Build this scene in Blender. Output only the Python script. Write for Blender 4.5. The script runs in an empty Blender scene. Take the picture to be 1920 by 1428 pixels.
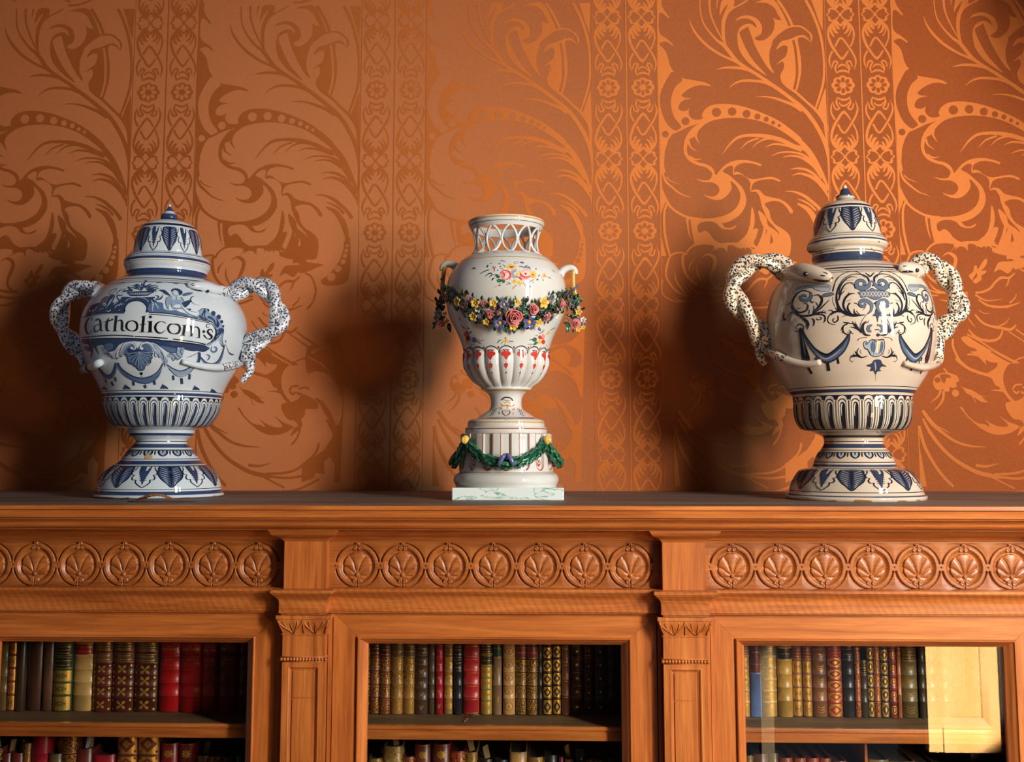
import bpy, bmesh, math, random
from math import sin, cos, pi, atan, atan2, sqrt, hypot, radians as rad
from mathutils import Vector, Matrix
C = bpy.context.scene.collection
random.seed(7)
# ------------------------------------------------------------ camera, world, light, exposure
F = 2000.0; PPY = 623.0; HC = 1.6; PITCH = rad(6.19); YAW = rad(1.8)
CAM = Vector((0, 0, HC))
FW = Vector((-sin(YAW)*cos(PITCH), cos(YAW)*cos(PITCH), sin(PITCH)))
RT = Vector((cos(YAW), sin(YAW), 0)); UP = RT.cross(FW)
cd = bpy.data.cameras.new('camera'); cam = bpy.data.objects.new('camera', cd); C.objects.link(cam)
cd.sensor_width = 36; cd.lens = 36*F/1920; cd.clip_start = .05; cd.shift_y = (PPY-714)/1920
cam.matrix_world = Matrix(((RT.x, UP.x, -FW.x, 0), (RT.y, UP.y, -FW.y, 0), (RT.z, UP.z, -FW.z, HC), (0, 0, 0, 1)))
sc = bpy.context.scene; sc.camera = cam
vs = sc.view_settings; vs.view_transform = 'Standard'; vs.look = 'None'; vs.gamma = 1; vs.use_curve_mapping = False
vs.exposure = 0.0
wd = bpy.data.worlds.new('world'); sc.world = wd; wd.use_nodes = True
bg = wd.node_tree.nodes['Background']; bg.inputs[0].default_value = (.62, .66, .78, 1); bg.inputs[1].default_value = .17

def area(name, loc, target, sx, sy, power, color):
    l = bpy.data.lights.new(name, 'AREA'); l.shape = 'RECTANGLE'; l.size = sx; l.size_y = sy; l.energy = power; l.color = color
    o = bpy.data.objects.new(name, l); C.objects.link(o); o.location = loc
    o.rotation_euler = (Vector(target)-Vector(loc)).to_track_quat('-Z', 'Y').to_euler()
    return o
# daylight through the two windows of the wall behind the camera
area('window_light_warm', (1.66, .02, 2.12), (.25, 2.3, 1.6), .22, 1.05, 88, (1, .885, .75))
area('window_light_cool', (2.02, .22, 2.05), (.2, 2.3, 1.6), .12, 1.05, 22, (.50, .80, 1))
# sunbeam that falls on the folded shutter
sp = bpy.data.lights.new('sunbeam_on_shutter', 'SPOT'); sp.energy = 4400; sp.color = (1, .86, .62); sp.spot_size = rad(25); sp.spot_blend = .2; sp.shadow_soft_size = .02
so = bpy.data.objects.new('sunbeam_on_shutter', sp); C.objects.link(so); so.location = (2.6, .55, 1.5)
so.rotation_euler = (Vector((1.56, -.5, .85))-so.location).to_track_quat('-Z', 'Y').to_euler()

# ------------------------------------------------------------ helpers
def ray(px, py):
    return RT*((px-960)/F)+UP*((PPY-py)/F)+FW
def at(px, py, Y):
    d = ray(px, py); t = Y/d.y
    return Vector((d.x*t, Y, HC+d.z*t))
def zrow(py, Y, px=927): return at(px, py, Y).z
def xcol(px, Y, py=1100): return at(px, py, Y).x
def lin(c):
    return tuple((v/255/12.92 if v/255 <= .04045 else ((v/255+.055)/1.055)**2.4) for v in c)
MATS = {}
def mat(name, color, rough=.5, metal=0., coat=0., bump=None, spec=.5, croug=.05, sheen=0):
    if name in MATS: return MATS[name]
    m = bpy.data.materials.new(name); m.use_nodes = True; MATS[name] = m
    b = m.node_tree.nodes['Principled BSDF']
    b.inputs['Base Color'].default_value = (*lin(color), 1); b.inputs['Roughness'].default_value = rough
    b.inputs['Metallic'].default_value = metal; b.inputs['Specular IOR Level'].default_value = spec
    if coat: b.inputs['Coat Weight'].default_value = coat; b.inputs['Coat Roughness'].default_value = croug
    if bump:
        N = m.node_tree; g = N.nodes.new('ShaderNodeNewGeometry'); n = N.nodes.new('ShaderNodeTexNoise'); u = N.nodes.new('ShaderNodeBump')
        n.inputs['Scale'].default_value = bump[0]; u.inputs['Strength'].default_value = bump[1]; u.inputs['Distance'].default_value = bump[2]
        N.links.new(g.outputs['Position'], n.inputs['Vector']); N.links.new(n.outputs[0], u.inputs['Height']); N.links.new(u.outputs[0], b.inputs['Normal'])
    return m
def noisecol(m, stops, scale, vscale=(1, 1, 1), detail=4, dist=0., rough=.5):
    """base colour from a stretched noise over world position, through a ramp"""
    N = m.node_tree; b = N.nodes['Principled BSDF']
    g = N.nodes.new('ShaderNodeNewGeometry'); mp = N.nodes.new('ShaderNodeMapping'); n = N.nodes.new('ShaderNodeTexNoise'); r = N.nodes.new('ShaderNodeValToRGB')
    mp.inputs['Scale'].default_value = vscale; n.inputs['Scale'].default_value = scale; n.inputs['Detail'].default_value = detail; n.inputs['Distortion'].default_value = dist; n.inputs['Roughness'].default_value = rough
    N.links.new(g.outputs['Position'], mp.inputs[0]); N.links.new(mp.outputs[0], n.inputs['Vector']); N.links.new(n.outputs[0], r.inputs[0]); N.links.new(r.outputs[0], b.inputs['Base Color'])
    e = r.color_ramp.elements
    e[0].position = stops[0][0]; e[0].color = (*lin(stops[0][1]), 1); e[1].position = stops[-1][0]; e[1].color = (*lin(stops[-1][1]), 1)
    for p, c in stops[1:-1]:
        q = e.new(p); q.color = (*lin(c), 1)
    return n, r
def mesh(name, verts, faces, m, parent=None, fm=None, smooth=None, normals=None):
    """one linked mesh object; m is a material or a list (fm: index per face)"""
    me = bpy.data.meshes.new(name); me.from_pydata([tuple(v) for v in verts], [], faces)
    for x in (m if isinstance(m, (list, tuple)) else [m]): me.materials.append(x)
    if fm: me.polygons.foreach_set('material_index', fm)
    if smooth is not None:
        me.polygons.foreach_set('use_smooth', [True]*len(me.polygons))
        if smooth > 0: me.set_sharp_from_angle(angle=rad(smooth))
    me.update()
    if normals: me.normals_split_custom_set_from_vertices([tuple(n) for n in normals])
    o = bpy.data.objects.new(name, me); C.objects.link(o)
    if parent: o.parent = parent; o.matrix_parent_inverse = Matrix.Translation(-parent.location) if parent.type == 'EMPTY' else Matrix()
    return o
def tag(o, label=None, cat=None, group=None, kind=None):
    for k, v in (('label', label), ('category', cat), ('group', group), ('kind', kind)):
        if v: o[k] = v
    return o
def empty(name, loc, label, cat, group=None):
    o = bpy.data.objects.new(name, None); C.objects.link(o); o.location = loc; o.empty_display_size = .02
    return tag(o, label, cat, group)
class MB:
    """mesh builder: verts and faces with a material index"""
    def __init__(s): s.v = []; s.f = []; s.m = []
    def add(s, v, f, mi=0):
        n = len(s.v); s.v += [Vector(p) for p in v]; s.f += [tuple(i+n for i in q) for q in f]; s.m += [mi]*len(f)
    def box(s, x0, x1, y0, y1, z0, z1, mi=0):
        s.add([(x, y, z) for z in (z0, z1) for y in (y0, y1) for x in (x0, x1)],
              [(0, 2, 3, 1), (4, 5, 7, 6), (0, 1, 5, 4), (2, 6, 7, 3), (0, 4, 6, 2), (1, 3, 7, 5)], mi)
    def grid(s, rows, mi=0, closed=False, flip=False):
        n = len(s.v); w = len(rows[0])
        for r in rows: s.v += [Vector(p) for p in r]
        for i in range(len(rows)-1):
            for j in range(w if closed else w-1):
                a, b = n+i*w+j, n+i*w+(j+1) % w; c, d = b+w, a+w
                s.f.append((a, d, c, b) if flip else (a, b, c, d)); s.m.append(mi)
    def tube(s, pts, rad_, k=10, mi=0, caps=True, flat=1.):
        """tube along pts; rad_ number or list"""
        pts = [Vector(p) for p in pts]; n = len(pts); rows = []
        up = None
        for i, p in enumerate(pts):
            t = (pts[min(i+1, n-1)]-pts[max(i-1, 0)]).normalized()
            if up is None:
                up = Vector((0, -1, 0)) if abs(t.y) < .9 else Vector((0, 0, 1))
            up = (up-t*up.dot(t)).normalized(); sd = t.cross(up)
            r = rad_[i] if isinstance(rad_, (list, tuple)) else rad_
            rows.append([p+(up*sin(2*pi*j/k)*flat+sd*cos(2*pi*j/k))*r for j in range(k)])
        b = len(s.v); s.grid(rows, mi, closed=True)
        if caps:
            s.f.append(tuple(b+j for j in range(k))[::-1]); s.m.append(mi)
            s.f.append(tuple(b+(n-1)*k+j for j in range(k))); s.m.append(mi)
    def ball(s, c, r, k=10, l=7, mi=0):
        if not isinstance(r, (tuple, list)): r = (r, r, r)
        rows = [[Vector(c)+Vector((r[0]*sin(pi*i/l)*cos(2*pi*j/k), r[1]*sin(pi*i/l)*sin(2*pi*j/k), r[2]*cos(pi*i/l))) for j in range(k)] for i in range(l+1)]
        s.grid(rows, mi, closed=True, flip=True)
    def build(s, name, m, parent=None, smooth=None):
        return mesh(name, s.v, s.f, m, parent, s.m if isinstance(m, (list, tuple)) else None, smooth)
def nums(t): return [float(x) for x in t.replace(',', ' ').split()]
def pairs(t):
    a = nums(t) if isinstance(t, str) else t
    return [(a[i], a[i+1]) for i in range(0, len(a)-1, 2)]
def catmull(p, per=6, closed=False):
    """Catmull-Rom through n-tuples"""
    n = len(p); out = []
    for i in range(n if closed else n-1):
        a = p[(i-1) % n] if closed or i > 0 else p[0]; b = p[i]; c = p[(i+1) % n]; d = p[(i+2) % n] if closed or i+2 < n else p[-1]
        L = sqrt(sum((x-y)**2 for x, y in zip(b[:2], c[:2])))
        k = per if isinstance(per, int) else max(2, min(14, int(L/per)+1))
        for j in range(k):
            t = j/k; out.append(tuple(.5*(2*q+(r-o)*t+(2*o-5*q+4*r-e)*t*t+(3*q-o-3*r+e)*t**3) for o, q, r, e in zip(a, b, c, d)))
    if not closed: out.append(tuple(p[-1]))
    return out
class Paint:
    """flat drawing of strokes and fills, later laid on a surface; coordinates go through T=(ox,oy,scale)"""
    def __init__(s, step=3.): s.T = (0, 0, 1); s.sh = []; s.step = step; s.n = 0; s.dl = .012
    def to(s, ox, oy, sc_): s.T = (ox, oy, sc_); return s
    def unit(s): s.n = 0
    def _L(s, L): s.n += 1; return L*1.3+s.n*s.dl
    def _p(s, x, y): return (s.T[0]+x/s.T[2], s.T[1]+y/s.T[2])
    def S(s, m, pts, w, L=1, out=None, mirror=None):
        P = pairs(pts); W = nums(w) if isinstance(w, str) else ([w] if isinstance(w, (int, float)) else list(w))
        if mirror is not None: P = [(2*mirror-x, y) for x, y in P]
        n = len(P); W = [W[0]]*n if len(W) == 1 else [(lambda f: W[int(f)]*(1-f % 1)+W[min(int(f)+1, len(W)-1)]*(f % 1))(i*(len(W)-1)/(n-1)) for i in range(n)]
        q = catmull([(*s._p(x, y), ww/s.T[2]) for (x, y), ww in zip(P, W)], s.step)
        if out: s._rib(out[0], [(a, b, c+2*out[1]/s.T[2]) for a, b, c in q], L)
        s._rib(m, q, L+(.5 if out else 0))
    def _rib(s, m, q, L):
        l = []; r = []; n = len(q)
        for i, (x, y, w) in enumerate(q):
            x0, y0 = q[max(i-1, 0)][:2]; x1, y1 = q[min(i+1, n-1)][:2]; d = hypot(x1-x0, y1-y0) or 1
            w = max(w, .02)/2; nx, ny = -(y1-y0)/d*w, (x1-x0)/d*w
            l.append((x+nx, y+ny)); r.append((x-nx, y-ny))
        s.sh.append(('r', m, s._L(L), l, r))
    def Fi(s, m, pts, L=0, smooth=True, out=None, mirror=None):
        P = pairs(pts)
        if mirror is not None: P = [(2*mirror-x, y) for x, y in P]
        P = [s._p(x, y) for x, y in P]
        q = [t for t in catmull(P, s.step*1.3, True)] if smooth else P
        s.sh.append(('f', m, s._L(L), q, None))
        if out:
            o = out[1]/s.T[2]; q2 = [(a, b, o) for a, b in q+q[:2]]; s._rib(out[0], q2, L+.5)
    def O(s, m, x, y, r, L=1, ry=None, rot=0, k=12):
        ry = ry or r; c, e = cos(rot), sin(rot)
        s.sh.append(('f', m, s._L(L), [s._p(x+r*cos(2*pi*i/k)*c-ry*sin(2*pi*i/k)*e, y+r*cos(2*pi*i/k)*e+ry*sin(2*pi*i/k)*c) for i in range(k)], None))
    def emit(s, name, mats, mapf, parent, grid=None, kind=None):
        """mapf(x,y,layer)->(point, normal)"""
        keys = list(mats); bm = bmesh.new()
        def area2(q): return sum(q[i][0]*q[(i+1) % len(q)][1]-q[(i+1) % len(q)][0]*q[i][1] for i in range(len(q)))
        for t, m, L, a, b in s.sh:
            if t == 'f':
                if abs(area2(a)) < 1e-9: continue
                if area2(a) > 0: a = a[::-1]
                try: f = bm.faces.new([bm.verts.new((x, y, L)) for x, y in a]); f.material_index = keys.index(m)
                except ValueError: pass
        bmesh.ops.triangulate(bm, faces=bm.faces[:], quad_method='BEAUTY', ngon_method='EAR_CLIP')
        if grid and bm.verts:
            xs = [v.co.x for v in bm.verts]; ys = [v.co.y for v in bm.verts]
            for ax, lo, hi, g in ((0, min(xs), max(xs), grid[0]), (1, min(ys), max(ys), grid[1])):
                if not g: continue
                p = lo+g
                while p < hi:
                    co = [0, 0, 0]; no = [0, 0, 0]; co[ax] = p; no[ax] = 1
                    bmesh.ops.bisect_plane(bm, geom=bm.verts[:]+bm.edges[:]+bm.faces[:], plane_co=co, plane_no=no, dist=1e-5); p += g
        for t, m, L, a, b in s.sh:
            if t == 'r':
                va = [bm.verts.new((x, y, L)) for x, y in a]; vb = [bm.verts.new((x, y, L)) for x, y in b]; mi = keys.index(m)
                for i in range(len(va)-1):
                    f = bm.faces.new((va[i], va[i+1], vb[i+1], vb[i])); f.material_index = mi
        V = []; Nn = []
        for v in bm.verts:
            p, n = mapf(v.co.x, v.co.y, v.co.z); V.append(p); Nn.append(n)
        bm.verts.index_update(); fs = []; fm = []
        for f in bm.faces:
            i = [v.index for v in f.verts]; a, b, c = V[i[0]], V[i[1]], V[i[2]]
            nn = (b-a).cross(c-a)
            if nn.length > 0 and nn.dot(Nn[i[0]]) < 0: i = i[::-1]
            fs.append(tuple(i)); fm.append(f.material_index)
        bm.free()
        if not fs: return None
        o = mesh(name, V, fs, [mats[k] for k in keys], parent, fm, 0, Nn)
        if kind: o['kind'] = kind
        return o
class Lathe:
    """surface of revolution about the vertical axis at (cx,cy)"""
    def __init__(s, D, rows, smooth=4):
        """rows: (image row, left, right) silhouette readings at depth D, top to bottom"""
        ws = [atan((b-960)/F)+YAW*-1 for b in (rows[-1][1], rows[-1][2])]
        s.prof = []; cx = None
        a = [at(x, rows[-1][0], D) for x in (rows[-1][1], rows[-1][2])]
        ang = [atan2(p.x, p.y) for p in a]; am = sum(ang)/2
        s.cx = D*math.tan(am); s.cy = D; s.az = am; dist = hypot(s.cx, D)
        for r_ in rows:
            py, l, r = r_[:3]; p = [at(x, py, D) for x in (l, r)]; g = [atan2(q.x, q.y) for q in p]
            z = at(960+F*math.tan(am+YAW), py, D).z
            s.prof.append((dist*sin((g[1]-g[0])/2), z))
        s.prof = catmull(s.prof, smooth) if smooth else s.prof
        s._tab()
    def _tab(s):
        q = sorted(((z, r) for r, z in s.prof)); s.z0 = q[0][0]; s.z1 = q[-1][0]; N = 900; s.N = N
        s.tab = []; j = 0
        for i in range(N+1):
            z = s.z0+(s.z1-s.z0)*i/N
            while j < len(q)-2 and q[j+1][0] < z: j += 1
            (za, ra), (zb, rb) = q[j], q[j+1]
            s.tab.append(ra+(rb-ra)*min(1, max(0, (z-za)/(zb-za) if zb > za else 0)))
        s.rmax = max(s.tab)
    def r(s, z):
        f = (z-s.z0)/(s.z1-s.z0)*s.N
        if f <= 0: return s.tab[0]
        if f >= s.N: return s.tab[-1]
        i = int(f); return s.tab[i]*(1-f+i)+s.tab[i+1]*(f-i)
    def pt(s, th, z, off=0):
        """theta 0 faces the camera from the axis, positive to the image right"""
        r = s.r(z); e = .0012; dr = (s.r(z+e)-s.r(z-e))/(2*e); dr = max(-3, min(3, dr))
        a = th+s.az+pi  # direction towards the camera
        dx, dy = sin(s.az+pi-th), cos(s.az+pi-th)
        n = Vector((dx, dy, -dr)).normalized()
        return Vector((s.cx+dx*r, s.cy+dy*r, z))+n*off, n
    def hit(s, px, py):
        """(theta, z) where the line of sight through the pixel meets the surface"""
        d = ray(px, py); A = d.x**2+d.y**2; B = -2*(d.x*s.cx+d.y*s.cy); tm = -B/(2*A)
        c = s.cx**2+s.cy**2; disc = B*B-4*A*(c-(s.rmax*1.02)**2)
        g = lambda t: hypot(d.x*t-s.cx, d.y*t-s.cy)-s.r(HC+d.z*t)
        t = tm
        if disc > 0:
            a = tm-sqrt(disc)/(2*A); N = 36; pv = a
            for i in range(1, N+1):
                b = a+(tm-a)*i/N
                if g(b) < 0:
                    lo, hi = pv, b
                    for _ in range(14):
                        m = (lo+hi)/2
                        if g(m) < 0: hi = m
                        else: lo = m
                    t = hi; break
                pv = b
        x, y = d.x*t-s.cx, d.y*t-s.cy
        return (s.az+pi-atan2(x, y)+pi) % (2*pi)-pi, HC+d.z*t
    def zf(s, py, px=None):
        if px is None: px = 960+F*math.tan(s.az+YAW)
        return s.hit(px, py)[1]
    def zp(s, py): return at(960+F*math.tan(s.az+YAW), py, s.cy).z
    def screen(s, off=.0003, mirror=None):
        def f(x, y, L):
            th, z = s.hit(x, y); z = max(z, s.z0+.0006)
            if mirror is not None: th = 2*mirror-th
            return s.pt(th, z, off*(1+L*.6))
        return f
    def ring(s, n, z0, z1, th0=0, off=.0003, i0=0):
        """unit drawing x in 0..100 per repeat (offset by 100*i), y 0..100 from z0 down to z1"""
        return lambda x, y, L: s.pt(th0+x/100*2*pi/n, z0+(z1-z0)*y/100, off*(1+L*.6))
    def build(s, name, z_lo, z_hi, mats, parent, bands=(), segs=112, rf=None, sharp=35, close=True):
        """bands: (z_a, z_b, material index)"""
        P = [(r, z) for r, z in s.prof if z_lo-1e-6 <= z <= z_hi+1e-6]
        out = [P[0]]
        cuts = sorted({z for a, b, _ in bands for z in (a, b)}, reverse=True)
        for (ra, za), (rb, zb) in zip(P, P[1:]):
            for c in cuts:
                if min(za, zb) < c < max(za, zb) and za > zb: t = (c-za)/(zb-za); out.append((ra+(rb-ra)*t, c))
            out.append((rb, zb))
        mb = MB(); rows = []
        if close: rows.append([(s.cx, s.cy, out[0][1])]*segs)
        for r, z in out:
            row = []
            for j in range(segs):
                th = 2*pi*j/segs; q = rf(th, z, r) if rf else r
                row.append((s.cx+sin(s.az+pi-th)*q, s.cy+cos(s.az+pi-th)*q, z))
            rows.append(row)
        if close: rows.append([(s.cx, s.cy, out[-1][1])]*segs)
        mb.grid(rows, 0, closed=True)
        k = 1 if close else 0
        for i in range(len(rows)-1):
            a, b = rows[i][0][2], rows[i+1][0][2]; zm = (a+b)/2
            for lo, hi, mi in bands:
                if min(lo, hi) < zm < max(lo, hi):
                    for j in range(segs): mb.m[i*segs+j] = mi
        bm = bmesh.new(); me = bpy.data.meshes.new('t'); me.from_pydata([tuple(v) for v in mb.v], [], mb.f); me.polygons.foreach_set('material_index', mb.m)
        bm.from_mesh(me); bmesh.ops.remove_doubles(bm, verts=bm.verts[:], dist=1e-6); bmesh.ops.recalc_face_normals(bm, faces=bm.faces[:])
        vs_ = [v.co.copy() for v in bm.verts]; bm.verts.index_update(); fs = [tuple(v.index for v in f.verts) for f in bm.faces]; fm = [f.material_index for f in bm.faces]
        bm.free(); bpy.data.meshes.remove(me)
        return mesh(name, vs_, fs, mats, parent, fm, sharp)
def sweep(path, prof, mi=0, mb=None):
    """moulding: profile (out, z) swept along a plan polyline running left to right, outwards is towards the viewer"""
    mb = mb or MB(); n = len(path); cols = []
    for i, (x, y) in enumerate(path):
        ns = []
        for a, b in ((i-1, i), (i, i+1)):
            if 0 <= a and b < n:
                dx, dy = path[b][0]-path[a][0], path[b][1]-path[a][1]; l = hypot(dx, dy); ns.append((dy/l, -dx/l))
        m = ns[0] if len(ns) == 1 else ((ns[0][0]+ns[1][0])/(1+ns[0][0]*ns[1][0]+ns[0][1]*ns[1][1]), (ns[0][1]+ns[1][1])/(1+ns[0][0]*ns[1][0]+ns[0][1]*ns[1][1]))
        cols.append([(x+m[0]*o, y+m[1]*o, z) for o, z in prof])
    mb.grid(cols, mi)
    return mb
def fsweep(x0, x1, z0, z1, prof, mb=None):
    """mitred frame: profile (inset, y) swept round the rectangle"""
    mb = mb or MB(); rows = []
    for cx_, cz_, sx, sz in ((x0, z0, 1, 1), (x0, z1, 1, -1), (x1, z1, -1, -1), (x1, z0, -1, 1), (x0, z0, 1, 1)):
        rows.append([(cx_+sx*i, y, cz_+sz*i) for i, y in prof])
    mb.grid(rows, 0, flip=True)
    return mb
# ------------------------------------------------------------ wood
def wood(name, horiz=True, stops=None, figure=0., rough=.42, coat=.25):
    m = mat(name, (170, 90, 40), rough, coat=coat, croug=.25, spec=.4)
    st = stops or [(.25, (150, 78, 30)), (.5, (188, 106, 46)), (.75, (210, 128, 60))]
    n, r = noisecol(m, st, 9, (.35, 5, 7) if horiz else (7, 5, .35), 5, .7)
    N = m.node_tree; b = N.nodes['Principled BSDF']; g = N.nodes.new('ShaderNodeNewGeometry'); mp = N.nodes.new('ShaderNodeMapping')
    f = N.nodes.new('ShaderNodeTexNoise'); mp.inputs['Scale'].default_value = (6, 60, 160) if horiz else (160, 60, 6)
    f.inputs['Scale'].default_value = 3; N.links.new(g.outputs['Position'], mp.inputs[0]); N.links.new(mp.outputs[0], f.inputs['Vector'])
    mx = N.nodes.new('ShaderNodeMix'); mx.data_type = 'RGBA'; mx.blend_type = 'MULTIPLY'; mx.inputs[0].default_value = .38
    rr = N.nodes.new('ShaderNodeValToRGB'); rr.color_ramp.elements[0].position = .35; rr.color_ramp.elements[0].color = (.45, .38, .32, 1); rr.color_ramp.elements[1].position = .62
    N.links.new(f.outputs[0], rr.inputs[0]); N.links.new(r.outputs[0], mx.inputs[6]); N.links.new(rr.outputs[0], mx.inputs[7]); last = mx.outputs[2]
    if figure:
        w = N.nodes.new('ShaderNodeTexWave'); mw = N.nodes.new('ShaderNodeMapping'); mw.inputs['Rotation'].default_value = (0, rad(28), 0)
        w.inputs['Scale'].default_value = 27; w.inputs['Distortion'].default_value = 4; w.inputs['Detail'].default_value = 2; w.inputs['Detail Scale'].default_value = 1.6
        N.links.new(g.outputs['Position'], mw.inputs[0]); N.links.new(mw.outputs[0], w.inputs['Vector'])
        wr = N.nodes.new('ShaderNodeValToRGB'); wr.color_ramp.elements[0].color = (.70, .62, .55, 1); wr.color_ramp.elements[0].position = .2; wr.color_ramp.elements[1].position = .7
        m2 = N.nodes.new('ShaderNodeMix'); m2.data_type = 'RGBA'; m2.blend_type = 'MULTIPLY'; m2.inputs[0].default_value = figure
        N.links.new(w.outputs[0], wr.inputs[0]); N.links.new(last, m2.inputs[6]); N.links.new(wr.outputs[0], m2.inputs[7]); last = m2.outputs[2]
    N.links.new(last, b.inputs['Base Color'])
    u = N.nodes.new('ShaderNodeBump'); u.inputs['Strength'].default_value = .12; u.inputs['Distance'].default_value = .0006
    N.links.new(f.outputs[0], u.inputs['Height']); N.links.new(u.outputs[0], b.inputs['Normal'])
    return m
WH = wood('cherry_wood_horizontal'); WV = wood('cherry_wood_vertical', False); WF = wood('cherry_wood_figured', True, None, .5)
WC = wood('cherry_wood_carved', True, [(.25, (132, 68, 28)), (.5, (162, 92, 40)), (.75, (182, 108, 48))])
WD = mat('cabinet_lining', (62, 34, 18), .75); noisecol(WD, [(.3, (48, 26, 14)), (.7, (74, 42, 24))], 12, (.4, 4, 6))
WS = mat('shelf_top_dusty', (104, 76, 46), .7); noisecol(WS, [(.3, (88, 62, 38)), (.7, (118, 88, 56))], 10, (.6, 4, 4))
WT = mat('bookcase_top_dusty', (112, 92, 80), .62, spec=.4); noisecol(WT, [(.3, (88, 66, 52)), (.55, (112, 92, 80)), (.8, (128, 112, 104))], 5, (.5, 4, 4))
GL = bpy.data.materials.new('cabinet_glass'); GL.use_nodes = True; N = GL.node_tree; N.nodes.clear()
_o = N.nodes.new('ShaderNodeOutputMaterial'); _m = N.nodes.new('ShaderNodeMixShader'); _t = N.nodes.new('ShaderNodeBsdfTransparent'); _g = N.nodes.new('ShaderNodeBsdfGlossy'); _f = N.nodes.new('ShaderNodeFresnel')
_g.inputs['Roughness'].default_value = 0; _f.inputs[0].default_value = 1.55; _t.inputs[0].default_value = (.97, .98, .97, 1)
_a = N.nodes.new('ShaderNodeMath'); _a.operation = 'MULTIPLY'; _a.inputs[1].default_value = 1.0
_gm = N.nodes.new('ShaderNodeNewGeometry'); _mi = N.nodes.new('ShaderNodeMapRange'); _mi.inputs[3].default_value = 1.55; _mi.inputs[4].default_value = 1/1.55
N.links.new(_gm.outputs['Backfacing'], _mi.inputs[0]); N.links.new(_mi.outputs[0], _f.inputs[0]); N.links.new(_f.outputs[0], _a.inputs[0]); N.links.new(_a.outputs[0], _m.inputs[0]); N.links.new(_t.outputs[0], _m.inputs[1]); N.links.new(_g.outputs[0], _m.inputs[2]); N.links.new(_m.outputs[0], _o.inputs[0])
# ------------------------------------------------------------ wall with damask
YW = 2.34
def fabric(name, base, spec_col, rough, aniso, rot, tilt=(0, 0)):
    m = bpy.data.materials.new(name); m.use_nodes = True; N = m.node_tree; b = N.nodes['Principled BSDF']
    b.inputs['Roughness'].default_value = 1; b.inputs['Specular IOR Level'].default_value = 0
    g = N.nodes.new('ShaderNodeNewGeometry')
    n1 = N.nodes.new('ShaderNodeTexNoise'); n1.inputs['Scale'].default_value = 1.6; n1.inputs['Detail'].default_value = 3
    mp = N.nodes.new('ShaderNodeMapping'); mp.inputs['Scale'].default_value = (180, 1, 900)
    n2 = N.nodes.new('ShaderNodeTexNoise'); n2.inputs['Scale'].default_value = 1; n2.inputs['Detail'].default_value = 2
    mp3 = N.nodes.new('ShaderNodeMapping'); mp3.inputs['Scale'].default_value = (900, 1, 160)
    n3 = N.nodes.new('ShaderNodeTexNoise'); n3.inputs['Scale'].default_value = 1
    N.links.new(g.outputs['Position'], n1.inputs['Vector']); N.links.new(g.outputs['Position'], mp.inputs[0]); N.links.new(mp.outputs[0], n2.inputs['Vector'])
    N.links.new(g.outputs['Position'], mp3.inputs[0]); N.links.new(mp3.outputs[0], n3.inputs['Vector'])
    ad = N.nodes.new('ShaderNodeMath'); ad.operation = 'ADD'; N.links.new(n2.outputs[0], ad.inputs[0]); N.links.new(n3.outputs[0], ad.inputs[1])
    r = N.nodes.new('ShaderNodeValToRGB'); e = r.color_ramp.elements; e[0].position = .7; e[1].position = 1.3
    e[0].position = .35; e[1].position = .65
    hf = N.nodes.new('ShaderNodeMath'); hf.operation = 'MULTIPLY'; hf.inputs[1].default_value = .5; N.links.new(ad.outputs[0], hf.inputs[0]); N.links.new(hf.outputs[0], r.inputs[0])
    k = [c/255 for c in base]; e[0].color = (*lin([c*.90 for c in base]), 1); e[1].color = (*lin([min(255, c*1.08) for c in base]), 1)
    N.links.new(r.outputs[0], b.inputs['Base Color'])
    gl = N.nodes.new('ShaderNodeBsdfAnisotropic'); gl.inputs['Color'].default_value = (*lin(spec_col), 1); gl.inputs['Roughness'].default_value = rough
    gl.inputs['Anisotropy'].default_value = aniso; gl.inputs['Rotation'].default_value = rot
    tg = N.nodes.new('ShaderNodeTangent'); tg.direction_type = 'RADIAL'; tg.axis = 'Z'
    cr = N.nodes.new('ShaderNodeCombineXYZ'); cr.inputs[0].default_value = 1
    N.links.new(cr.outputs[0], gl.inputs['Tangent'])
    asd = N.nodes.new('ShaderNodeAddShader'); N.links.new(b.outputs[0], asd.inputs[0]); N.links.new(gl.outputs[0], asd.inputs[1])
    N.links.new(asd.outputs[0], N.nodes['Material Output'].inputs[0])
    u = N.nodes.new('ShaderNodeBump'); u.inputs['Strength'].default_value = .35; u.inputs['Distance'].default_value = .0006
    N.links.new(hf.outputs[0], u.inputs['Height']); N.links.new(u.outputs[0], b.inputs['Normal']); 
    # the floats of the weave lie at a slight angle to the cloth
    va = N.nodes.new('ShaderNodeVectorMath'); va.operation = 'ADD'; va.inputs[1].default_value = (tilt[0], 0, tilt[1]); vn = N.nodes.new('ShaderNodeVectorMath'); vn.operation = 'NORMALIZE'
    N.links.new(u.outputs[0], va.inputs[0]); N.links.new(va.outputs[0], vn.inputs[0]); N.links.new(vn.outputs[0], gl.inputs['Normal'])
    return m
FG = fabric('damask_ground', (126, 57, 23), (108, 72, 46), .60, .0, 0, (.56, -.06))
FP = fabric('damask_satin', (113, 51, 20), (142, 86, 44), .62, .0, 0, (.15, -.13))
W = at(1670, 20, YW).x-at(1232, 20, YW).x
mb = MB(); mb.box(-2.6, 2.6, YW, YW+.12, 0, 3.1); wall = mb.build('wall_back', FG); tag(wall, kind='structure', label='wall hung with orange damask fabric behind the bookcase')
mb = MB(); mb.box(-2.6, 3.2, -.8, YW, -.1, 0); fl = mb.build('floor', wood('floor_oak', True, [(.3, (96, 60, 34)), (.7, (130, 86, 52))])); tag(fl, kind='structure')
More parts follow.
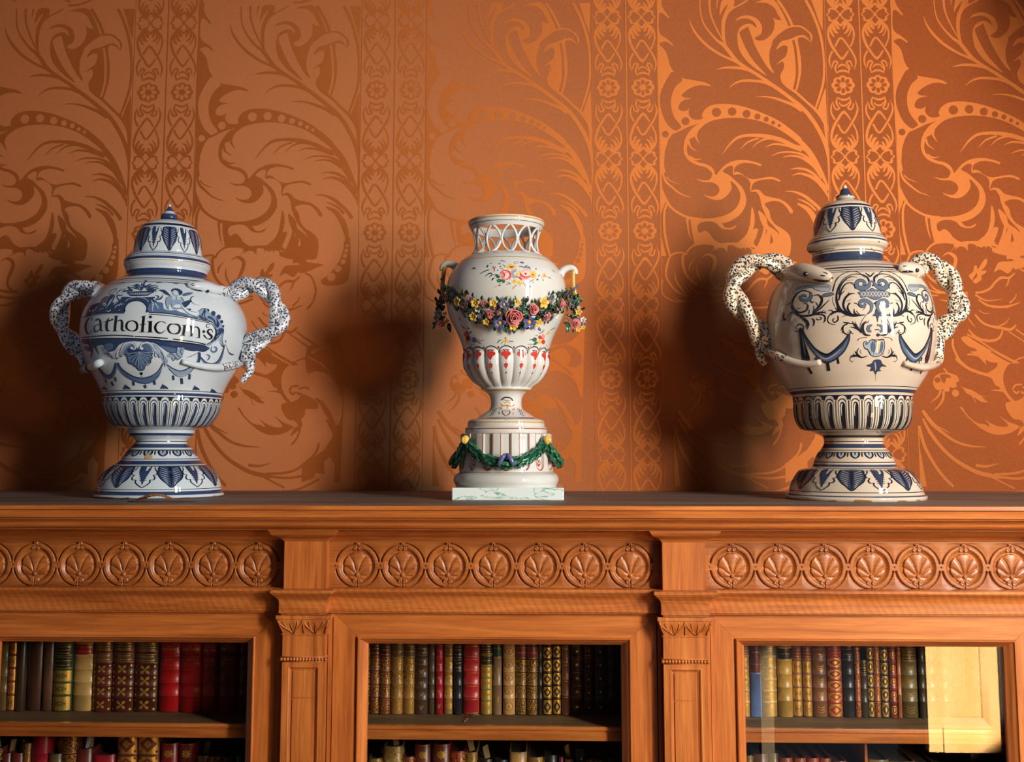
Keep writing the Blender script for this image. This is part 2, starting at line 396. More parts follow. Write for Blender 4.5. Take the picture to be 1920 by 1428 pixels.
# pattern
dp = Paint(2.2)
def col(ox, oy, s): return dp.to(ox, oy, s)
p = col(1230, 0, 5.712)
p.Fi('p', "12 0 62 0 58 40 85 105 140 185 128 195 80 150 38 140 28 230 30 320 55 375 130 425 182 475 175 488 120 450 70 448 35 470 55 495 100 545 125 610 145 690 190 765 280 835 400 858 520 882 582 912 575 926 500 912 420 922 340 960 275 1018 300 1045 375 1055 300 1072 255 1110 240 1165 290 1190 335 1180 358 1158 348 1205 365 1250 410 1280 480 1278 520 1255 600 1290 420 1330 300 1380 190 1428 38 1428", 0)
p.Fi('g', "180 770 280 850 210 930 165 1040 165 1160 200 1260 270 1360 210 1400 130 1340 75 1240 45 1120 50 1000 100 880", 1)
p.O('g', 317, 1298, 44, 1)
p.Fi('p', "497 1215 530 1165 600 1125 720 1112 860 1125 1000 1160 1150 1215 1300 1285 1450 1390 1560 1490 1500 1500 1400 1428 1250 1350 1100 1295 950 1268 820 1262 680 1275 560 1310 470 1380 400 1470 340 1470 400 1370 480 1320 600 1290 500 1255", 1)
for x, y, r in ((647, 1203, 50), (815, 1195, 46), (970, 1220, 43), (1086, 1248, 33), (1180, 1277, 28), (1255, 1313, 22), (1320, 1345, 18)): p.O('g', x, y, r, 2)
p.S('p', "470 0 475 120 500 230 560 330 650 430 740 500 860 650 970 730 1100 810 1200 880 1330 970 1450 1060 1560 1150 1650 1250 1730 1370 1790 1484 1830 1604 1845 1714 1850 1914 1850 2154", "12 14 16 20 26 40 40 36 36 40 40 40 44 44 44 44 40 24 14 14")
p.S('p', "570 0 580 130 620 250 680 370 750 480", "26 22 18 16 14")
p.S('p', "355 205 385 290 450 390 560 500 700 590 850 660 960 730", "4 20 28 30 26 24 20")
p.S('p', "660 0 650 50 648 90", "18 12 6")
p.Fi('p', "715 0 835 0 833 70 900 40 970 0 990 0 940 40 850 85 790 130 760 180 740 260 738 370 755 480 800 560 870 650 800 600 740 520 715 420 700 330 705 210 740 120 770 45 730 85 695 140 680 165 685 90")
p.S('p', "645 745 740 725 850 725 970 745 1080 800", "4 22 30 30 10"); p.S('p', "780 950 840 895 930 865 1040 865 1150 880 1250 920", "4 16 26 28 30 30")
p.S('p', "1065 1040 1150 1035 1260 1050 1370 1085 1480 1130 1560 1190", "4 12 22 30 36 30")
p.S('p', "1330 800 1350 880 1420 940 1510 1000 1610 1090 1710 1180 1790 1280 1838 1400", "4 10 20 26 26 30 40 30")
p.S('p', "1600 0 1660 110 1720 250 1765 400 1790 560 1800 740 1790 880 1755 1020 1705 1165", "30 32 30 30 24 26 26 26 20")
p.Fi('p', "1660 0 1785 0 1785 330 1740 220 1700 100", 0, False); p.Fi('p', "1815 930 1838 1428 1850 1750 1790 1300 1725 1200 1770 1060", 0, False)
p.S('p', "1300 0 1370 100 1430 210 1460 285", "30")
p.Fi('p', "1060 30 1150 0 1260 0 1340 110 1415 270 1400 290 1300 370 1255 420 1240 480 1215 560 1215 640 1225 700 1265 785 1200 730 1130 620 1060 490 1020 380 985 280 1000 255 1040 270 1075 300 1060 250 1000 205 920 200 850 222 880 190 950 165 1030 175 1100 220 1135 290 1125 360 1060 405 1080 430 1140 435 1200 400 1250 340 1270 260 1255 190 1290 210 1340 213 1300 150 1270 90 1200 40 1120 28")
p.S('p', "1255 420 1300 370 1400 300 1480 280 1560 290 1640 350 1665 400 1660 450", "14 16 18 18 18 18 22 6")
p.Fi('p', "1290 530 1310 480 1350 440 1430 420 1530 380 1600 385 1655 455 1600 410 1540 400 1520 430 1530 500 1550 620 1555 760 1530 900 1500 980 1470 960 1400 920 1350 870 1330 810 1365 740 1370 690 1350 660 1290 690 1330 650 1390 600 1408 520 1400 490 1350 490")
p.S('g', "1470 430 1490 520 1505 650 1510 800 1480 960", "26", 1)
p.Fi('p', "870 400 885 320 925 275 990 252 1010 270 940 310 895 350 930 450 990 570 1060 670 1180 805 1060 730 960 640 890 530")
p = col(1230, 230, 5.712)
p.Fi('p', "38 0 185 105 130 190 95 300 85 440 100 530 60 560 65 700 110 800 150 870 100 850 60 950 48 990", 0, False); p.O('g', 100, 123, 37, 1)
p.S('p', "190 110 280 60 400 20 520 -20", "14"); p.S('p', "1240 10 1420 110 1560 220 1650 330 1720 450 1790 580 1845 700", "30 50 50 60 60 40 20")
p.S('p', "520 0 420 60 350 150 315 240 320 330 370 400 450 440 530 460 590 500 625 560", "30 45 50 40 34 34 32 34 40 20")
for a, w in (("350 200 370 260 440 310", "26 20 4"), ("440 80 425 150 470 230", "30 26 4"), ("360 360 420 395 490 385", "20 20 4"),
    ("705 345 800 220 900 150 1050 135 1200 150 1350 190 1480 250 1600 290 1700 420", "4 22 30 35 45 45 40 40 40"), ("900 290 980 210 1100 165", "4 18 20"), ("1030 270 1100 205 1200 170 1280 180", "4 16 22 20"),
    ("1170 262 1260 230 1380 240 1480 270 1560 300", "4 20 24 28 30"), ("1235 355 1330 320 1450 315 1560 340 1640 390 1700 430", "4 16 20 26 34 34"), ("1350 372 1430 355 1530 365 1620 410 1700 470 1780 590", "4 16 24 34 44 44"),
    ("1440 498 1530 490 1620 510 1700 560 1770 640 1840 720", "6 22 30 30 30 30"), ("1455 565 1540 545 1640 570 1720 620 1790 700 1850 800", "6 22 34 40 34 20"), ("1385 735 1480 740 1580 780 1650 830 1740 910 1800 990", "6 20 32 34 34 40"), ("1510 815 1580 840 1650 880 1710 940", "6 20 24 24"),
    ("110 850 200 940 330 1010 480 1035", "26 26 26 30"), ("70 530 100 620 170 690 260 760 370 800", "16 26 22 16 6"), ("110 580 150 620 250 660", "16 12 4"), ("130 850 90 950 90 1150 120 1320 150 1428", "26")): p.S('p', a, w)
p.Fi('p', "640 560 700 490 760 440 850 405 960 400 1060 420 1128 445 1120 465 1060 445 960 430 880 450 840 490 835 560 820 530 825 470 780 465 715 520 780 560 850 620 920 690 960 780 960 880 900 980 800 1050 700 1075 600 1050 480 1040 380 1040 380 1025 500 1025 620 1020 740 990 840 930 890 850 900 760 860 680 800 625 810 700 770 770 700 820 620 825 550 800 505 765 560 785 630 785 675 740 665 680 600 640 500 635 430 600 500 615 570 610 600 560 590 500 625 520")
p.Fi('p', "830 560 850 525 900 535 960 580 1040 605 1140 590 1240 580 1330 615 1320 632 1240 605 1150 610 1070 630 1030 670 1015 740 1005 700 1010 650 980 600 900 555")
p.Fi('p', "1015 745 1050 715 1110 725 1160 775 1240 800 1330 820 1410 870 1465 940 1460 970 1435 965 1400 910 1330 850 1240 840 1175 860 1165 880 1210 940 1230 1020 1280 1090 1360 1140 1430 1210 1445 1310 1420 1428 1300 1428 1290 1370 1265 1330 1310 1330 1310 1280 1285 1245 1330 1240 1310 1170 1260 1110 1200 1040 1150 940 1125 870 1110 800 1070 740")
p.Fi('p', "330 1020 480 1040 640 1050 700 1075 740 1120 800 1125 860 1095 840 1130 780 1145 700 1130 640 1075 560 1055 470 1075 440 1120 465 1180 520 1155 575 1190 620 1250 720 1300 830 1298 900 1260 970 1190 1005 1080 1025 905 1055 990 1050 1100 1015 1210 990 1310 1060 1350 1115 1250 1150 1130 1150 1025 1180 1100 1170 1270 1190 1428 1030 1400 1020 1360 960 1330 900 1350 810 1310 720 1330 640 1340 600 1380 580 1400 620 1330 560 1300 440 1310 400 1310 350 1200 330 1100")
p.S('g', "360 1040 370 1150 400 1300", "26", 1); p.Fi('p', "55 1200 75 1300 110 1428 55 1428", 0, False)
p = col(1230, 440, 5.952)
for a, w in (("150 250 200 210 290 200 330 230", "22"), ("330 230 360 170 430 115 540 100 640 110 690 140", "22"), ("150 250 125 330 110 450 150 540 230 630 340 680 460 690", "24 26 24 22 24 22 14"), ("70 500 60 600 90 680 200 740 330 745", "18"),
    ("300 220 300 330 340 450 430 540 560 590 700 600 740 600", "26 36 30 26 30 30 30"), ("510 260 570 220 630 240 660 290 640 380 610 460 620 540 700 600", "4 22 40 40 40 30 24 20"), ("425 275 375 340 370 400", "4 20 14"), ("460 340 460 430 510 530", "4 20 14"),
    ("210 400 220 500 280 600 340 660", "4 20 22 10"), ("290 540 350 620 470 660 560 640", "4 14 24 10"), ("190 690 270 735 400 745", "4 20 10")): p.S('p', a, w)
K = -438*5.712
p = col(1670-438, 430, 5.712)
p.Fi('p', "1030 0 1080 0 1060 80 1035 150 1100 190 1150 100 1185 0 1220 0 1210 150 1230 260 1290 310 1380 330 1500 350 1428 380 1340 420 1240 440 1240 380 1220 330 1160 330 1160 280 1110 250 1080 280 1060 210 1000 190 950 200 945 230 930 180 900 155 850 165 845 225 830 175 760 170 750 240 720 205 660 200 620 230 640 180 680 150 800 140 900 140 990 90")
for a, w in (("820 690 900 680 980 640 1040 570 1100 530 1180 530 1240 480", "24 24 26 26 30 24 16"), ("1180 540 1160 600 1140 630", "20 14 4"), ("1300 440 1370 480 1410 560 1428 640 1400 760 1340 830", "20"), ("820 710 880 750 960 775 1100 755", "24 20 14 4"),
    ("850 760 940 820 1060 840 1180 830 1290 790", "16 26 28 24 8"), ("1180 800 1240 740 1250 700", "20 14 4"), ("850 870 900 905 965 912", "10 10 4"), ("810 920 880 1000 960 1040 1060 1060 1180 1080 1240 1030", "20 26 24 30 30 20"), ("1060 1045 1130 1010 1180 950", "20 14 4"),
    ("740 960 780 1020 820 1060", "14 10 4"), ("740 1080 800 1150 880 1190 980 1200 1060 1170 1100 1090", "16 26 28 28 26 20"), ("720 1130 850 1200 1000 1300 1180 1400", "18"), ("1160 1100 1280 1180 1400 1260", "14"), ("1240 1080 1340 1150 1460 1220", "18"),
    ("330 575 380 640 450 680 520 690 640 700 740 690", "6 20 24 24 24 24"), ("440 760 540 780 640 760 740 720", "6 20 24 24"), ("570 1180 570 1260 600 1340 650 1428 720 1490 800 1520", "26")): p.S('p', a, w)
p.Fi('p', "755 505 800 470 810 420 835 395 855 440 880 400 920 340 955 330 940 400 890 455 940 450 935 480 885 510 895 540 850 580 815 590 800 560 840 520 840 480 800 540 790 560")
p.Fi('p', "660 1170 720 1150 800 1200 900 1260 1050 1340 1200 1400 1260 1440 980 1428 900 1390 800 1360 715 1350 740 1335 820 1335 810 1290 740 1260 690 1220")
p = col(1670-438, 660, 5.288)
p.S('p', "560 60 580 90 680 170 800 215 900 240", "36 36 30 30 30")
p.Fi('p', "840 230 900 190 950 150 960 100 930 60 880 60 845 90 850 130 800 80 760 45 665 35 690 22 740 25 700 0 920 0 1050 60 1100 100 1050 150 1015 230 1020 330 1060 420 1130 500 1180 590 1240 680 1240 740 1140 830 1150 790 1170 740 1140 760 1070 800 960 820 860 800 760 740 660 650 610 590 580 545 605 550 650 620 740 700 830 720 860 740 865 720 815 665 870 700 950 735 1040 740 1040 710 960 630 1050 690 1130 720 1180 740 1220 700 1215 650 1170 590 1100 550 1015 530 1080 540 1110 520 1060 470 1000 400 880 380 980 370 960 345 930 330 900 270")
p.S('g', "900 0 1000 60 1100 110", "16", 1)
for a, w in (("1195 355 1260 340 1300 360", "18"), ("1180 390 1200 410 1225 400", "20"), ("1110 100 1200 60 1322 40 1420 60", "14"), ("430 165 470 215", "18"), ("400 380 370 440 290 510", "24 20 4"), ("425 390 420 460 380 530 320 585", "24 24 18 4"),
    ("215 580 300 700 420 810 540 890 680 930 830 940", "30 40 30 26 22 4"), ("350 730 420 770 490 808", "4 12 4"), ("215 660 280 790 380 930 500 1050 620 1130 740 1190 860 1220 960 1240", "20 34 34 34 40 40 44 30"), ("720 1120 830 1130 950 1100", "30 24 4"),
    ("900 1210 1080 1200 1200 1170 1300 1100 1400 1000 1430 900", "24"), ("960 1235 1100 1250 1220 1240 1400 1200", "24"), ("175 730 230 940 330 1130 420 1250 500 1330", "30 34 32 30 26"), ("880 1240 1000 1300 1100 1350", "16"), ("1450 1260 1300 1340 1180 1380 1080 1385", "24")): p.S('p', a, w)
p.Fi('p', "325 300 350 240 400 215 480 210 560 240 580 290 550 305 555 345 520 360 490 350 480 390 440 395 410 370 390 385 350 370 330 335"); p.Fi('g', "400 230 440 220 490 235 500 260 460 260 440 310 415 300 400 265", 1); p.O('g', 370, 280, 28, 1)
p.O('p', 540, 410, 36); p.Fi('p', "165 740 178 740 180 950 220 1200 240 1330 175 1330", 0, False)
p.Fi('p', "580 325 620 355 690 375 740 400 790 435 850 445 800 450 855 500 780 490 720 450 745 515 730 500 700 440 650 410 620 370")
p = col(1230, 680, 5.712)
p.Fi('p', "1130 430 1220 415 1300 380 1350 330 1500 400 1520 480 1428 490 1390 490 1380 560 1340 610 1348 710 1310 820 1262 882 1250 865 1300 800 1325 710 1300 640 1260 610 1200 600 1130 500", 0)
p.S('p', "1200 290 1230 245 1300 235", "20"); p.S('p', "1205 300 1240 330 1265 305", "22")
p = col(1040+432, 560, 3.86)
p.Fi('p', "0 340 120 325 200 290 255 235 280 160 287 160 287 640 265 700 230 600 160 540 80 515 0 520", 0); p.Fi('g', "130 330 200 340 260 390 270 450 230 490 170 480 190 440 180 390 120 350 30 390 40 360", 1); p.S('g', "0 410 100 460 210 550", "14", 1)
p.Fi('p', "287 640 287 1330 240 1330 245 1200 200 1140 160 1180 170 1270 100 1260 90 1300 0 1330 0 1190 80 1150 160 1090 215 1000 220 930 260 900 278 830 280 700", 0, False); p.Fi('p', "70 710 130 740 190 820 230 900 230 990 210 960 160 870 190 880 120 790 160 830 110 760", 0)
p = col(1309, 380, 5.492)
p.S('p', "1020 10 1130 70 1210 190 1250 310 1250 400", "16 50 60 40 30"); p.Fi('p', "1225 380 1285 340 1285 760 1080 830 1000 780 1100 690 1190 560 1225 440", 0)
for x, y, r in ((1258, 415, 16), (1250, 465, 20), (1240, 520, 24), (1222, 582, 26), (1172, 655, 36), (1105, 740, 45)): p.O('g', x, y, r, 1)
p.Fi('p', "620 80 700 150 720 230 800 290 870 380 860 500 820 590 750 690 700 740 620 700 560 730 600 640 640 620 770 610 720 560 700 510 745 510 740 430 770 400 740 310 680 260 640 180", 0)
def wmap(x, y, L):
    q = at(x, y, YW); q.y = YW-.0002*(1+L*.7); return q, Vector((0, -1, 0))
DM = {'p': FP, 'g': FG}
field = dp.emit('damask_motif', DM, wmap, wall)
# border band: a two-strip band with a vertical repeat
bp = Paint(2.)
def band_unit(y0, sg):
    for dx in (0, 510):
        q = bp
        def t(s):
            P = pairs(s); return [c for x, y in P for c in (x+dx, 262+(y-262)*sg)]
        def t2(s): return [c for x, y in pairs(s) for c in (616-x+dx, 262+(y-262)*sg)]
        q.to(1100, 0+y0, 7.936)
        q.Fi('p', t("200 365 260 350 305 400 350 350 410 365 470 420 505 500 505 600 470 700 445 745 430 730 470 640 480 560 475 490 430 570 395 590 430 530 450 460 400 530 345 545 390 490 400 410 360 470 330 480 340 440 350 410 305 440 265 400 290 460 285 485 245 465 215 410 240 490 270 540 220 535 170 465 190 530 215 590 175 575 140 510 140 580 175 690 230 790 310 890 395 795 410 810 310 935 200 810 140 710 105 600 105 500 140 420"), 0)
        q.S('p', t("215 735 305 610 430 770 490 880 510 970 480 1080"), "30 30 30 30 26 6"); q.S('p', t("175 800 130 890 125 980 155 1075"), "28 28 24 6")
        c = "160 1040 180 970 215 950 245 975 220 1010 205 1060 225 1135"
        q.S('p', t(c), "20 24 28 26 24 30 10"); q.S('p', t2(c), "20 24 28 26 24 30 10")
        q.S('p', t("240 1050 280 1010 345 1010 395 1060"), "16 26 26 16"); q.S('p', t("225 1125 280 1095 350 1095 410 1130"), "14 30 30 14")
for sg in (1, -1): band_unit(0, sg)
for dx in (0, 510):
    q = bp.to(1100+dx/7.936, 0, 7.936)
    q.Fi('p', "270 200 230 165 165 155 125 185 130 225 95 262 130 300 125 340 165 365 230 360 270 330 340 330 380 360 445 365 485 340 480 300 515 262 480 225 485 185 445 155 380 165 340 200", 0)
    for m_ in (None, 305): q.Fi('g', "285 262 230 200 165 185 160 225 120 262 160 300 170 340 230 325", 1, mirror=m_)
    q.Fi('g', "305 130 335 160 330 210 305 240 275 210 272 160", 1); q.Fi('g', "305 394 335 364 330 314 305 284 275 314 272 364", 1); q.O('p', 303, 262, 24, 2)
    n = 64; q.Fi('p', [c for i in range(n) for c in (325-13+(150+22*abs(cos(4*2*pi*i/n)))*cos(2*pi*i/n+pi/8*0), 1305+(126+20*abs(cos(4*2*pi*i/n)))*sin(2*pi*i/n))], 0, False)
    for k_ in range(8):
        a = k_*pi/4; q.O('g', 312+88*cos(a), 1305+80*sin(a), 40, 1, 27, a)
    q.O('p', 312, 1305, 26, 2)
zt0 = at(1140, 33, YW).z; zt1 = at(1140, 164.4, YW).z
def bmap(x, y, L):
    q = at(1140, 33, YW); e = at(1141, 33, YW).x-q.x
    return Vector((q.x+(x-1140)*e, YW-.0002*(1+L*.7), zt0+(y-33)/(164.4-33)*(zt1-zt0))), Vector((0, -1, 0))
band = bp.emit('damask_band', DM, bmap, wall)
PER = 2*(zt0-zt1)
sp_ = Paint(40.)
for x, w in ((1109.5, .9), (1173, 2.2), (1232, .9)): sp_.to(0, 0, 1).S('p', f"{x} -900 {x} 950", str(w), 0)
e_ = at(1141, 33, YW).x-at(1140, 33, YW).x; x_ = at(1140, 33, YW).x
seam = sp_.emit('fabric_seam', DM, lambda x, y, L: (Vector((x_+(x-1140)*e_, YW-.0006, zt0+(33-y)*e_)), Vector((0, -1, 0))), wall)
zt = at(1140, 0, YW).z; zb = at(1140, 925, YW).z
for c in range(-4, 3):
    for r_ in (0, 1):
        if c == 0 and r_ == 0: continue
        o = field.copy(); C.objects.link(o); o.location = (c*W, 0, r_*(zt-zb))
    if c: o = seam.copy(); C.objects.link(o); o.location.x = c*W
    for r_ in range(-5, 4):
        if c == 0 and r_ == 0: continue
        z = zt0+r_*PER
        if z+PER*.5 < 1.5: continue
        o = band.copy(); C.objects.link(o); o.location = (c*W, 0, r_*PER)
# ------------------------------------------------------------ wall behind the camera, its windows, shutter
YB = -.62
cream = mat('room_panelling', (40, 26, 18), .8)
mb = MB(); t_ = .1
wins = [(.3, 1.41, .25, 2.9), (1.95, 2.6, .5, 2.9)]
x0 = -2.6
for a, b, z0, z1 in wins+[(3.2, 3.2, 0, 0)]:
    mb.box(x0, a, YB-t_, YB, 0, 3.1)
    if b > a: mb.box(a, b, YB-t_, YB, 0, z0); mb.box(a, b, YB-t_, YB, z1, 3.1)
    x0 = b
wf = mb.build('wall_front', cream); tag(wf, kind='structure')
for i, (a, b, z0, z1) in enumerate(wins):
    m_ = MB(); 
    for x in (a+.02, (a+b)/2, b-.02): m_.box(x-.025, x+.025, YB-.06, YB-.01, z0, z1)
    for z in (z0+.03, (z0+z1)/2, z1-.03): m_.box(a, b, YB-.06, YB-.012, z-.025, z+.025)
    w_ = m_.build('window_%d' % (i+1), mat('window_paint', (120, 110, 96), .5)); tag(w_, kind='structure')
# folded shutter beside the window, lit by the sun, mirrored in the cabinet glass
SW = mat('shutter_pine', (255, 196, 120), .45, coat=.3); noisecol(SW, [(.3, (246, 176, 104)), (.7, (255, 220, 160))], 3, (3, 3, .6))
sh = empty('window_shutter', (1.56, -.53, .47), 'sunlit pine window shutter across the room, mirrored in the right cabinet glass', 'shutter')
def shb(name, fn):
    m_ = MB(); fn(m_); o = m_.build(name, SW, sh); return o
X0, X1, ZA, ZB, ys = 1.425, 1.690, .475, 1.56, -.5
shb('stile', lambda m_: m_.box(X0, X0+.055, ys-.04, ys, ZA, ZB)); shb('stile', lambda m_: m_.box(X1-.03, X1, ys-.04, ys, ZA, ZB))
shb('rail', lambda m_: m_.box(X0+.055, X1-.03, ys-.04, ys+.003, ZA, ZA+.09)); shb('rail', lambda m_: m_.box(X0+.055, X1-.03, ys-.04, ys, ZB-.1, ZB))
shb('backing', lambda m_: m_.box(X0+.05, X1-.025, ys-.036, ys-.024, ZA+.08, ZB-.05))
shb('panel', lambda m_: m_.box(X0+.085, X1-.055, ys-.035, ys-.012, ZA+.125, ZB-.13))
def _f(m_): fsweep(X0+.055, X1-.03, ZA+.09, ZB-.1, [(0, ys), (.006, ys), (.03, ys-.010), (.034, ys-.014)], m_)
shb('moulding', _f)
# curtain added out of view, shaped to shade the wall's upper right
CM = mat('shadecloth_plum', (74, 36, 46), .9)
mb = MB(); rows = []
for i in range(61):
    t = i/60; x = 1.20+t*.7; y = 1.55+.03*sin(t*40)
    rows.append([(x, y, 3.05), (x, y, 2.40-.60*(t))])
mb.grid(rows); cu = mb.build('shadecloth', CM, None, 0); cu.modifiers.new('thick', 'SOLIDIFY').thickness = .004
tag(cu, 'plum curtain added out of view to shade the upper right wall', 'shadecloth')
# ------------------------------------------------------------ bookcase
Yf = 1.818; YL = 1.733
px0 = at(569, 1200, 1.793).x; px1 = at(1285, 1200, 1.793).x; PP = px1-px0; XC = (px0+px1)/2
ZT = zrow(948, YL); HW = .0352
pil = [px0-PP, px0, px1, px1+PP]
XL, XR = pil[0]-.12, pil[3]+.12; YK = YW-.004
bc = empty('bookcase', (XC, 2.0, 0), 'long carved cherry wood bookcase with glazed doors and pilasters along the wall', 'bookcase')
mb = MB(); mb.box(XL-.07, XR+.07, YL+.008, YK, ZT-.012, ZT); mb.build('top_board', WT, bc)
Z = lambda row, Y: zrow(row, Y)
# cornice: lip, flat and ogee, straight along the front
pr = [(Yf-YL-.008, ZT+.0005), (Yf-YL, ZT-.0004), (Yf-1.7330, Z(955.5, 1.7330)), (Yf-1.7365, Z(957.5, 1.7365)), (Yf-1.7370, Z(959, 1.7370)), (Yf-1.7390, Z(970.5, 1.7390)), (Yf-1.7445, Z(972, 1.7440)), (Yf-1.7450, Z(974, 1.7450))]
for i in range(9):
    t = i/8; Y = 1.7460+.018*(t+.12*sin(2*pi*t)); pr.append((Yf-Y, Z(974.5+16.5*t, Y)))
pr += [(Yf-1.7690, Z(992, 1.7690)), (Yf-1.7700, Z(994, 1.7700)), (-.002, Z(994, 1.7700))]
sweep([(XL, YK), (XL, Yf), (XR, Yf), (XR, YK)], pr).build('cornice', WH, bc, 35)
BK = .024  # how far the blocks over the pilasters stand out
def brk(h, yb=BK):
    p = [(XL, Yf+.05), (XL, Yf)]
    for q in pil: p += [(q-h, Yf), (q-h, Yf-yb), (q+h, Yf-yb), (q+h, Yf)]
    return p+[(XR, Yf), (XR, Yf+.05)]
z9 = Z(994, 1.770)
pr = [(.0225, z9), (.0225, z9-.0028), (.0208, z9-.003), (.0203, z9-.0050)]
for i in range(7):
    t = i/6; pr.append((.0198-.0178*(t-.10*sin(2*pi*t)), z9-.0055-.0135*t))
zfr = z9-.0205; pr += [(.0015, zfr+.0008), (0, zfr)]
sweep(brk(HW), pr).build('bed_moulding', WH, bc, 35)
zar = Z(1104, Yf-.02)
# frieze carcass: boards between blocks and the projecting blocks
mb = MB(); mb.box(XL, XR, Yf+.012, Yf+.03, zar-.01, z9); mb.build('frieze_backing', WC, bc)
for q in pil:
    mb = MB(); mb.box(q-HW, q+HW, Yf-BK, Yf+.02, zar-.0005, z9); mb.build('frieze_block', WV, bc)
# carved tiles
Rr = (at(708.5, 1060, Yf).x-at(631.5, 1060, Yf).x)/2/38.5   # metres per picture pixel on the frieze
TW = 84.7*Rr; zc = zrow(1061, Yf)
def relief(x, z):
    r = hypot(x, z); a = atan2(abs(z), abs(x)); h = 0.
    link = a < .16
    if 38.6 < r < 42.2 and not link and not (abs(x) < 3 and z > 0):
        h = -4.2*min(1, (r-38.6)/.7)*min(1, (42.8-r)/.9)
    elif r >= 42: h = -.9*math.exp(-((r-42)/7)**2) if not link else 0
    if link and r > 38.6 and hypot(abs(x)-42.35, z) < 1.5: h = -2.5
    if 26 < r <= 33.5: h = -4.6*(sin((33.5-r)/7.5*pi/2))
    if r <= 26: h = -4.6
    ph = atan2(x, z+17); rh = hypot(x, z+17); rs = hypot(x, z+1.5); th = atan2(x, z+1.5)
    ap = abs(ph)+.10*sin(min(1, rh/34)*pi)*(1 if abs(ph) > .25 else .4)
    edge = 25.3+1.0*abs(sin(th*7.5))-1.6*math.exp(-((ap-1.04)/.05)**2)
    if rs < edge:
        lo, hi = (-.40, .40) if ap < .40 else (.40, 1.04) if ap < 1.04 else (1.04, 1.8) if ap < 1.8 else (1.8, 3.4)
        u = abs((ap-(lo+hi)/2)/((hi-lo)/2)); dome = sqrt(max(0, 1-(rs/28)**2))
        h = -4.6+2.6*dome+2.2*(1-u**2.6)*min(1, rh/12)
        if edge-rs < 1.: h -= 1.3*(1-(edge-rs))
    if hypot(x, z+17) < 3.8: h = max(h, -2+3.0*sqrt(max(0, 1-(hypot(x, z+17)/3.8)**2)))
    for sx in (-1, 1):
        for cz_, cr in ((31.5, 3.7), (-28.5, 4.3)):
            d = hypot(x-sx*4.4, z-cz_)
            if d < cr+1.2: h = (-.4-.7*max(0, 1-d/1.8)) if d < cr else min(h, -2.4)
    if abs(x) < .7 and abs(z) > 25 and r < 40: h = min(h, -2.2)
    return h
zt_, zb_ = z9-.006, zar-.0005
nx, nz = 140, 124; mbt = MB(); rows = []
for j in range(nz+1):
    zz = zb_+(zt_-zb_)*j/nz; row = []
    for i in range(nx+1):
        x = -TW/2+TW*i/nx; hx, hz = x/Rr, (zz-zc)/Rr
        h = relief(hx, hz) if abs(hz) < 43.5 else 0
        row.append((x, Yf-h*Rr*1.2, zz-zc))
    rows.append(row)
mbt.grid(rows); tile = mesh('carved_medallion', mbt.v, mbt.f, WC, bc, None, 0)
bays = [XC-PP, XC, XC+PP]; first = True
for b in bays:
    for k in range(7):
        x = b+(k-3)*TW-.0016
        o = tile if first else tile.copy()
        if not first: C.objects.link(o)
        o.location = (x, 0, zc); first = False
    for s in (-1, 1):  # plain margin of the frieze board beside the run
        xe = b+s*3.5*TW-.0016; xo = b+s*(PP/2-HW)
        mb = MB(); mb.box(min(xe, xo), max(xe, xo), Yf, Yf+.012, zar-.0005, z9); mb.build('frieze_margin', WC, bc)
        pass
# architrave
zl = zar-.0012; za = Z(1150.5, Yf-.012)
pr = [(-.01, zar), (.0235, zar), (.0245, zl), (.0245, zl-.0036), (.0225, zl-.0042), (.0220, zl-.006)]
for i in range(7):
    t = i/6; pr.append((.0122+.0093*(1-min(1, t/.42))**1.8, zl-.0065-(zl-.0065-za-.003)*t))
pr += [(.0095, za+.0022), (.0092, za), (-.012, za)]
sweep(brk(.0272), pr).build('architrave', WF, bc, 35)
# pilasters
YP = Yf-.022; zcap0 = za-.0012; zcap1 = Z(1163.5, YP-.009); zfl = Z(1189.5, YP); zbd = Z(1237.5, YP); HP = .0355
beadmb = MB()
for k in range(15):
    x = -HP-.001+(2*HP+.002)*k/14
    beadmb.ball((x, YP-.0015, zbd), (.0029, .0026, .0030), 8, 6)
beadmb.box(-HP-.0032, HP+.0032, YP-.0016, YP+.02, zbd+.0026, zbd+.0042); beadmb.box(-HP-.0022, HP+.0022, YP-.001, YP+.02, zbd-.0045, zbd-.003)
cap = MB(); cpath = [(-HP, Yf), (-HP, YP), (HP, YP), (HP, Yf)]
pr = [(-.02, zcap0), (.0095, zcap0), (.0098, zcap0-.001), (.0098, zcap1+.001), (.0080, zcap1)]
for i in range(9):
    t = i/8; pr.append((.0004+.0076*(cos(t*pi/2))**1.5, zcap1-.0005-(zcap1-zfl)*t*.97))
pr += [(.0018, zfl), (.0018, zfl-.0018), (0, zfl-.002)]
sweep(cpath, pr, 0, cap)
carv = MB(); zo, zi = zcap1-.001, zfl+.0012
def cs(x, v):  # point on the flare, x across, v 0 bottom .. 1 top
    o = .0004+.0076*(cos((1-v)*pi/2))**1.5
    return (x*(HP+o*.9)/HP, YP-o-.0006, zi+(zo-zi)*v)
for c in (-.5, .5):
    for s in (-1, 1):
        for a0, a1, w in ((.02, .50, .0011), (.03, .27, .0009)):
            pts = [cs((c+s*(a0+(a1-a0)*sin(t*pi/2)))*HP, min(1, t*1.02) if a1 > .3 else t*.9) for t in [i/9 for i in range(10)]]
            carv.tube(pts, [w*(1.1-.3*i/9) for i in range(10)], 6)
        pts = [cs((c+s*(.47-.30*(1-cos(t*pi/2))))*HP, 1-t*.75) for t in [i/8 for i in range(9)]]
        carv.tube(pts, [.0009]*9, 6)
    carv.tube([cs(c*HP, t) for t in (0, .3, .6, .8)], [.0007]*4, 6)
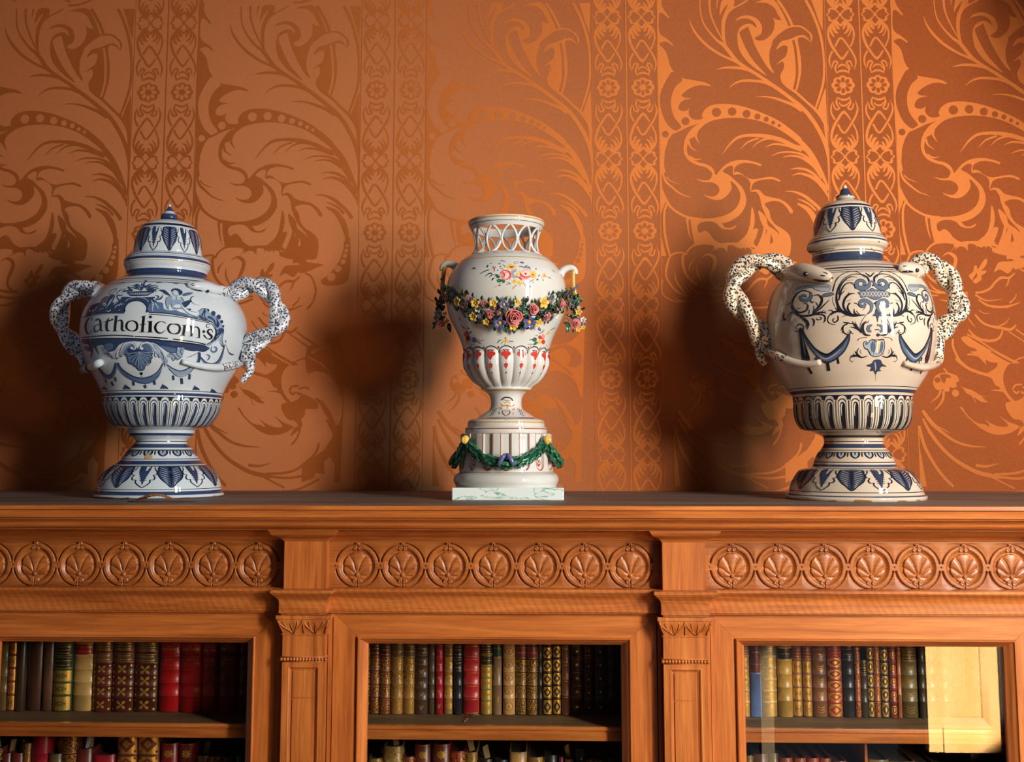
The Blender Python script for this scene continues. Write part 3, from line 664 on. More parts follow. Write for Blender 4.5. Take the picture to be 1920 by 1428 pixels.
for s in (-1, 0, 1): carv.tube([cs(s*.97*HP, t) for t in (0, .3, .6, 1)], [.0012]*4, 6)
zbase = .09
shaft = MB(); shaft.box(-HP, HP, YP+.004, Yf+.012, zbase, zcap0-.001)
shaft.box(-HP, HP, YP, YP+.004, zbd-.004, zcap0-.004)
xi, zi1 = .0268, Z(1250, YP)
for a, b in ((-HP, -xi), (xi, HP)): shaft.box(a, b, YP, YP+.004, zbase, zbd-.004)
shaft.box(-xi, xi, YP, YP+.004, zi1, zbd-.004)
pan = MB(); fsweep(-xi, xi, zbase+.1, zi1, [(0, YP), (.0018, YP-.0004), (.0035, YP+.0005), (.0055, YP+.0028), (.0068, YP+.0032), (.0072, YP+.0045)], pan)
pz = Z(1312, YP); pt_ = Z(1261, YP)
pan.box(-.0180, .0180, YP+.0022, YP+.006, pz+.0012, pt_); pan.box(-.0180, .0180, YP+.0022, YP+.006, zbase+.12, pz-.0012)
for i, q in enumerate(pil):
    def put(mbx, name, m_, par, sm=None):
        o = mesh(name, [(v.x+q, v.y, v.z) for v in mbx.v], mbx.f, m_, par, None, sm); return o
    s_ = put(shaft, 'pilaster', WV, bc); put(cap, 'capital', WV, s_, 35); put(carv, 'leaf_carving', WV, s_, 0); put(beadmb, 'bead_moulding', WV, s_, 0); put(pan, 'sunk_panel', WV, s_)
# carcass behind the doors
zbot = .05
mb = MB(); mb.box(XL, XR, YK-.012, YK, zbot, ZT-.012); mb.build('back_panel', WD, bc)
for q in pil:
    mb = MB(); mb.box(q-.012, q+.012, Yf+.012, YK-.012, zbot, ZT-.012); mb.build('partition', WD, bc)
for q, s in ((pil[0], -1), (pil[3], 1)):
    mb = MB(); mb.box(min(q, q+s*.12), max(q, q+s*.12), Yf, Yf+.02, zbot, zar); mb.build('end_stile', WV, bc)
mb = MB(); mb.box(XL-.01, XR+.01, Yf-.03, YK, 0, .09); mb.build('plinth', WH, bc)
# doors
GXh = (at(1165, 1300, 1.833).x-at(690, 1300, 1.833).x)/2; GXc = (at(1165, 1300, 1.833).x+at(690, 1300, 1.833).x)/2
zg = Z(1207, 1.831); zd = za-.0008; dz0 = .1; bw = .0165
DW = PP/2-HP-.009
doors = []
for b in bays:
    c = b+(GXc-XC)
    gx0, gx1 = c-GXh, c+GXh; x0, x1 = b-DW, b+DW; z1 = zd; g0 = .16
    fx0, fx1, fz1, fz0 = gx0-bw, gx1+bw, zg+.0135, g0-.0135
    d = MB()   # outer stile edge strip
    d.box(x0-.0075, x0-.0015, Yf-.004, Yf+.014, dz0, z1); d.box(x1+.0015, x1+.0075, Yf-.004, Yf+.014, dz0, z1)
    door = d.build('cabinet_door', WV, bc)
    def quad(pts, name, m_):
        k = MB(); n = len(pts); k.add([(x, Yf, z) for x, z in pts]+[(x, Yf+.018, z) for x, z in pts], [tuple(range(n))[::-1]]+[tuple(range(n, 2*n))]+[(i, (i+1) % n, n+(i+1) % n, n+i) for i in range(n)])
        o = k.build(name, m_, door); return o
    e = .0002
    quad([(x0, z1-e), (fx0-e, fz1), (fx0-e, fz0), (x0, dz0)], 'stile', WV); quad([(x1, z1-e), (x1, dz0), (fx1+e, fz0), (fx1+e, fz1)], 'stile', WV)
    quad([(x0+e, z1), (x1-e, z1), (fx1, fz1+e), (fx0, fz1+e)], 'rail', WH); quad([(x0+e, dz0), (fx0, fz0-e), (fx1, fz0-e), (x1-e, dz0)], 'rail', WH)
    pr = [(0, Yf+.002), (0, Yf-.0035), (.0015, Yf-.005), (.003, Yf-.0048), (.0042, Yf-.0022), (.0062, Yf-.001), (.0100, Yf+.004), (.0135, Yf+.0085), (.0150, Yf+.0095), (.0165, Yf+.0125), (.0165, Yf+.017)]
    k = MB(); rows = []
    for cx_, cz_, sx, sz in ((fx0, fz0, 1, 1), (fx0, fz1, 1, -1), (fx1, fz1, -1, -1), (fx1, fz0, -1, 1), (fx0, fz0, 1, 1)):
        rows.append([(cx_+sx*i, y, cz_+sz*i*(.0135/.0165)) for i, y in pr])
    k.grid(rows, 0, flip=True)
    for f_ in range(len(k.m)): k.m[f_] = (f_//(len(pr)-1)+1) % 2
    k.build('glazing_bead', [WH, WV], door, 40)
    k = MB(); k.box(gx0-.003, gx1+.003, Yf+.0135, Yf+.0165, g0-.003, zg+.003); k.build('glass_pane', GL, door)
    doors.append((gx0, gx1))
# shelves inside
YS = 1.858; zs1 = Z(1361, YS); zs1b = Z(1387.5, YS)
shelf_z = [zs1, zs1-.262, zs1-.262-.27, zs1-.262-.54]
for bi, b in enumerate(bays):
    for zi_ in shelf_z:
        mb = MB(); mb.box(b-PP/2+.0125, b+PP/2-.0125, YS+.004, YK-.0125, zi_-.016, zi_-.0008); s_ = mb.build('shelf', WS, bc)
        th_ = zs1-zs1b
        mb = sweep([(b-PP/2+.0125, YS+.004), (b+PP/2-.0125, YS+.004)], [(-.004, zi_), (.004, zi_), (.0045, zi_-.001), (.0045, zi_-.0055), (.003, zi_-.0065), (.0022, zi_-.0085), (.0038, zi_-.0095), (.0038, zi_-th_+.0015), (.003, zi_-th_), (-.004, zi_-th_)])
        mb.build('shelf_edge', WH, s_, 35)
# ------------------------------------------------------------ jars and vase: glazes
def glaze(name, c, c2=None, rough=.35, coat=1.):
    m = mat(name, c, .5, coat=coat, croug=.03, spec=.12)
    if c2: noisecol(m, [(.35, c2), (.6, c)], 7, (1, 1, 1), 3)
    return m
GW = glaze('tin_glaze_white_cool_lit', (206, 217, 226), (194, 206, 214)); GC = glaze('tin_glaze_cream_warm_lit', (202, 188, 170), (188, 170, 150)); GP = glaze('porcelain_white', (206, 206, 202), (194, 190, 180))  # jar glazes: cool light at left, warm at right mixed into the colour
BL = dict(d=glaze('cobalt_dark', (18, 20, 38)), b=glaze('cobalt_blue', (42, 60, 98)), m=glaze('cobalt_mid', (80, 104, 142)), l=glaze('cobalt_wash', (136, 158, 184)), w=GW, v=glaze('manganese_wash', (110, 96, 108)), k=glaze('manganese_black', (22, 16, 18)), t=glaze('chipped_clay', (150, 100, 56), None, .8, 0), o=glaze('ochre_rim', (190, 150, 84)))
BR = dict(d=glaze('cobalt_dark_ink', (24, 24, 36)), b=glaze('cobalt_blue_grey', (44, 54, 76)), m=glaze('cobalt_grey', (82, 96, 116)), l=glaze('cobalt_grey_wash', (150, 156, 164)), w=GC, v=BL['v'], k=BL['k'], t=BL['t'], o=BL['o'])
def bands_of(L, spec):
    return [(L.zf(a), L.zf(b), i) for a, b, i in spec]
def leafring(L, z0, z1, n, th0, mats, parent, name, off=.0004):
    """alternate solid leaves with white veins and lobed leaves with a dark spine"""
    p = Paint(4.)
    for i in range(n):
        p.to(100*i, 0, 6.0); p.unit(); sy = 100*6.0/285
        def q(s): return [c for x, y in pairs(s) for c in (x, y*sy)]
        p.Fi('b', q("-128 0 -140 60 -132 110 -100 165 -50 215 5 268 60 215 120 160 138 110 140 60 128 0"), 0)
        p.S('d', q("-130 0 -142 90 -105 160 -50 215 5 270 60 215 122 155 142 90 128 0"), 15, 1.2)
        p.S('d', q("0 0 3 120 5 250"), "44 34 8", .6)
        for k_ in range(8):
            y = 20+k_*27; w = 118*(1-(max(0, k_-3)/6)**1.5)
            for s in (-1, 1): p.S('w', q(f"{s*30} {y+26} {s*(30+w)/2} {y+8} {s*w} {y-6 if y > 26 else 14}"), "4 8 9 4", 1)
        x0 = 300
        def r(s, sg=1): return [c for x, y in pairs(s) for c in (x0+sg*x, y*sy)]
        for sg in (-1, 1):
            p.Fi('b', r("0 0 8 60 10 190 -2 232 -16 190 -34 130 -62 70 -70 0" if sg < 0 else "0 60 30 50 60 0 74 0 60 60 34 120 10 190 -6 120", 1 if sg < 0 else 1), .4)
            p.S('d', r("116 5 126 40 150 70 138 105 108 108 128 140 112 172 76 168 80 196 58 226 0 272", sg), "8 14 15 14 12 15 16 14 14 15 13", 1)
            for k_ in range(7):
                y = 6+k_*26; l = 84-k_*8
                p.S('d', r(f"{44-k_*6} {y+22} {(l+44)/2} {y+10} {l} {y+10}", sg), "14 9 3", .8)
    return p.emit(name, mats, L.ring(n, z0, z1, th0, off), parent, (9, 9))
def fluting(L, z0, z1, n, th0, mats, parent, dark='d', off=.0004, inner='b'):
    p = Paint(5.)
    for i in range(n):
        p.to(100*i-50, 0, 1); p.unit()
        p.Fi(dark, "0 -1 0 12 14 13 20 5 35 1 50 0 65 1 80 5 86 13 100 12 100 -1", 0, False)
        p.S('w', "15 16 20 7 35 3 50 2 65 3 80 7 85 16", 4, .8)
        for x in (3, 97): p.S('k', f"{x} 14 {x} 99", 3.2, .4)
        p.S('k', "20 99 20 25 26 16 38 11 50 10 62 11 74 16 80 25 80 99", 3.6, .6)
        p.Fi(inner, "36 99 35 30 40 21 52 18 66 21 72 30 71 99", .6, False); p.Fi('k', "58 99 60 60 60 30 66 24 72 32 71 99", .9, False)
        p.S('w', "42 62 41 40 45 28 52 24", "2 7 7 2", 1.2)
    return p.emit('painted_fluting', mats, L.ring(n, z0, z1, th0, off), parent, (30, 8))
def ucollar(L, z0, z1, n, th0, mats, parent, off=.0004):
    p = Paint(6.)
    for i in range(n):
        p.to(100*i-50, 0, 1); p.unit()
        p.Fi('l', "24 0 26 45 50 78 74 45 76 0", 0); p.S('d', "22 0 25 48 50 84 75 48 78 0", 13, 1); p.S('d', "50 0 50 40", "10 4", 1); p.S('d', "100 0 98 30 98 66", "6 10 5", 1); p.S('d', "0 2 50 0 100 2", 8, .7)
    return p.emit('painted_collar', mats, L.ring(n, z0, z1, th0, off), parent)
# ---- snakes
def spotted(name, base, dark, scale=190., thr=.36):
    m = mat(name, base, .35, coat=1, croug=.04); N = m.node_tree; b = N.nodes['Principled BSDF']
    g = N.nodes.new('ShaderNodeNewGeometry'); v = N.nodes.new('ShaderNodeTexVoronoi'); v.inputs['Scale'].default_value = scale; v.inputs['Randomness'].default_value = .85
    ns = N.nodes.new('ShaderNodeTexNoise'); ns.inputs['Scale'].default_value = 260; mxv = N.nodes.new('ShaderNodeMix'); mxv.data_type = 'VECTOR'; mxv.inputs[0].default_value = .006
    N.links.new(g.outputs['Position'], ns.inputs['Vector']); N.links.new(g.outputs['Position'], mxv.inputs[4]); N.links.new(ns.outputs[1], mxv.inputs[5]); N.links.new(mxv.outputs[1], v.inputs['Vector'])
    r = N.nodes.new('ShaderNodeValToRGB'); r.color_ramp.elements[0].color = (*lin(dark), 1); r.color_ramp.elements[0].position = thr; r.color_ramp.elements[1].color = (*lin(base), 1); r.color_ramp.elements[1].position = thr+.06
    N.links.new(v.outputs['Distance'], r.inputs[0]); N.links.new(r.outputs[0], b.inputs['Base Color'])
    return m
SL = spotted('snake_glaze_blue', (222, 226, 232), (40, 50, 84), 235., .43); SR = spotted('snake_glaze_black', (226, 206, 180), (34, 30, 40), 225., .43)
def strand(L, name, pre, mid, turns, ph, post, r, mats, parent, amp=.8, fade=None, label=None, sgn=1):
    """one snake of a twisted handle. pre/post: ('p',x,y,dY) in the axis plane or ('s',x,y) lying on the body; mid: centre line in picture pixels"""
    mpp = at(961, 600, L.cy).x-at(960, 600, L.cy).x; P = []; R = []
    def node(n_):
        if n_[0] == 'p': q = at(n_[1], n_[2], L.cy); return Vector((q.x, L.cy+n_[3]*mpp, q.z))
        th, z = L.hit(n_[1], n_[2]); return L.pt(th, z, r*mpp*.35)[0]
    pts = [node(n_) for n_ in pre]
    M = catmull(mid, 5); n = len(M)
    for i, (x, y) in enumerate(M):
        a, b = M[max(0, i-1)], M[min(n-1, i+1)]; d = hypot(b[0]-a[0], b[1]-a[1]); nx_, ny_ = -(b[1]-a[1])/d, (b[0]-a[0])/d
        f = 2*pi*turns*i/(n-1)+ph; A = r*amp
        if i % 2 == 0: pts.append(node(('p', x+nx_*A*cos(f), y+ny_*A*cos(f), A*sin(f)*sgn)))
    pts += [node(n_) for n_ in post]
    q = catmull([tuple(v) for v in pts], 4); n = len(q); npre = len(pre)*4; npost = len(post)*4
    rr = []
    for i in range(n):
        k_ = 1.
        if pre and i < 3: k_ = .8+.07*i
        if post and i > n-npost: k_ = max(.30, 1-(i-(n-npost))/npost*.62)
        rr.append(r*mpp*k_)
    mb = MB(); mb.tube(q, rr, 12); k = 12
    if post:   # the tip of the tail is bare glaze
        nf = int(npost*(.45 if len(post) > 4 else .12)); 
        for i in range(len(mb.m)-2-nf*k, len(mb.m)): mb.m[i] = 1
    return mb.build(name, mats, parent, 0)
def snake_head(L, pts, widths, mats, parent, eye=None, mouth=None, nostrils=(), hgt=.8, lift=3., ):
    """head lofted along picture points lying on the shoulder of the jar"""
    mpp = at(961, 600, L.cy).x-at(960, 600, L.cy).x; P = []
    for x, y in pts:
        th, z = L.hit(x, y); p_, n_ = L.pt(th, z, 0); P.append((p_, n_))
    q = catmull([(*(p_+n_*lift*mpp), w) for (p_, n_), w in zip(P, widths)], 6)
    mb = MB(); rows = []; n = len(q)
    for i in range(n):
        c = Vector(q[i][:3]); t = (Vector(q[min(i+1, n-1)][:3])-Vector(q[max(i-1, 0)][:3])).normalized()
        nn = P[min(len(P)-1, int(i/(n-1)*(len(P)-1)+.5))][1]; sd = t.cross(nn).normalized(); w = q[i][3]*mpp
        rows.append([c+(sd*cos(2*pi*j/16)+nn*sin(2*pi*j/16)*hgt)*w for j in range(16)])
    mb.grid(rows, 0, closed=True); b = len(mb.v); mb.f.append(tuple(range(16))); mb.m.append(0); mb.f.append(tuple(range(b-16, b))[::-1]); mb.m.append(0)
    hd = mb.build('snake_head', mats[1], parent, 0)
    from mathutils.bvhtree import BVHTree
    bv = BVHTree.FromPolygons([v for v in mb.v], mb.f)
    def onh(x, y):
        d = ray(x, y).normalized(); h = bv.ray_cast(CAM, d)
        return (h[0], h[1]) if h[0] is not None else (None, None)
    pp = MB()
    if eye:
        c, n_ = onh(*eye[:2])
        if c:
            if n_.dot(c-CAM) > 0: n_ = -n_
            pp.ball(c, (eye[2]*mpp, eye[2]*mpp*.8, eye[2]*mpp*.85), 12, 8)
    for m_ in ([mouth] if mouth else [])+list(nostrils):
        tp = [];
        for x, y in catmull(m_[1], 4):
            c, n_ = onh(x, y)
            if c:
                if n_.dot(c-CAM) > 0: n_ = -n_
                tp.append(c)
        if len(tp) > 2: pp.tube(tp, [m_[0]*mpp*(.35+.65*sin(pi*(i+.5)/len(tp))) for i in range(len(tp))], 6)
    if pp.v: pp.build('painted_face', mats[2], parent, 0)
    return hd
# ============================================================ left jar
rowsL = [(384.2,319,321),(386,317.5,322.5),(391.5,317.5,324.2),(400,311,331),(406,305,336),(412.5,304.5,337.3),(414.2,308,334),(416,314,330),(416.6,300,350),(423,279,364),(431,267,372),(444,259.5,377),(461,255,381),(478,252,382.7),(482.5,251,383.5),
 (485.5,240,391),(491,236,396),(497,234.5,397.5),(503,235.5,397.7),(508.5,239.5,396),(511,241,394.5),(516,241.8,394),(521.5,242.5,394),(526,236,401),(533,220,413),(540,206,424),(552,189,437),(570,170,450.5),(591,156,461.3),(612,151,465.4),(633,149.2,464.2),(654,152.5,461.3),(675,158.8,454),(696,170,446.5),(717,183,434),(734,193,425.5),(742,196,423.6),
 (745,198,422.3),(760,198.5,422.2),(778,203,417),(797,215.5,402.4),(802,226,392),(806,243,374.5),(812,247,371),(818,249.5,368.5),(826,257.5,356),(833,257,356.2),(843,245,364.6),(856,234.4,373),(864,228,378),(869,222,383.5),(876,207.5,391.6),(889,192.4,406.6),(906,184,415),(919,181,417),(923.5,180.2,419),(928,173.6,420),(930,174.0,419.6),(931.6,178,416)]
A1 = Lathe(2.05, rowsL, 3)
jarL = empty('apothecary_jar', (A1.cx, A1.cy, ZT), 'white lidded jar lettered Catholicon in a blue banner, twisted snake handles, at left', 'jar')
dz = ZT+.0004-min(z for r, z in A1.prof)
A1.prof = [(r, z+dz) for r, z in A1.prof]; A1._tab()
zk = A1.zp(416.2)+dz; zn = A1.zp(510)+dz
ML = [GW, BL['b'], BL['d'], BL['l'], BL['o'], BL['t']]
spec = [(501.8,516.5,1),(520.5,522.2,2),(524,526,3),(528,529.3,2),(731,732.4,2),(735.8,741,1),(743.2,744.6,2),(799,800.8,2),(803.5,805,3),(811.5,816.2,1),(826.6,828,2),(831.8,839,1),(842.2,843.4,2),(859.6,861,2),(863.5,870.5,1),(872.8,874.4,2),(917,918.2,2),(921.5,928.3,1)]
body = A1.build('body', A1.z0, zn, ML, jarL, bands_of(A1, spec), 128)
lid = A1.build('lid', zn-.0002, zk, ML, jarL, bands_of(A1, [(417, 421, 2), (423, 424.2, 3), (472.5, 473.7, 1), (476, 477.3, 3), (478.6, 483.5, 1), (485.8, 487.3, 4), (497.6, 500.6, 2)]), 128)
knob = A1.build('knob', zk, A1.z1, ML, lid, bands_of(A1, [(387, 396.2, 1), (400.2, 411, 1)]), 32)
leafring(A1, A1.zf(425.3), A1.zf(470.5), 7, rad(1.5), BL, lid, 'painted_leaves')
fluting(A1, A1.zf(744.5), A1.zf(799), 36, rad(2), BL, body)
ucollar(A1, A1.zf(844.5), A1.zf(857), 15, rad(3), BL, body)
leafring(A1, A1.zf(875), A1.zf(916), 7, rad(10), BL, body, 'painted_foot_leaves')
# banner and ornament, drawn on the body
p = Paint(1.6)
a = p.to(140, 520, 11.9)
a.Fi('b', "250 860 300 720 350 640 450 590 560 560 700 520 790 400 880 380 900 440 850 560 1000 520 1050 440 1150 430 1300 440 1400 430 1600 440 1780 430 1790 470 1750 480 1904 600 1904 780 1600 770 1610 700 1590 620 1540 560 1450 520 1360 510 1270 530 1190 580 1130 660 1100 780 700 790 400 830", 0)
a.S('d', "1110 785 1115 700 1170 600 1260 540 1370 520 1480 535 1560 590 1610 670 1595 785", 20)
a.S('d', "190 885 400 825 700 790 1110 785", 18); a.S('k', "240 890 450 845 750 812 1110 806", 9)
a.S('k', "180 1340 400 1315 800 1290 1100 1295 1320 1310", 24); a.S('k', "1345 1315 1600 1325 1904 1345", 24); a.S('d', "180 1390 500 1362 800 1352 1300 1357 1904 1387", 16)
for s_, w_ in (("860 625 900 580 960 570", "4 16 6"), ("900 695 925 640 1000 600", "6 18 6"), ("690 700 730 640 780 560 810 480", "6 12 16 4"), ("700 740 750 755 805 735 800 710", "8 16 18 10"), ("980 640 1010 610 1040 560", "6 14 6"), ("560 740 600 690 660 690", "6 12 6"), ("430 740 480 690 500 640", "4 12 6"), ("630 600 660 580 700 600 680 630 640 625", "10 20 20 18 8"), ("1700 500 1740 560 1760 620 1730 700", "6 18 18 6"), ("1780 560 1830 620 1880 700", "6 20 8"), ("820 540 850 480 870 430", "4 10 4")): a.S('w', s_, w_, 2)
for x, y in ((1150, 520), (1180, 500), (1210, 484), (1245, 470), (1280, 460), (1320, 450), (1360, 444), (1400, 440), (1440, 444), (1480, 450), (1520, 460), (1555, 474), (1590, 490), (1620, 510), (1645, 535), (1080, 590), (1050, 610), (1735, 610), (1745, 640), (1740, 670), (1735, 705), (1745, 740), (1000, 730), (1000, 620)): a.O('w', x, y, 11, 2.2)
a.S('b', "1095 385 1020 405 965 395 950 440 1000 510 1060 505 1095 460 1150 450", "6 26 22 24 30 26 22 10", 1)
a.Fi('d', "1190 325 1760 305 1640 400 1600 410 1250 415 1220 370"); a.Fi('m', "1215 345 1720 328 1640 380 1245 390", .8)
for i in range(9): a.S('w', f"{1255+i*50} 345 {1270+i*41} 385", 12, 2)
for s_ in ("1500 290 1400 250 1210 220", "1480 260 1360 200 1280 185", "1480 250 1430 180 1370 160", "1490 240 1500 160 1510 130", "1530 230 1550 140 1590 80", "1560 230 1640 180 1720 150", "1580 250 1700 200 1830 170", "1600 270 1740 240 1860 210", "1620 290 1760 280 1830 320", "1300 290 1180 300 1050 325", "1280 280 1220 250 1190 230"): a.S('b', s_, "30 34 10", 1)
for x, y, r in ((1590, 80, 26), (1390, 170, 40), (1210, 222, 30), (1480, 240, 60), (1560, 200, 40), (1120, 305, 36), (1780, 290, 30), (1740, 240, 34), (1680, 250, 40)): a.O('b', x, y, r, 1.1, r*.6)
for s_ in ("1440 230 1480 200 1520 200", "1400 250 1440 240 1470 270", "1560 260 1600 240 1640 250"): a.S('w', s_, "4 10 4", 2)
a.S('v', "760 360 830 290 930 250 945 268 880 330 790 385 760 360", "8 12 14 10 12 12 8"); a.S('v', "1250 105 1150 115 1020 150 900 200", "16 10 6 4"); a.S('d', "920 390 1000 300 1100 260 1160 250", "6 14 10 4")
a.Fi('v', "620 480 700 420 760 430 740 520 690 600 640 640 600 620 590 540"); a.S('w', "740 640 800 560 840 470", "6 22 6", 2)
# lettering
for s_, w_ in (("400 965 385 912 340 902 280 960 245 1080 255 1180 290 1245 340 1240 385 1172", "9 18 14 32 46 42 28 14 9"), ("480 972 500 932 550 934 580 985 588 1080 592 1172 640 1190", "26 24 28 40 42 38 8"), ("575 1050 490 1062 442 1115 455 1200 500 1205 572 1155", "10 14 26 36 22 10"),
    ("770 900 728 1000 716 1100 735 1180 795 1182", "10 48 52 42 8"), ("650 990 740 978 830 945 862 932", "10 22 30 44"), ("932 860 918 1000 908 1100 902 1192", 54), ("880 862 985 857", 12), ("850 1197 960 1195", 12), ("920 1015 980 962 1050 962 1064 1050 1064 1170 1140 1190", "10 16 38 54 46 8"),
    ("1280 960 1370 1000 1400 1080 1370 1170 1270 1192 1180 1150 1158 1080 1190 1000 1285 960", "14 44 48 44 16 40 48 36 14"), ("1545 868 1532 1000 1522 1100 1512 1212", 58), ("1485 885 1590 850", 14), ("1440 1217 1580 1215", 12), ("1455 1050 1590 1040", 14), ("1692 972 1684 1215", 74), ("1620 977 1740 975", 13), ("1610 1220 1745 1216", 13)): a.S('k', s_, w_, 1)
a.Fi('k', "1690 848 1737 885 1690 917 1648 885", 1, False)
a = p.to(280, 520, 9.52)
for s_, w_ in (("292 828 270 798 190 790 130 830 105 900 140 970 210 992 288 938", "8 13 16 34 44 38 20 8"), ("430 830 520 850 545 920 510 990 430 1005 360 970 335 900 370 840 432 830", "12 34 42 34 12 34 40 30 12"), ("630 850 618 950 602 1032", 46), ("580 850 670 850", 10), ("560 1037 645 1037", 10), ("650 893 700 862 740 872 752 930 752 1042", "8 14 34 38 34"), ("700 1046 770 1046", 8), ("760 915 800 884 860 892 887 945 887 1072", "8 14 30 34 30"), ("840 1072 910 1076", 8),
    ("1130 980 1110 932 1062 930 1040 970 1070 1010 1112 1050 1090 1092 1030 1092 982 1042 958 1025", "10 18 26 38 40 40 28 14 28 10"), ("1080 850 1050 832 1017 850 1017 880 1050 892 1075 880", "6 10 15 15 10 6")): a.S('k', s_, w_, 1)
a.Fi('k', "970 933 1002 965 970 997 938 965", 1, False); a.Fi('d', "20 675 55 702 20 735 -12 702", 1, False)
a.S('d', "0 628 300 641 600 690 850 741 1110 796", 15); a.S('d', "0 657 300 677 600 717 850 767 1080 817 1152 882 1184 980 1160 1062 1100 1142 1040 1182 1022 1202", 12)
a.S('k', "0 1062 330 1087", 20); a.S('k', "420 1097 640 1127 840 1157 1010 1192", 18); a.S('d', "0 1102 400 1132 700 1167 1000 1207", 12)
a.Fi('l', "870 600 900 575 960 560 1040 590 1060 630 1130 620 1190 690 1250 700 1280 780 1310 880 1325 960 1300 1100 1310 1225 1260 1180 1240 1120 1150 1160 1080 1215 1020 1215 1160 1100 1195 1000 1170 880 1110 805 1000 765 870 730 850 680 890 650", 0)
a.Fi('b', "1030 700 1110 690 1200 740 1240 800 1250 860 1210 900 1180 860 1130 780 1080 740", .8); a.Fi('b', "1195 950 1290 900 1320 960 1230 1100 1150 1130 1080 1190 1150 1100", .8); a.Fi('b', "880 690 940 640 980 560 1010 600 990 680 1030 760 930 740", .8)
for x, y, r in ((1140, 640, 42), (1235, 705, 42), (1290, 790, 30), (1315, 870, 22), (1050, 585, 20)): a.O('b', x, y, r, .5)
for s_, w_ in (("1060 700 1120 700 1180 760 1190 830", "6 22 22 6"), ("930 600 900 640 930 690", "6 16 6"), ("1240 940 1200 990", "4 20"), ("1250 1010 1200 1070", "4 20"), ("1290 990 1240 1080 1180 1120", "4 18 6"), ("1100 740 1140 800 1160 860", "6 16 6"), ("970 640 960 700 990 740", "4 14 4")): a.S('l' if w_ != "4 18 6" else 'w', s_, w_, 1.6)
for s_, w_ in (("850 720 1000 745 1110 795 1170 870 1195 1000 1150 1110 1030 1190", "8 8 10 10 10 10 8"), ("1310 880 1325 960 1300 1100 1315 1230 1270 1190", "6 8 8 16 6"), ("870 610 920 570 970 556 1060 580 1040 640", "4 10 10 12 6"), ("1180 690 1130 690 1060 700 1030 760", "6 10 10 6")): a.S('d', s_, w_, 2)
a.Fi('m', "90 440 160 440 240 460 265 560 380 590 460 580 560 620 640 640 740 690 860 700 850 735 600 685 300 632 0 612 0 480", 0)
a.Fi('l', "300 380 330 350 420 330 560 350 600 380 610 430 580 470 600 540 680 620 830 690 700 655 590 560 480 560 400 540 370 470 350 540 360 580 310 560 290 470", .6)
for s_, w_ in (("300 370 290 450 310 520 340 560", 7), ("380 330 300 370", 7), ("410 550 480 565 590 560 700 655 830 700", 8), ("620 440 700 410 745 400 720 460 650 530 610 520", 8), ("560 350 610 400 620 440", 8), ("480 340 485 400", 5), ("380 440 400 520", 7)): a.S('d', s_, w_, 1.5)
a.Fi('b', "590 450 700 415 740 410 700 480 650 530 600 500"); a.O('w', 460, 262, 62, 1.6, 66); a.Fi('b', "390 235 420 205 500 200 580 240 590 290 545 320 520 280 490 240 430 235 410 260", 1.9); a.S('d', "395 235 420 300 470 322 550 315", 6, 2); a.O('d', 432, 262, 8, 2.1); a.S('d', "425 290 450 296", 6, 2.1)
for s_ in ("430 360 470 375", "500 375 540 360", "480 450 530 455"): a.S('d', s_, 5, 2.1)
a.Fi('w', "440 500 500 480 560 500 540 540 470 540 435 525", 1.3); a.Fi('w', "410 345 460 340 475 385 430 400 408 375", 1.3); a.Fi('w', "495 345 540 345 555 385 515 400 495 380", 1.3)
a.Fi('b', "170 228 260 225 350 290 370 330 280 300 230 260", .8); a.Fi('m', "590 310 620 285 700 275 780 270 740 305 660 330 600 335", .8)
for s_, w_ in (("170 230 270 232 350 300 380 330", "6 12 10 4"), ("600 310 680 278 780 280", "4 12 4"), ("180 200 120 210 60 240 0 250", "4 20 26 6"), ("165 150 90 190 20 200", "4 20 10"), ("250 310 200 380 110 400 170 350 110 320", "6 30 8 22 8"), ("760 350 735 380 745 420 790 470 890 500", "20 16 16 6 4"), ("800 340 760 345", "4 16"), ("650 560 740 570 700 590 850 625", "6 24 8 6"), ("430 110 520 115", 10), ("130 95 220 92", 12)): a.S('b', s_, w_, 1.2)
a = p.to(140, 620, 5.95)
a.Fi('b', "90 100 300 92 600 84 900 102 1200 135 1470 175 1500 200 1440 235 1380 225 1300 225 1200 200 1150 185 1140 235 1090 250 1040 235 960 180 880 135 740 120 600 118 500 155 450 215 380 235 340 215 325 160 280 160 250 170 230 200 200 150 180 200 150 150 110 150", 0)
a.Fi('m', "340 150 420 140 430 190 380 225 345 205", .6); a.Fi('m', "960 165 1100 190 1130 200 1120 235 1060 235 1000 200", .6)
a.Fi('l', "300 165 335 240 400 275 440 310 490 295 530 240 570 165 640 145 680 190 650 205 600 175 560 225 545 275 500 300 470 320 430 280 370 250 340 225", .7)
a.Fi('l', "800 140 900 150 960 205 1000 270 1040 330 1020 385 985 350 960 300 900 250 860 190 790 150", .7); a.Fi('l', "1050 250 1130 255 1150 200 1220 190 1210 260 1190 285 1140 330 1080 300 1030 290", .7)
a.Fi('m', "555 225 600 172 650 150 700 190 750 150 820 150 872 225 860 300 850 350 800 375 770 430 735 442 700 430 670 395 610 365 590 310 555 262", .8)
for i, (x, y) in enumerate(((565, 265), (600, 320), (625, 360), (665, 395), (700, 425), (740, 440), (775, 420), (805, 370), (845, 345), (850, 300), (865, 250))):
    a.S('b', f"715 205 {(715+x)/2+(-8 if x < 715 else 8)} {(205+y)/2} {x} {y}", "4 12 3", 1.2); a.S('l', f"722 230 {(722+x)/2+6} {(230+y)/2} {x+8} {y-14}", "2 8 5", 1.3)
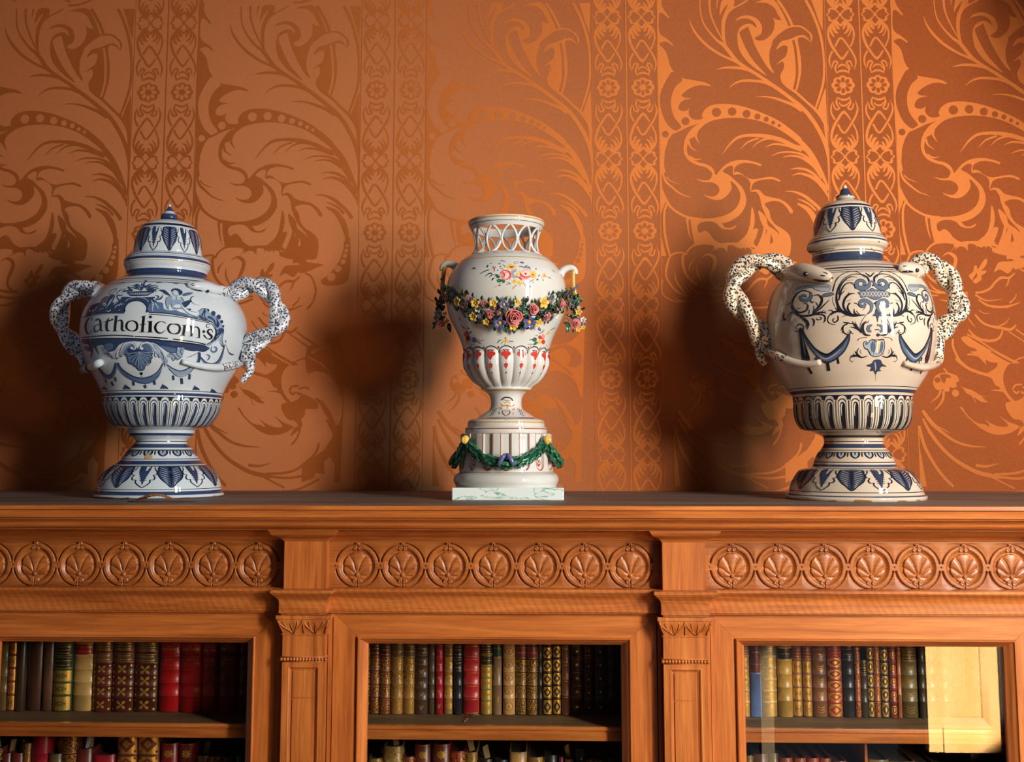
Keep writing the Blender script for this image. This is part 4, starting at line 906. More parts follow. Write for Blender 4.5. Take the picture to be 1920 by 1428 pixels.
a.S('k', "550 260 585 270 590 320 610 365 640 360 670 400 690 395 710 435 740 442 775 430 790 385 810 385 850 350 840 320 868 300 860 265 880 250", 7, 1.6); a.Fi('b', "590 200 640 190 700 200 720 260 700 300 640 270 600 240", 1.0)
for x, w_ in ((0, 0), (1, 0)):
    m_ = 707 if x else None
    a.S('w', "515 250 530 190 570 140 620 130 665 150 680 185 665 205 645 195", "4 14 18 18 16 14 14 10", 2, ('k', 3), m_)
a.O('w', 638, 190, 15, 2.3); a.O('w', 747, 190, 15, 2.3)
for s_ in ("330 250 370 260 380 290", "400 270 420 300 430 310", "460 250 465 290 480 310", "500 250 510 280 530 290", "360 235 400 260", "560 160 520 200 500 260", "900 240 890 270 910 290", "930 260 935 290 955 300", "960 230 985 270 990 320", "1000 330 1000 370 1010 400", "1080 300 1100 330 1130 300 1150 320 1200 285", "1060 250 1100 270 1130 300", "1130 240 1150 270 1170 290", "1200 195 1180 230 1200 270"): a.S('d', s_, 7, 1.8)
for s_ in ("480 200 450 240 440 280", "510 190 480 230 470 290", "540 180 510 230 500 270", "900 170 940 220 960 270", "870 170 910 220 930 260", "400 245 420 270", "1080 265 1110 290", "1150 250 1170 270"): a.S('w', s_, "3 9 3", 1.7)
a.Fi('m', "480 350 495 430 560 505 670 565 780 592 880 562 950 492 988 360 962 430 900 490 800 522 680 508 580 455 515 400", 0)
for s_, w_ in (("488 355 530 430 620 490 700 520 790 522 880 490 940 440 985 360", 14), ("560 480 640 545 780 585 880 560 945 490", "4 8 8 8 4")): a.S('b', s_, w_, 1)
for s_, w_ in (("655 560 662 608", 26), ("780 600 795 638", 30), ("885 550 895 600", 28), ("345 540 352 575", 14), ("412 565 432 612", 22), ("452 515 465 562", 20), ("1098 495 1102 548", 26), ("1190 525 1197 592", 30), ("1282 480 1278 540", 26)): a.S('b', s_, w_, 1)
a.S('m', "268 415 330 490 390 515 440 465 468 355", "20 36 46 38 30", 0); a.S('b', "270 410 330 475 390 495 435 450 460 355", 10, 1)
a.S('l', "1030 380 1090 440 1180 470 1280 430 1370 350 1390 260", "14 44 60 50 34 34", 0); a.S('b', "1030 375 1100 420 1180 445 1270 415 1340 350", 12, 1); a.S('d', "1050 420 1120 490 1190 510 1280 470 1330 410", 6, 1)
a.S('m', "1400 290 1470 365 1560 375 1625 310 1675 150", "16 34 42 32 10", 0); a.S('d', "1405 290 1470 350 1560 360 1620 300 1665 165", 7, 1); a.S('b', "1700 190 1715 235 1740 258 1772 266", "4 8 16 8", 1); a.S('m', "1680 105 1685 130", 12); a.S('l', "1685 150 1700 200", 5)
a.S('m', "1465 262 1500 275 1500 300 1480 325", "6 16 16 12", 1); a.S('m', "1530 170 1520 215 1550 235 1580 215 1575 185 1550 180", "6 14 20 20 18 10", 1); a.S('b', "1390 240 1385 330 1330 400", "30 30 30", 1); a.S('b', "1400 230 1300 280 1240 300", "6 6 4", 1); a.S('b', "190 110 200 200 180 300", "10 16 6"); a.S('d', "200 120 240 200 270 260", "6 16 6"); a.Fi('m', "110 170 160 180 190 220 160 230 120 210")
a.O('d', 745, 475, 17, 1); a.O('d', 750, 502, 6, 1)
for x, y, k_ in ((335, 655, .7), (585, 650, 1), (1000, 648, 1.1), (1355, 662, 1), (1545, 685, .8)):
    for j in range(6): a.S('b', f"{x+ (j-2.5)*16*k_} {y} {x-8+(j-2.5)*7*k_} {y-30*k_} {x-14+j*10*k_} {y-(56-j*9)*k_}", "8 9 5", 1)
a.S('d', "88 97 300 89 600 81 900 99 1200 131 1470 172", 9, 2.4)
p.emit('painted_banner', BL, A1.screen(.0002), body, (6, 6))
# label scrap and chipped foot
q = Paint(3); q.to(160, 800, 6.857); q.Fi('o', "775 365 860 358 868 385 850 415 770 412 762 395", 0, False)
q.emit('paper_scrap', dict(o=mat('old_paper', (188, 150, 92), .9)), A1.screen(.0008), body, (6, 6))
q = Paint(3); q.to(160, 800, 6.857)
for s_ in ("230 905 330 905 370 915 360 935 240 930", "440 925 540 905 570 915 520 935 450 940", "1160 915 1320 905 1325 915 1200 925", "1640 880 1690 885 1685 905 1655 905", "880 925 1000 920 980 935 890 938"): q.Fi('t', s_, 0)
q.emit('foot_chips', BL, A1.screen(.0005), body, (8, 4), 'stuff')
# handles
SM = [SL, GW, BL['k']]
mid = [(440, 549), (453, 540), (468, 533), (484, 533), (499, 541), (511, 554), (519, 572), (524, 590), (522, 606), (511, 620), (494, 631), (477, 642), (466, 654)]
hR = strand(A1, 'snake_handle', [('s', 400, 545), ('s', 420, 549)], mid, 1.7, 2.6, [('p', 463, 668, -2), ('s', 449, 678), ('s', 425, 685), ('s', 398, 687), ('s', 368, 683), ('s', 340, 676)], 10.8, SM, jarL, .84)
strand(A1, 'snake_handle', [('p', 432, 556, 6)], mid, 1.7, 2.6+pi, [('p', 467, 676, 8), ('p', 468, 694, 4), ('p', 462, 706, -4), ('p', 455, 717, -6)], 10.8, SM, jarL, .84)
snake_head(A1, [(412, 547), (398, 545), (384, 541), (368, 539.5), (356, 537.5), (350.5, 535.5)], [9.6, 10.8, 11.3, 9.5, 7.2, 3.2], [SL, GW, BL['k']], hR, (389, 545.5, 3.6), (1.5, [(357, 540.5), (368, 543), (380, 545.5)]), [(1.0, [(357, 534), (361, 531.5), (364, 530.5)]), (1.0, [(359, 536), (362, 534.5), (365, 534)])], .8, 5)
mid = [(182, 546), (172, 537), (155, 541), (139, 545), (126, 555), (116, 571), (112, 589), (114, 606), (121, 622), (132, 636), (144, 650)]
hL = strand(A1, 'snake_handle', [('p', 186, 556, -14), ('p', 185, 548, -16)], mid, 1.45, .4, [('p', 154, 662, 6), ('p', 163, 676, 6)], 10.4, SM, jarL, .8)
strand(A1, 'snake_handle', [('p', 190, 551, 6)], mid, 1.45, .4+pi, [('p', 150, 668, 4), ('p', 158, 684, -6)], 10.4, SM, jarL, .8)
mb = MB(); mpp = .001025
mb.tube([at(187, 540, 2.010), at(184, 545, 1.993), at(180, 551, 1.977), at(177, 556, 1.968), at(175.5, 559, 1.965)], [9.6*mpp, 10.5*mpp, 9.5*mpp, 7*mpp, 3*mpp], 14); mb.build('snake_head', GW, hL, 0)
mb = MB(); mb.tube([at(176, 557.5, 1.957), at(180, 558.5, 1.959)], .0008, 6)
for x, y in ((171, 550), (174.5, 546)): mb.ball(at(x, y, 1.966), .0022, 8, 6)
mb.build('painted_face', BL['k'], hL, 0)
mb = MB(); th, z = A1.hit(178, 684)
pts = [at(157, 693, 2.025), A1.pt(*A1.hit(166, 690), .004)[0], A1.pt(*A1.hit(178, 684), .006)[0], A1.pt(*A1.hit(188, 679.5), .008)[0], A1.pt(*A1.hit(196, 676), .009)[0]]
mb.tube(pts, [8.0*mpp, 8.0*mpp, 7.6*mpp, 7.2*mpp, 6.2*mpp], 14); mb.build('snake_tail', GW, hL, 0)
mb = MB(); mb.tube([pts[1]+(pts[2]-pts[1])*.55, pts[1]+(pts[2]-pts[1])*.85], [8.1*mpp, 8.0*mpp], 14, 0, False); mb.build('painted_ring', BL['d'], hL, 0)
# ============================================================ right jar
def R3(t): # readings in the crop of the right jar
    return [(330+y/2.267, 1340+a/2.267, 1340+b/2.267) for y, a, b in t]
rowsR = R3([(36,529,533),(39,525,537),(46,522,541),(52,524,540),(56,516,546),(66,510,552),(78,506,558),(82,500,560),(84,492,571),(90,490,572),(97,495,569),(104,508,553),(107,511,549),(108,490,590),(113,474,612),(122,452,636),(135,436,650),(152,420,660),(180,406,671),(212,398,680),(240,394,685),(254,391,688),
 (262,388,692),(272,376,703),(284,369,711),(296,364,713),(306,365,711),(314,372,706),(320,383,700),(326,390,696),(350,390,697),(368,386,698),(376,380,712),(385,360,745),(398,330,790),(415,300,830),(445,268,872),(475,250,900),(510,236,920),(555,226,935),(610,219,944),(660,217,947),(705,218,944),(750,224,935),(800,238,918),(850,259,890),(895,287,858),(925,308,838),
 (936,322,836),(955,325,836),(1000,327,836),(1035,333,832),(1062,345,818),(1078,365,804),(1084,385,790),(1092,412,755),(1102,440,722),(1112,453,712),(1128,457,711),(1140,455,714),(1158,445,725),(1176,430,738),(1190,424,750),(1208,419,764),(1226,414,771),(1234,408,774),(1240,385,792),(1252,352,830),(1275,333,850),(1305,315,870),(1335,308,881),(1345,304,886),(1350,300,892),(1356,300,904),(1364,301,905),(1370,306,902)])
A2 = Lathe(1.99, rowsR, 3)
jarR = empty('apothecary_jar', (A2.cx, A2.cy, ZT), 'cream lidded jar with blue scrollwork and swags, spotted twisted snake handles, at right', 'jar')
dz = ZT+.0004-min(z for r, z in A2.prof); A2.prof = [(r, z+dz) for r, z in A2.prof]; A2._tab()
zk2 = A2.zp(330+107.4/2.267)+dz; zn2 = A2.zp(330+318/2.267)+dz
MR = [GC, BR['b'], BR['d'], BR['m'], BL['o'], BL['t']]
spec = [(470.5, 487, 1), (466, 467.5, 2), (494.5, 496, 3), (499.5, 502, 2), (504.5, 505.7, 2), (508, 509, 2), (723, 724.4, 2), (728.3, 734.5, 1), (739.3, 740.8, 2), (803.6, 805.4, 2), (809, 810.2, 2), (815.4, 820, 2), (826.8, 828.2, 2), (831.8, 839.5, 1), (843, 844.4, 2), (865.6, 867.2, 2), (870.8, 875.2, 1), (877.5, 878.6, 3), (922.6, 924.2, 2), (930, 932.4, 1)]
body2 = A2.build('body', A2.z0, zn2, MR, jarR, bands_of(A2, spec), 128)
lid2 = A2.build('lid', zn2-.0002, zk2, MR, jarR, bands_of(A2, [(380.5, 384, 2), (386.5, 388, 3), (434.5, 435.6, 3), (438.5, 439.6, 2), (443.3, 446.3, 1), (451.5, 452.3, 4), (463.5, 466, 2)]), 128)
knob2 = A2.build('knob', zk2, A2.z1, MR, lid2, bands_of(A2, [(352.5, 365.5, 1), (366, 367, 2)]), 32)
leafring(A2, A2.zf(387.5), A2.zf(434), 5, rad(10), BR, lid2, 'painted_leaves')
fluting(A2, A2.zf(741), A2.zf(803.4), 30, rad(3), BR, body2, 'd', .0004, 'd')
ucollar(A2, A2.zf(848), A2.zf(861), 17, rad(2), BR, body2)
leafring(A2, A2.zf(881), A2.zf(922), 7, rad(-3), BR, body2, 'painted_foot_leaves')
# half of the arabesque, laid on and mirrored about the motif axis
thm = A2.hit(1641.5, 620)[0]
def half(p):
    a = p.to(1440, 500, 7.14)
    D_ = lambda s_, w_, L=1: a.S('d', s_, w_, L)
    a.S('m', "1370 185 1345 255 1270 292 1205 272 1185 225 1215 185 1275 190 1300 228 1262 245", "14 46 54 50 44 34 30 24 10", 1, ('d', 6))
    D_("1355 200 1325 140 1230 100 1120 108 1020 160 960 240 925 340 920 450 960 560 1040 625 1150 655 1300 642", "26 22 13 11 12 14 22 32 38 38 30 10")
    D_("1300 150 1210 75 1100 65 980 110 900 210 865 330", "4 8 8 8 8 14"); D_("1020 90 930 150 890 240 870 330", "3 8 14 18")
    for s_, w_ in (("1200 140 1100 138 1020 190 968 270 945 370", "4 13 18 20 14"), ("1150 215 1060 220 1000 280 965 370 950 440", "4 14 20 22 12"), ("1168 300 1150 240 1095 215", "10 14 5"), ("1168 358 1090 368 1030 430 1010 520 1050 600 1110 645", "6 24 30 30 26 10"), ("1085 345 1050 405", "12 8"),
        ("1028 318 970 380 948 450", "7 18 20"), ("1085 480 1068 560 1120 645", "6 28 26"), ("1105 480 1075 520", "12 8"), ("1155 560 1160 620 1225 652", "6 24 20"), ("1180 590 1235 645", "10 10"), ("1185 655 1040 612 960 598 890 602 832 640 800 700 820 752 905 778", "22 30 28 20 15 14 13 4"),
        ("970 602 915 565 895 540", "18 14 4"), ("990 602 945 570 918 528", "18 16 4"), ("885 605 835 580 805 592", "14 14 5"), ("845 655 870 625 930 605", "4 12 10"), ("935 655 938 710 890 745 868 705 895 695", "16 20 14 12 10"), ("998 668 1050 650 1140 662", "8 8 6"), ("1000 300 1060 285", 4), ("1040 185 1140 175", 5), ("1050 465 1110 440", 5), ("870 400 868 460 895 530", "4 5 7"),
        ("1320 725 1275 770 1265 840 1300 905 1372 918", "8 34 44 34 12"), ("1290 760 1340 740 1350 715", "8 10 4"), ("1255 880 1200 825 1150 775 1130 728", "30 28 20 5"), ("1105 805 1170 820 1245 862", "10 20 24"), ("1155 770 1190 790 1160 730", "10 12 4"), ("1070 752 1110 758 1160 765 1215 820", "14 14 13 12"), ("1085 750 1020 745 1010 735", "14 14 4"), ("1070 760 1010 795 1010 870 1062 905 1115 880 1085 850", "18 18 18 14 12 14"), ("1000 800 975 860", "18 4"), ("1005 850 990 890", "16 4"),
        ("1360 605 1285 680 1235 780 1248 860 1320 912", "7 7 8 9 10"), ("1200 990 1230 955 1330 945", "10 8 5"), ("1060 880 1110 880 1145 900", 8),
        ("1090 1240 1130 1192 1200 1190 1260 1212 1335 1190", "6 18 28 20 6"), ("1218 1085 1190 1150 1235 1205", "6 18 22"), ("1165 1130 1190 1180", "12 10"), ("1105 1190 1160 1205", "10 10"), ("1140 1165 1180 1200", "12 10"), ("1100 1240 1120 1270 1150 1258", "6 8 5"), ("1250 1110 1230 1130 1250 1160", 6)): D_(s_, w_)
    a.S('m', "1235 520 1230 480 1270 450 1330 460 1385 510 1375 590 1330 630", "20 36 44 44 40 24 5", 1, ('d', 5)); a.S('m', "1235 505 1270 535 1305 505 1280 490", "26 30 22 10", 1.4, ('d', 4)); D_("1155 485 1190 495 1240 540 1300 545 1265 580", "14 10 14 10 5")
    a.S('m', "1395 780 1350 800 1342 850 1385 865", "10 34 34 14", 1, ('d', 5))
    # side scroll
    a.Fi('l', "345 330 420 272 560 245 822 245 822 318 740 330 640 308 600 282 500 292 400 340 350 362", 0, out=('d', 5))
    for k_ in range(12): D_(f"{380+k_*38} {330-min(k_,4)*14} {420+k_*36} {275-min(k_,3)*8}", 5, 1.2)
    for k_ in range(11): D_(f"{400+k_*38} {275-min(k_,3)*8} {440+k_*38} {305-min(k_,2)*10}", 4, 1.2)
    a.S('m', "572 340 580 400 530 448 462 440 442 405 490 380 520 410", "14 36 40 34 26 20 8", 1, ('d', 5))
    D_("575 345 500 320 420 340 350 415 318 520 345 600 430 652 560 652 700 610 785 622", "10 14 16 22 30 24 24 28 24 8"); D_("440 660 395 620 345 550 330 480", "20 24 24 10")
    for s_, w_ in (("825 440 765 500 690 570 600 622", "6 14 18 18"), ("730 400 720 470 680 540 600 605", "12 34 28 12"), ("600 388 680 378 725 435", "8 18 22"), ("570 440 590 480 620 465", "10 16 8"), ("550 510 520 580 430 612 368 572", "6 20 22 8"), ("480 490 530 500 522 560", "8 12 8"), ("390 560 440 556", 8), ("600 640 700 638 762 660 765 715 745 748", "18 18 20 18 6"), ("650 692 680 712 722 690 692 668", "12 14 12 8"), ("590 690 620 722 612 792", "10 22 12"), ("760 575 690 620 640 632", "5 12 10"), ("780 590 720 625", "5 10"),
        ("430 672 500 702 542 760 530 840", "20 24 28 6"), ("470 700 522 752 512 815", "20 18 8"), ("560 770 535 800", "5 12"), ("390 800 420 765 468 782 480 830 430 862 350 856", "12 13 14 14 17 6"), ("365 800 385 830", "8 14"), ("330 602 300 662 268 740", "24 20 4"), ("315 600 280 640 250 690", "16 10 4"), ("190 715 225 702 255 712", "8 20 8"), ("216 618 205 680 240 722", "16 20 8"), ("355 690 345 750", "10 6"), ("302 470 280 500 240 520", "8 10 4"), ("380 700 375 750", "6 6"), ("640 470 660 500 670 540", "4 12 4"), ("620 520 615 580", "8 12"), ("560 570 550 630", "8 14")): D_(s_, w_)
    a.Fi('m', "712 400 760 362 850 345 887 365 850 388 760 402", 1, out=('d', 6))
    a.Fi('b', "425 822 470 830 500 900 560 1010 650 1110 760 1160 800 1170 900 1110 1010 1000 1062 910 1100 905 1092 1000 1030 1130 920 1230 800 1282 740 1272 650 1190 560 1082 492 960 455 870", 0)
    a.S('m', "500 930 580 1060 680 1180 790 1240 900 1190 1010 1080 1070 960", "6 24 40 44 46 40 10", .6); D_("465 842 530 965 640 1102 780 1172 880 1122 1005 1005 1075 908", "12 20 26 26 20 18 12"); a.S('l', "640 1150 760 1230 880 1180 980 1090", "4 16 18 4", 1.2); D_("560 1100 650 1200 740 1275 800 1285 900 1245 1020 1140", "4 8 10 10 8 4"); D_("500 1000 540 1080 560 1100", 5)
    a.Fi('d', "418 830 462 830 482 960 532 1120 562 1240 500 1272 450 1242 440 1100 425 960", .8); a.S('m', "455 900 480 1050 500 1180", "4 18 14", 1.2); a.Fi('d', "455 1272 545 1260 540 1312 500 1312", 1, False); D_("525 1325 558 1380 590 1428", "34 30 34")
    D_("800 1290 815 1392", "38 46"); D_("930 1220 946 1296", "26 30"); D_("640 1215 655 1260", "30 34"); D_("690 1245 680 1290", "20 20")
p = Paint(1.8); half(p); p.emit('painted_scrollwork', BR, A2.screen(.0002), body2, (6, 6))
p = Paint(1.8); half(p); p.emit('painted_scrollwork', BR, A2.screen(.0002, thm), body2, (6, 6))
p = Paint(1.8); a = p.to(1580, 500, 7.14)
a.Fi('m', "200 350 240 330 260 322 330 320 390 288 440 308 520 312 560 325 635 352 610 405 540 400 460 438 390 432 330 402 240 412 235 380", 0, out=('d', 7))
for k_ in range(9): a.S('w', f"{240+k_*42} 395 {275+k_*42} 330", 7, 1); a.S('w', f"{240+k_*42} 335 {280+k_*42} 398", 7, 1.1)
a.S('d', "365 192 420 192", 12); a.O('d', 405, 250, 13); a.Fi('d', "455 455 492 490 455 522 408 490", 0, False); a.O('m', 455, 490, 12, 1.5)
a.Fi('b', "455 560 482 575 502 630 530 662 492 655 476 690 465 742 455 692 440 660 400 655 430 622 438 575", 0, out=('d', 5))
a.S('d', "430 842 490 840", 14); a.Fi('d', "470 885 512 910 470 940 440 912", 0, False)
for y in (770, 790): a.O('d', 466, y, 8)
a.S('d', "300 80 340 110 370 130 410 90 430 78", "4 18 20 14 4")
a.Fi('l', "280 1015 310 998 345 1022 365 985 400 975 460 978 520 972 552 985 562 1040 552 1120 505 1185 440 1202 380 1182 345 1120 300 1095 282 1060", 0, out=('d', 9))
a.Fi('m', "370 1040 400 1000 430 1020 440 1080 420 1150 380 1110", .6); a.Fi('m', "490 1020 530 1000 545 1060 520 1130 480 1160 470 1080", .6)
for x0, x1 in ((450, 445), (470, 480), (430, 410), (500, 520), (400, 375), (525, 545)): a.S('b', f"{x0} 990 {(x0+x1)/2} 1090 {x1} 1180", "8 5 4", 1)
a.S('d', "360 990 400 975 460 1000 520 970 560 980", "8 14 10 14 8", 1.3); a.S('d', "285 1090 330 1100 345 1130 370 1180", "6 8 10 6", 1.2); a.O('m', 318, 1030, 18, 1)
a.Fi('b', "420 1250 500 1245 532 1300 582 1332 522 1332 492 1372 516 1390 460 1400 440 1440 412 1392 365 1392 382 1342 318 1322 390 1292", 0, out=('d', 5)); a.S('l', "430 1270 440 1340 438 1390", "10 18 6", 1.2)
for y in (1450, 1470, 1490, 1515): a.O('d', 440, y, 5)
p.emit('painted_cartouche', BR, A2.screen(.0002), body2, (6, 6))
q = Paint(3); q.to(1460, 800, 6.62)
for s_ in ("100 880 180 885 260 895 250 910 150 915 95 900", "620 915 700 905 720 925 640 935", "940 905 1060 905 1160 915 1140 930 1040 945 960 935", "1480 915 1560 910 1600 925 1500 935", "1700 905 1760 900 1740 915"): q.Fi('t', s_, 0)
q.emit('foot_chips', BR, A2.screen(.0005), body2, (8, 4), 'stuff')
q = Paint(3); q.to(1460, 340, 7.933)
for s_, w_ in (("905 900 880 940 840 930", "4 5 4"), ("830 990 760 1080 680 1160", "3 5 3"), ("1370 990 1420 1030 1450 1010", "6 24 6"), ("1480 885 1500 905", "8 16"), ("520 1010 560 1060", "6 10")): q.S('t', s_, w_)
q.S('d', "340 1010 520 1050 700 1010 850 990", "12 14 10 4")
q.emit('lid_cracks', BR, A2.screen(.0005), lid2, (8, 4), 'stuff')
mid = [(1474, 511), (1464, 499), (1446, 491), (1424, 491), (1402, 497), (1387, 509), (1378, 524), (1374, 541), (1377, 559), (1387, 575), (1400, 591), (1415, 608), (1426, 626), (1430, 642)]
SMr = [SR, GC, BR['k']]
h1 = strand(A2, 'snake_handle', [('s', 1494, 514), ('s', 1483, 515)], mid, 1.8, 2.2, [('s', 1440, 652), ('s', 1459, 664), ('s', 1485, 676), ('s', 1514, 681), ('s', 1540, 677)], 11.8, SMr, jarR, .84)
strand(A2, 'snake_handle', [('p', 1478, 522, 4)], mid, 1.8, 2.2+pi, [('p', 1427, 655, 8), ('p', 1428, 670, 6), ('p', 1436, 683, 4)], 11.8, SMr, jarR, .84)
snake_head(A2, [(1483, 518), (1497, 516), (1511, 516), (1526, 518), (1541, 521.5), (1554, 525), (1561, 528)], [11, 14, 16, 15.5, 13.5, 10.5, 5], [SR, GC, BL['k']], h1, (1510.5, 513.5, 5.2), (2.6, [(1525, 524), (1535, 525.5), (1545, 526.5), (1555, 526)]), [(1.2, [(1539, 516), (1543, 516.6), (1548, 517)]), (1.2, [(1543, 509.8), (1548, 511.5), (1552, 514)])], 1.05, 8)
mid = [(1716, 506), (1728, 495), (1744, 492), (1760, 500), (1772, 514), (1783, 530), (1791, 548), (1796, 566), (1797, 583), (1789, 598), (1775, 609), (1763, 622)]
h2 = strand(A2, 'snake_handle', [('s', 1712, 515), ('p', 1722, 514, -8)], mid, 1.7, 2.4, [('p', 1758, 640, -6), ('p', 1756, 662, -10), ('p', 1752, 680, -16), ('s', 1732, 686), ('s', 1712, 684.5), ('s', 1692, 679)], 11.4, SMr, jarR, .84)
strand(A2, 'snake_handle', [('p', 1722, 520, 6)], mid, 1.7, 2.4+pi, [('p', 1757, 634, 6), ('p', 1752, 652, 4)], 11.4, SMr, jarR, .84)
snake_head(A2, [(1722, 514), (1716, 512), (1708, 510), (1699, 508.5), (1690, 507), (1684, 506), (1681, 505.5)], [11, 14, 15, 14, 12, 8, 4], [SR, GC, BL['k']], h2, (1719, 506.5, 4.4), (2.3, [(1691, 509.5), (1698, 509), (1705, 508.6), (1712, 509.5)]), [(1.2, [(1693, 499.5), (1697, 498.5), (1700, 499)])], .85, 6)
# ============================================================ centre vase
def C2(t): return [(380+y/2.4625, 760+a/2.4625, 760+b/2.4625) for y, a, b in t]
rowsC = C2([(92,300,650),(98,297,652),(104,297,652),(112,301,649),(126,312,641),(150,326,633),(185,336,628),(212,336,629),(232,330,632),(246,318,640),(256,305,655),(268,282,677),(288,256,700),(312,235,718),(345,213,738),(380,202,748),(410,198,751),(455,198,752),(505,205,746),(550,222,731),(600,248,706),(640,266,690),(668,276,682),(686,280,676),
 (692,276,668),(705,272,664),(740,270,664),(765,274,660),(795,288,645),(825,310,622),(848,340,595),(858,352,585),(866,352,585),(872,362,572),(880,376,560),(890,388,550),(908,396,542),(938,398,541),(958,390,548),(975,362,572),(988,340,592),(994,332,600),
 (1000,318,618),(1005,300,632),(1014,288,641),(1030,285,643),(1038,286,643),(1042,278,655),(1062,276,656),(1068,277,655),(1070,257,672),(1100,257,673),(1150,255,675),(1200,252,678),(1240,249,680),(1247,244,686),(1256,230,700),(1272,222,706),(1286,221,707),(1296,226,703),(1304,231,699),(1309,234,697)])
A3 = Lathe(2.012, rowsC, 3)
vase = empty('porcelain_vase', (A3.cx, A3.cy, ZT), 'white porcelain urn vase with pierced collar and flower garland on garlanded pedestal, centre', 'vase')
# the plinth
slab_h = Z(914, 1.911)-ZT
xa, xb = at(847, 925, 1.911).x, at(1057.5, 925, 1.911).x
dz = ZT+slab_h-A3.prof[-1][1]; A3.prof = [(r, z+dz) for r, z in A3.prof]; A3._tab()
MM = mat('painted_marble', (214, 226, 222), .3, coat=1, croug=.05)
n_, r_ = noisecol(MM, [(.0, (96, 168, 140)), (.44, (222, 230, 226)), (1., (222, 230, 226))], 11, (1, 1, 3), 5, 1.6)
r_.color_ramp.elements.new(.40).color = (*lin((222, 230, 226)), 1); r_.color_ramp.elements.new(.47).color = (*lin((222, 230, 226)), 1); r_.color_ramp.elements.new(.435).color = (*lin((84, 160, 130)), 1)
mb = MB(); mb.box(xa, xb, 1.911, 1.911+(xb-xa), ZT, ZT+slab_h); plinth = mb.build('plinth', MM, vase)
bv = plinth.modifiers.new('bevel', 'BEVEL'); bv.width = .002; bv.segments = 2
PC = dict(w=GP, r=glaze('enamel_red', (196, 60, 44)), R=glaze('enamel_dark_red', (140, 40, 34)), g=glaze('enamel_gold', (196, 146, 60)), y=glaze('enamel_yellow', (226, 184, 84)), n=glaze('enamel_green', (52, 104, 72)), N=glaze('enamel_dark_green', (38, 60, 44)), p=glaze('enamel_pink', (222, 140, 140)), P=glaze('enamel_pale_pink', (236, 196, 192)), b=glaze('enamel_blue', (88, 92, 140)), k=glaze('enamel_black', (40, 32, 34)), v=glaze('enamel_violet', (110, 72, 84)))
MP = [GP, PC['g'], PC['R'], PC['k'], PC['r']]
zq = lambda cy: A3.zp(380+cy/2.4625)+dz
zG0, zG1 = zq(252), zq(134); zFl0, zFl1 = zq(862), zq(690); zPd = zq(997); zDr0, zDr1 = zq(1243), zq(1070)
def gad(th, z, r):
    if zFl0 < z < zFl1:
        e = min(1, (z-zFl0)/.010)*min(1, (zFl1-z)/.006)
        return r-(1-abs(cos(9*(th-rad(0))+pi/2*0))**.7)*.0062*e+.002*e
    return r
bodyC = A3.build('body', zPd, zG0, MP, vase, bands_of(A3, [(379+866/2.4625-.8, 380+866/2.4625+.9, 1), (783.6, 785.2, 2), (479.8, 481, 1)]), 288, gad, 40)
NCH = 16
def chan(th, z, r):
    if zDr0 < z < zDr1:
        u = ((th-rad(0))*NCH/(2*pi)+.5) % 1-.5; zb_ = zDr0+.0125; w = .25
        if z < zb_: w = .25*sqrt(max(0, 1-((zb_-z)/.009)**2)) if zb_-z < .009 else 0
        if abs(u) < w: return r-.0042
    return r
ped = A3.build('pedestal', A3.z0, zPd-.0003, MP, vase, bands_of(A3, [(789.5, 791.8, 1), (801.8, 803.6, 2), (884.6, 885.8, 1)]), 288, None, 35)
# drum with sunk channels replaces the plain part of the pedestal
mb = MB(); rows = []; zz = [zDr0+.0005+(zDr1-zDr0-.001)*(i/64)**1.6 for i in range(65)]
for z in zz:
    r = A3.r(z)+.0012; rows.append([(A3.cx+sin(A3.az+pi-2*pi*j/768)*chan(2*pi*j/768, z, r), A3.cy+cos(A3.az+pi-2*pi*j/768)*chan(2*pi*j/768, z, r), z) for j in range(768)])
rows = [[(A3.cx+sin(A3.az+pi-2*pi*j/768)*A3.r(zz[0])*.96, A3.cy+cos(A3.az+pi-2*pi*j/768)*A3.r(zz[0])*.96, zz[0]) for j in range(768)]]+rows+[[(A3.cx+sin(A3.az+pi-2*pi*j/768)*A3.r(zz[-1])*.9, A3.cy+cos(A3.az+pi-2*pi*j/768)*A3.r(zz[-1])*.9, zz[-1]) for j in range(768)]]
mb.grid(rows, 0, closed=True, flip=True); drum = mb.build('fluted_drum', GP, vase, 35)
# (the pedestal core is slimmer than the drum inside the channels)
for v in ped.data.vertices:
    if zDr0+.0003 < v.co.z < zDr1-.0003:
        d_ = Vector((v.co.x-A3.cx, v.co.y-A3.cy)); k_ = (d_.length-.006)/d_.length; v.co.x = A3.cx+d_.x*k_; v.co.y = A3.cy+d_.y*k_
p = Paint(4.)
for i in range(NCH):
    p.to(100*i, 0, 1); p.unit()
    p.S('r', "-29 0 -29 40 -29 78 -20 90 0 96 20 90 29 78 29 40 29 0", 2.6, 0); p.S('r', "-16 72 -8 80 0 82 8 80 16 72", "2 7 2", 1); p.S('r', "-10 66 0 73 10 66", "2 5 2", 1); p.O('r', 0, 60, 3.4, 1, 1.6); p.O('r', 0, 53, 2.4, 1, 1.2)
def rg(x, y, L):
    z = zDr1+(zDr0-zDr1)*y/100; u = (x/100+.5) % 1-.5; P_, n_ = A3.pt(x/100*2*pi/NCH, z, .0016+.0002*L); return P_-n_*(.0042 if abs(u) < .235 and y < 87 else 0), n_
p.emit('painted_flutes', PC, rg, drum)
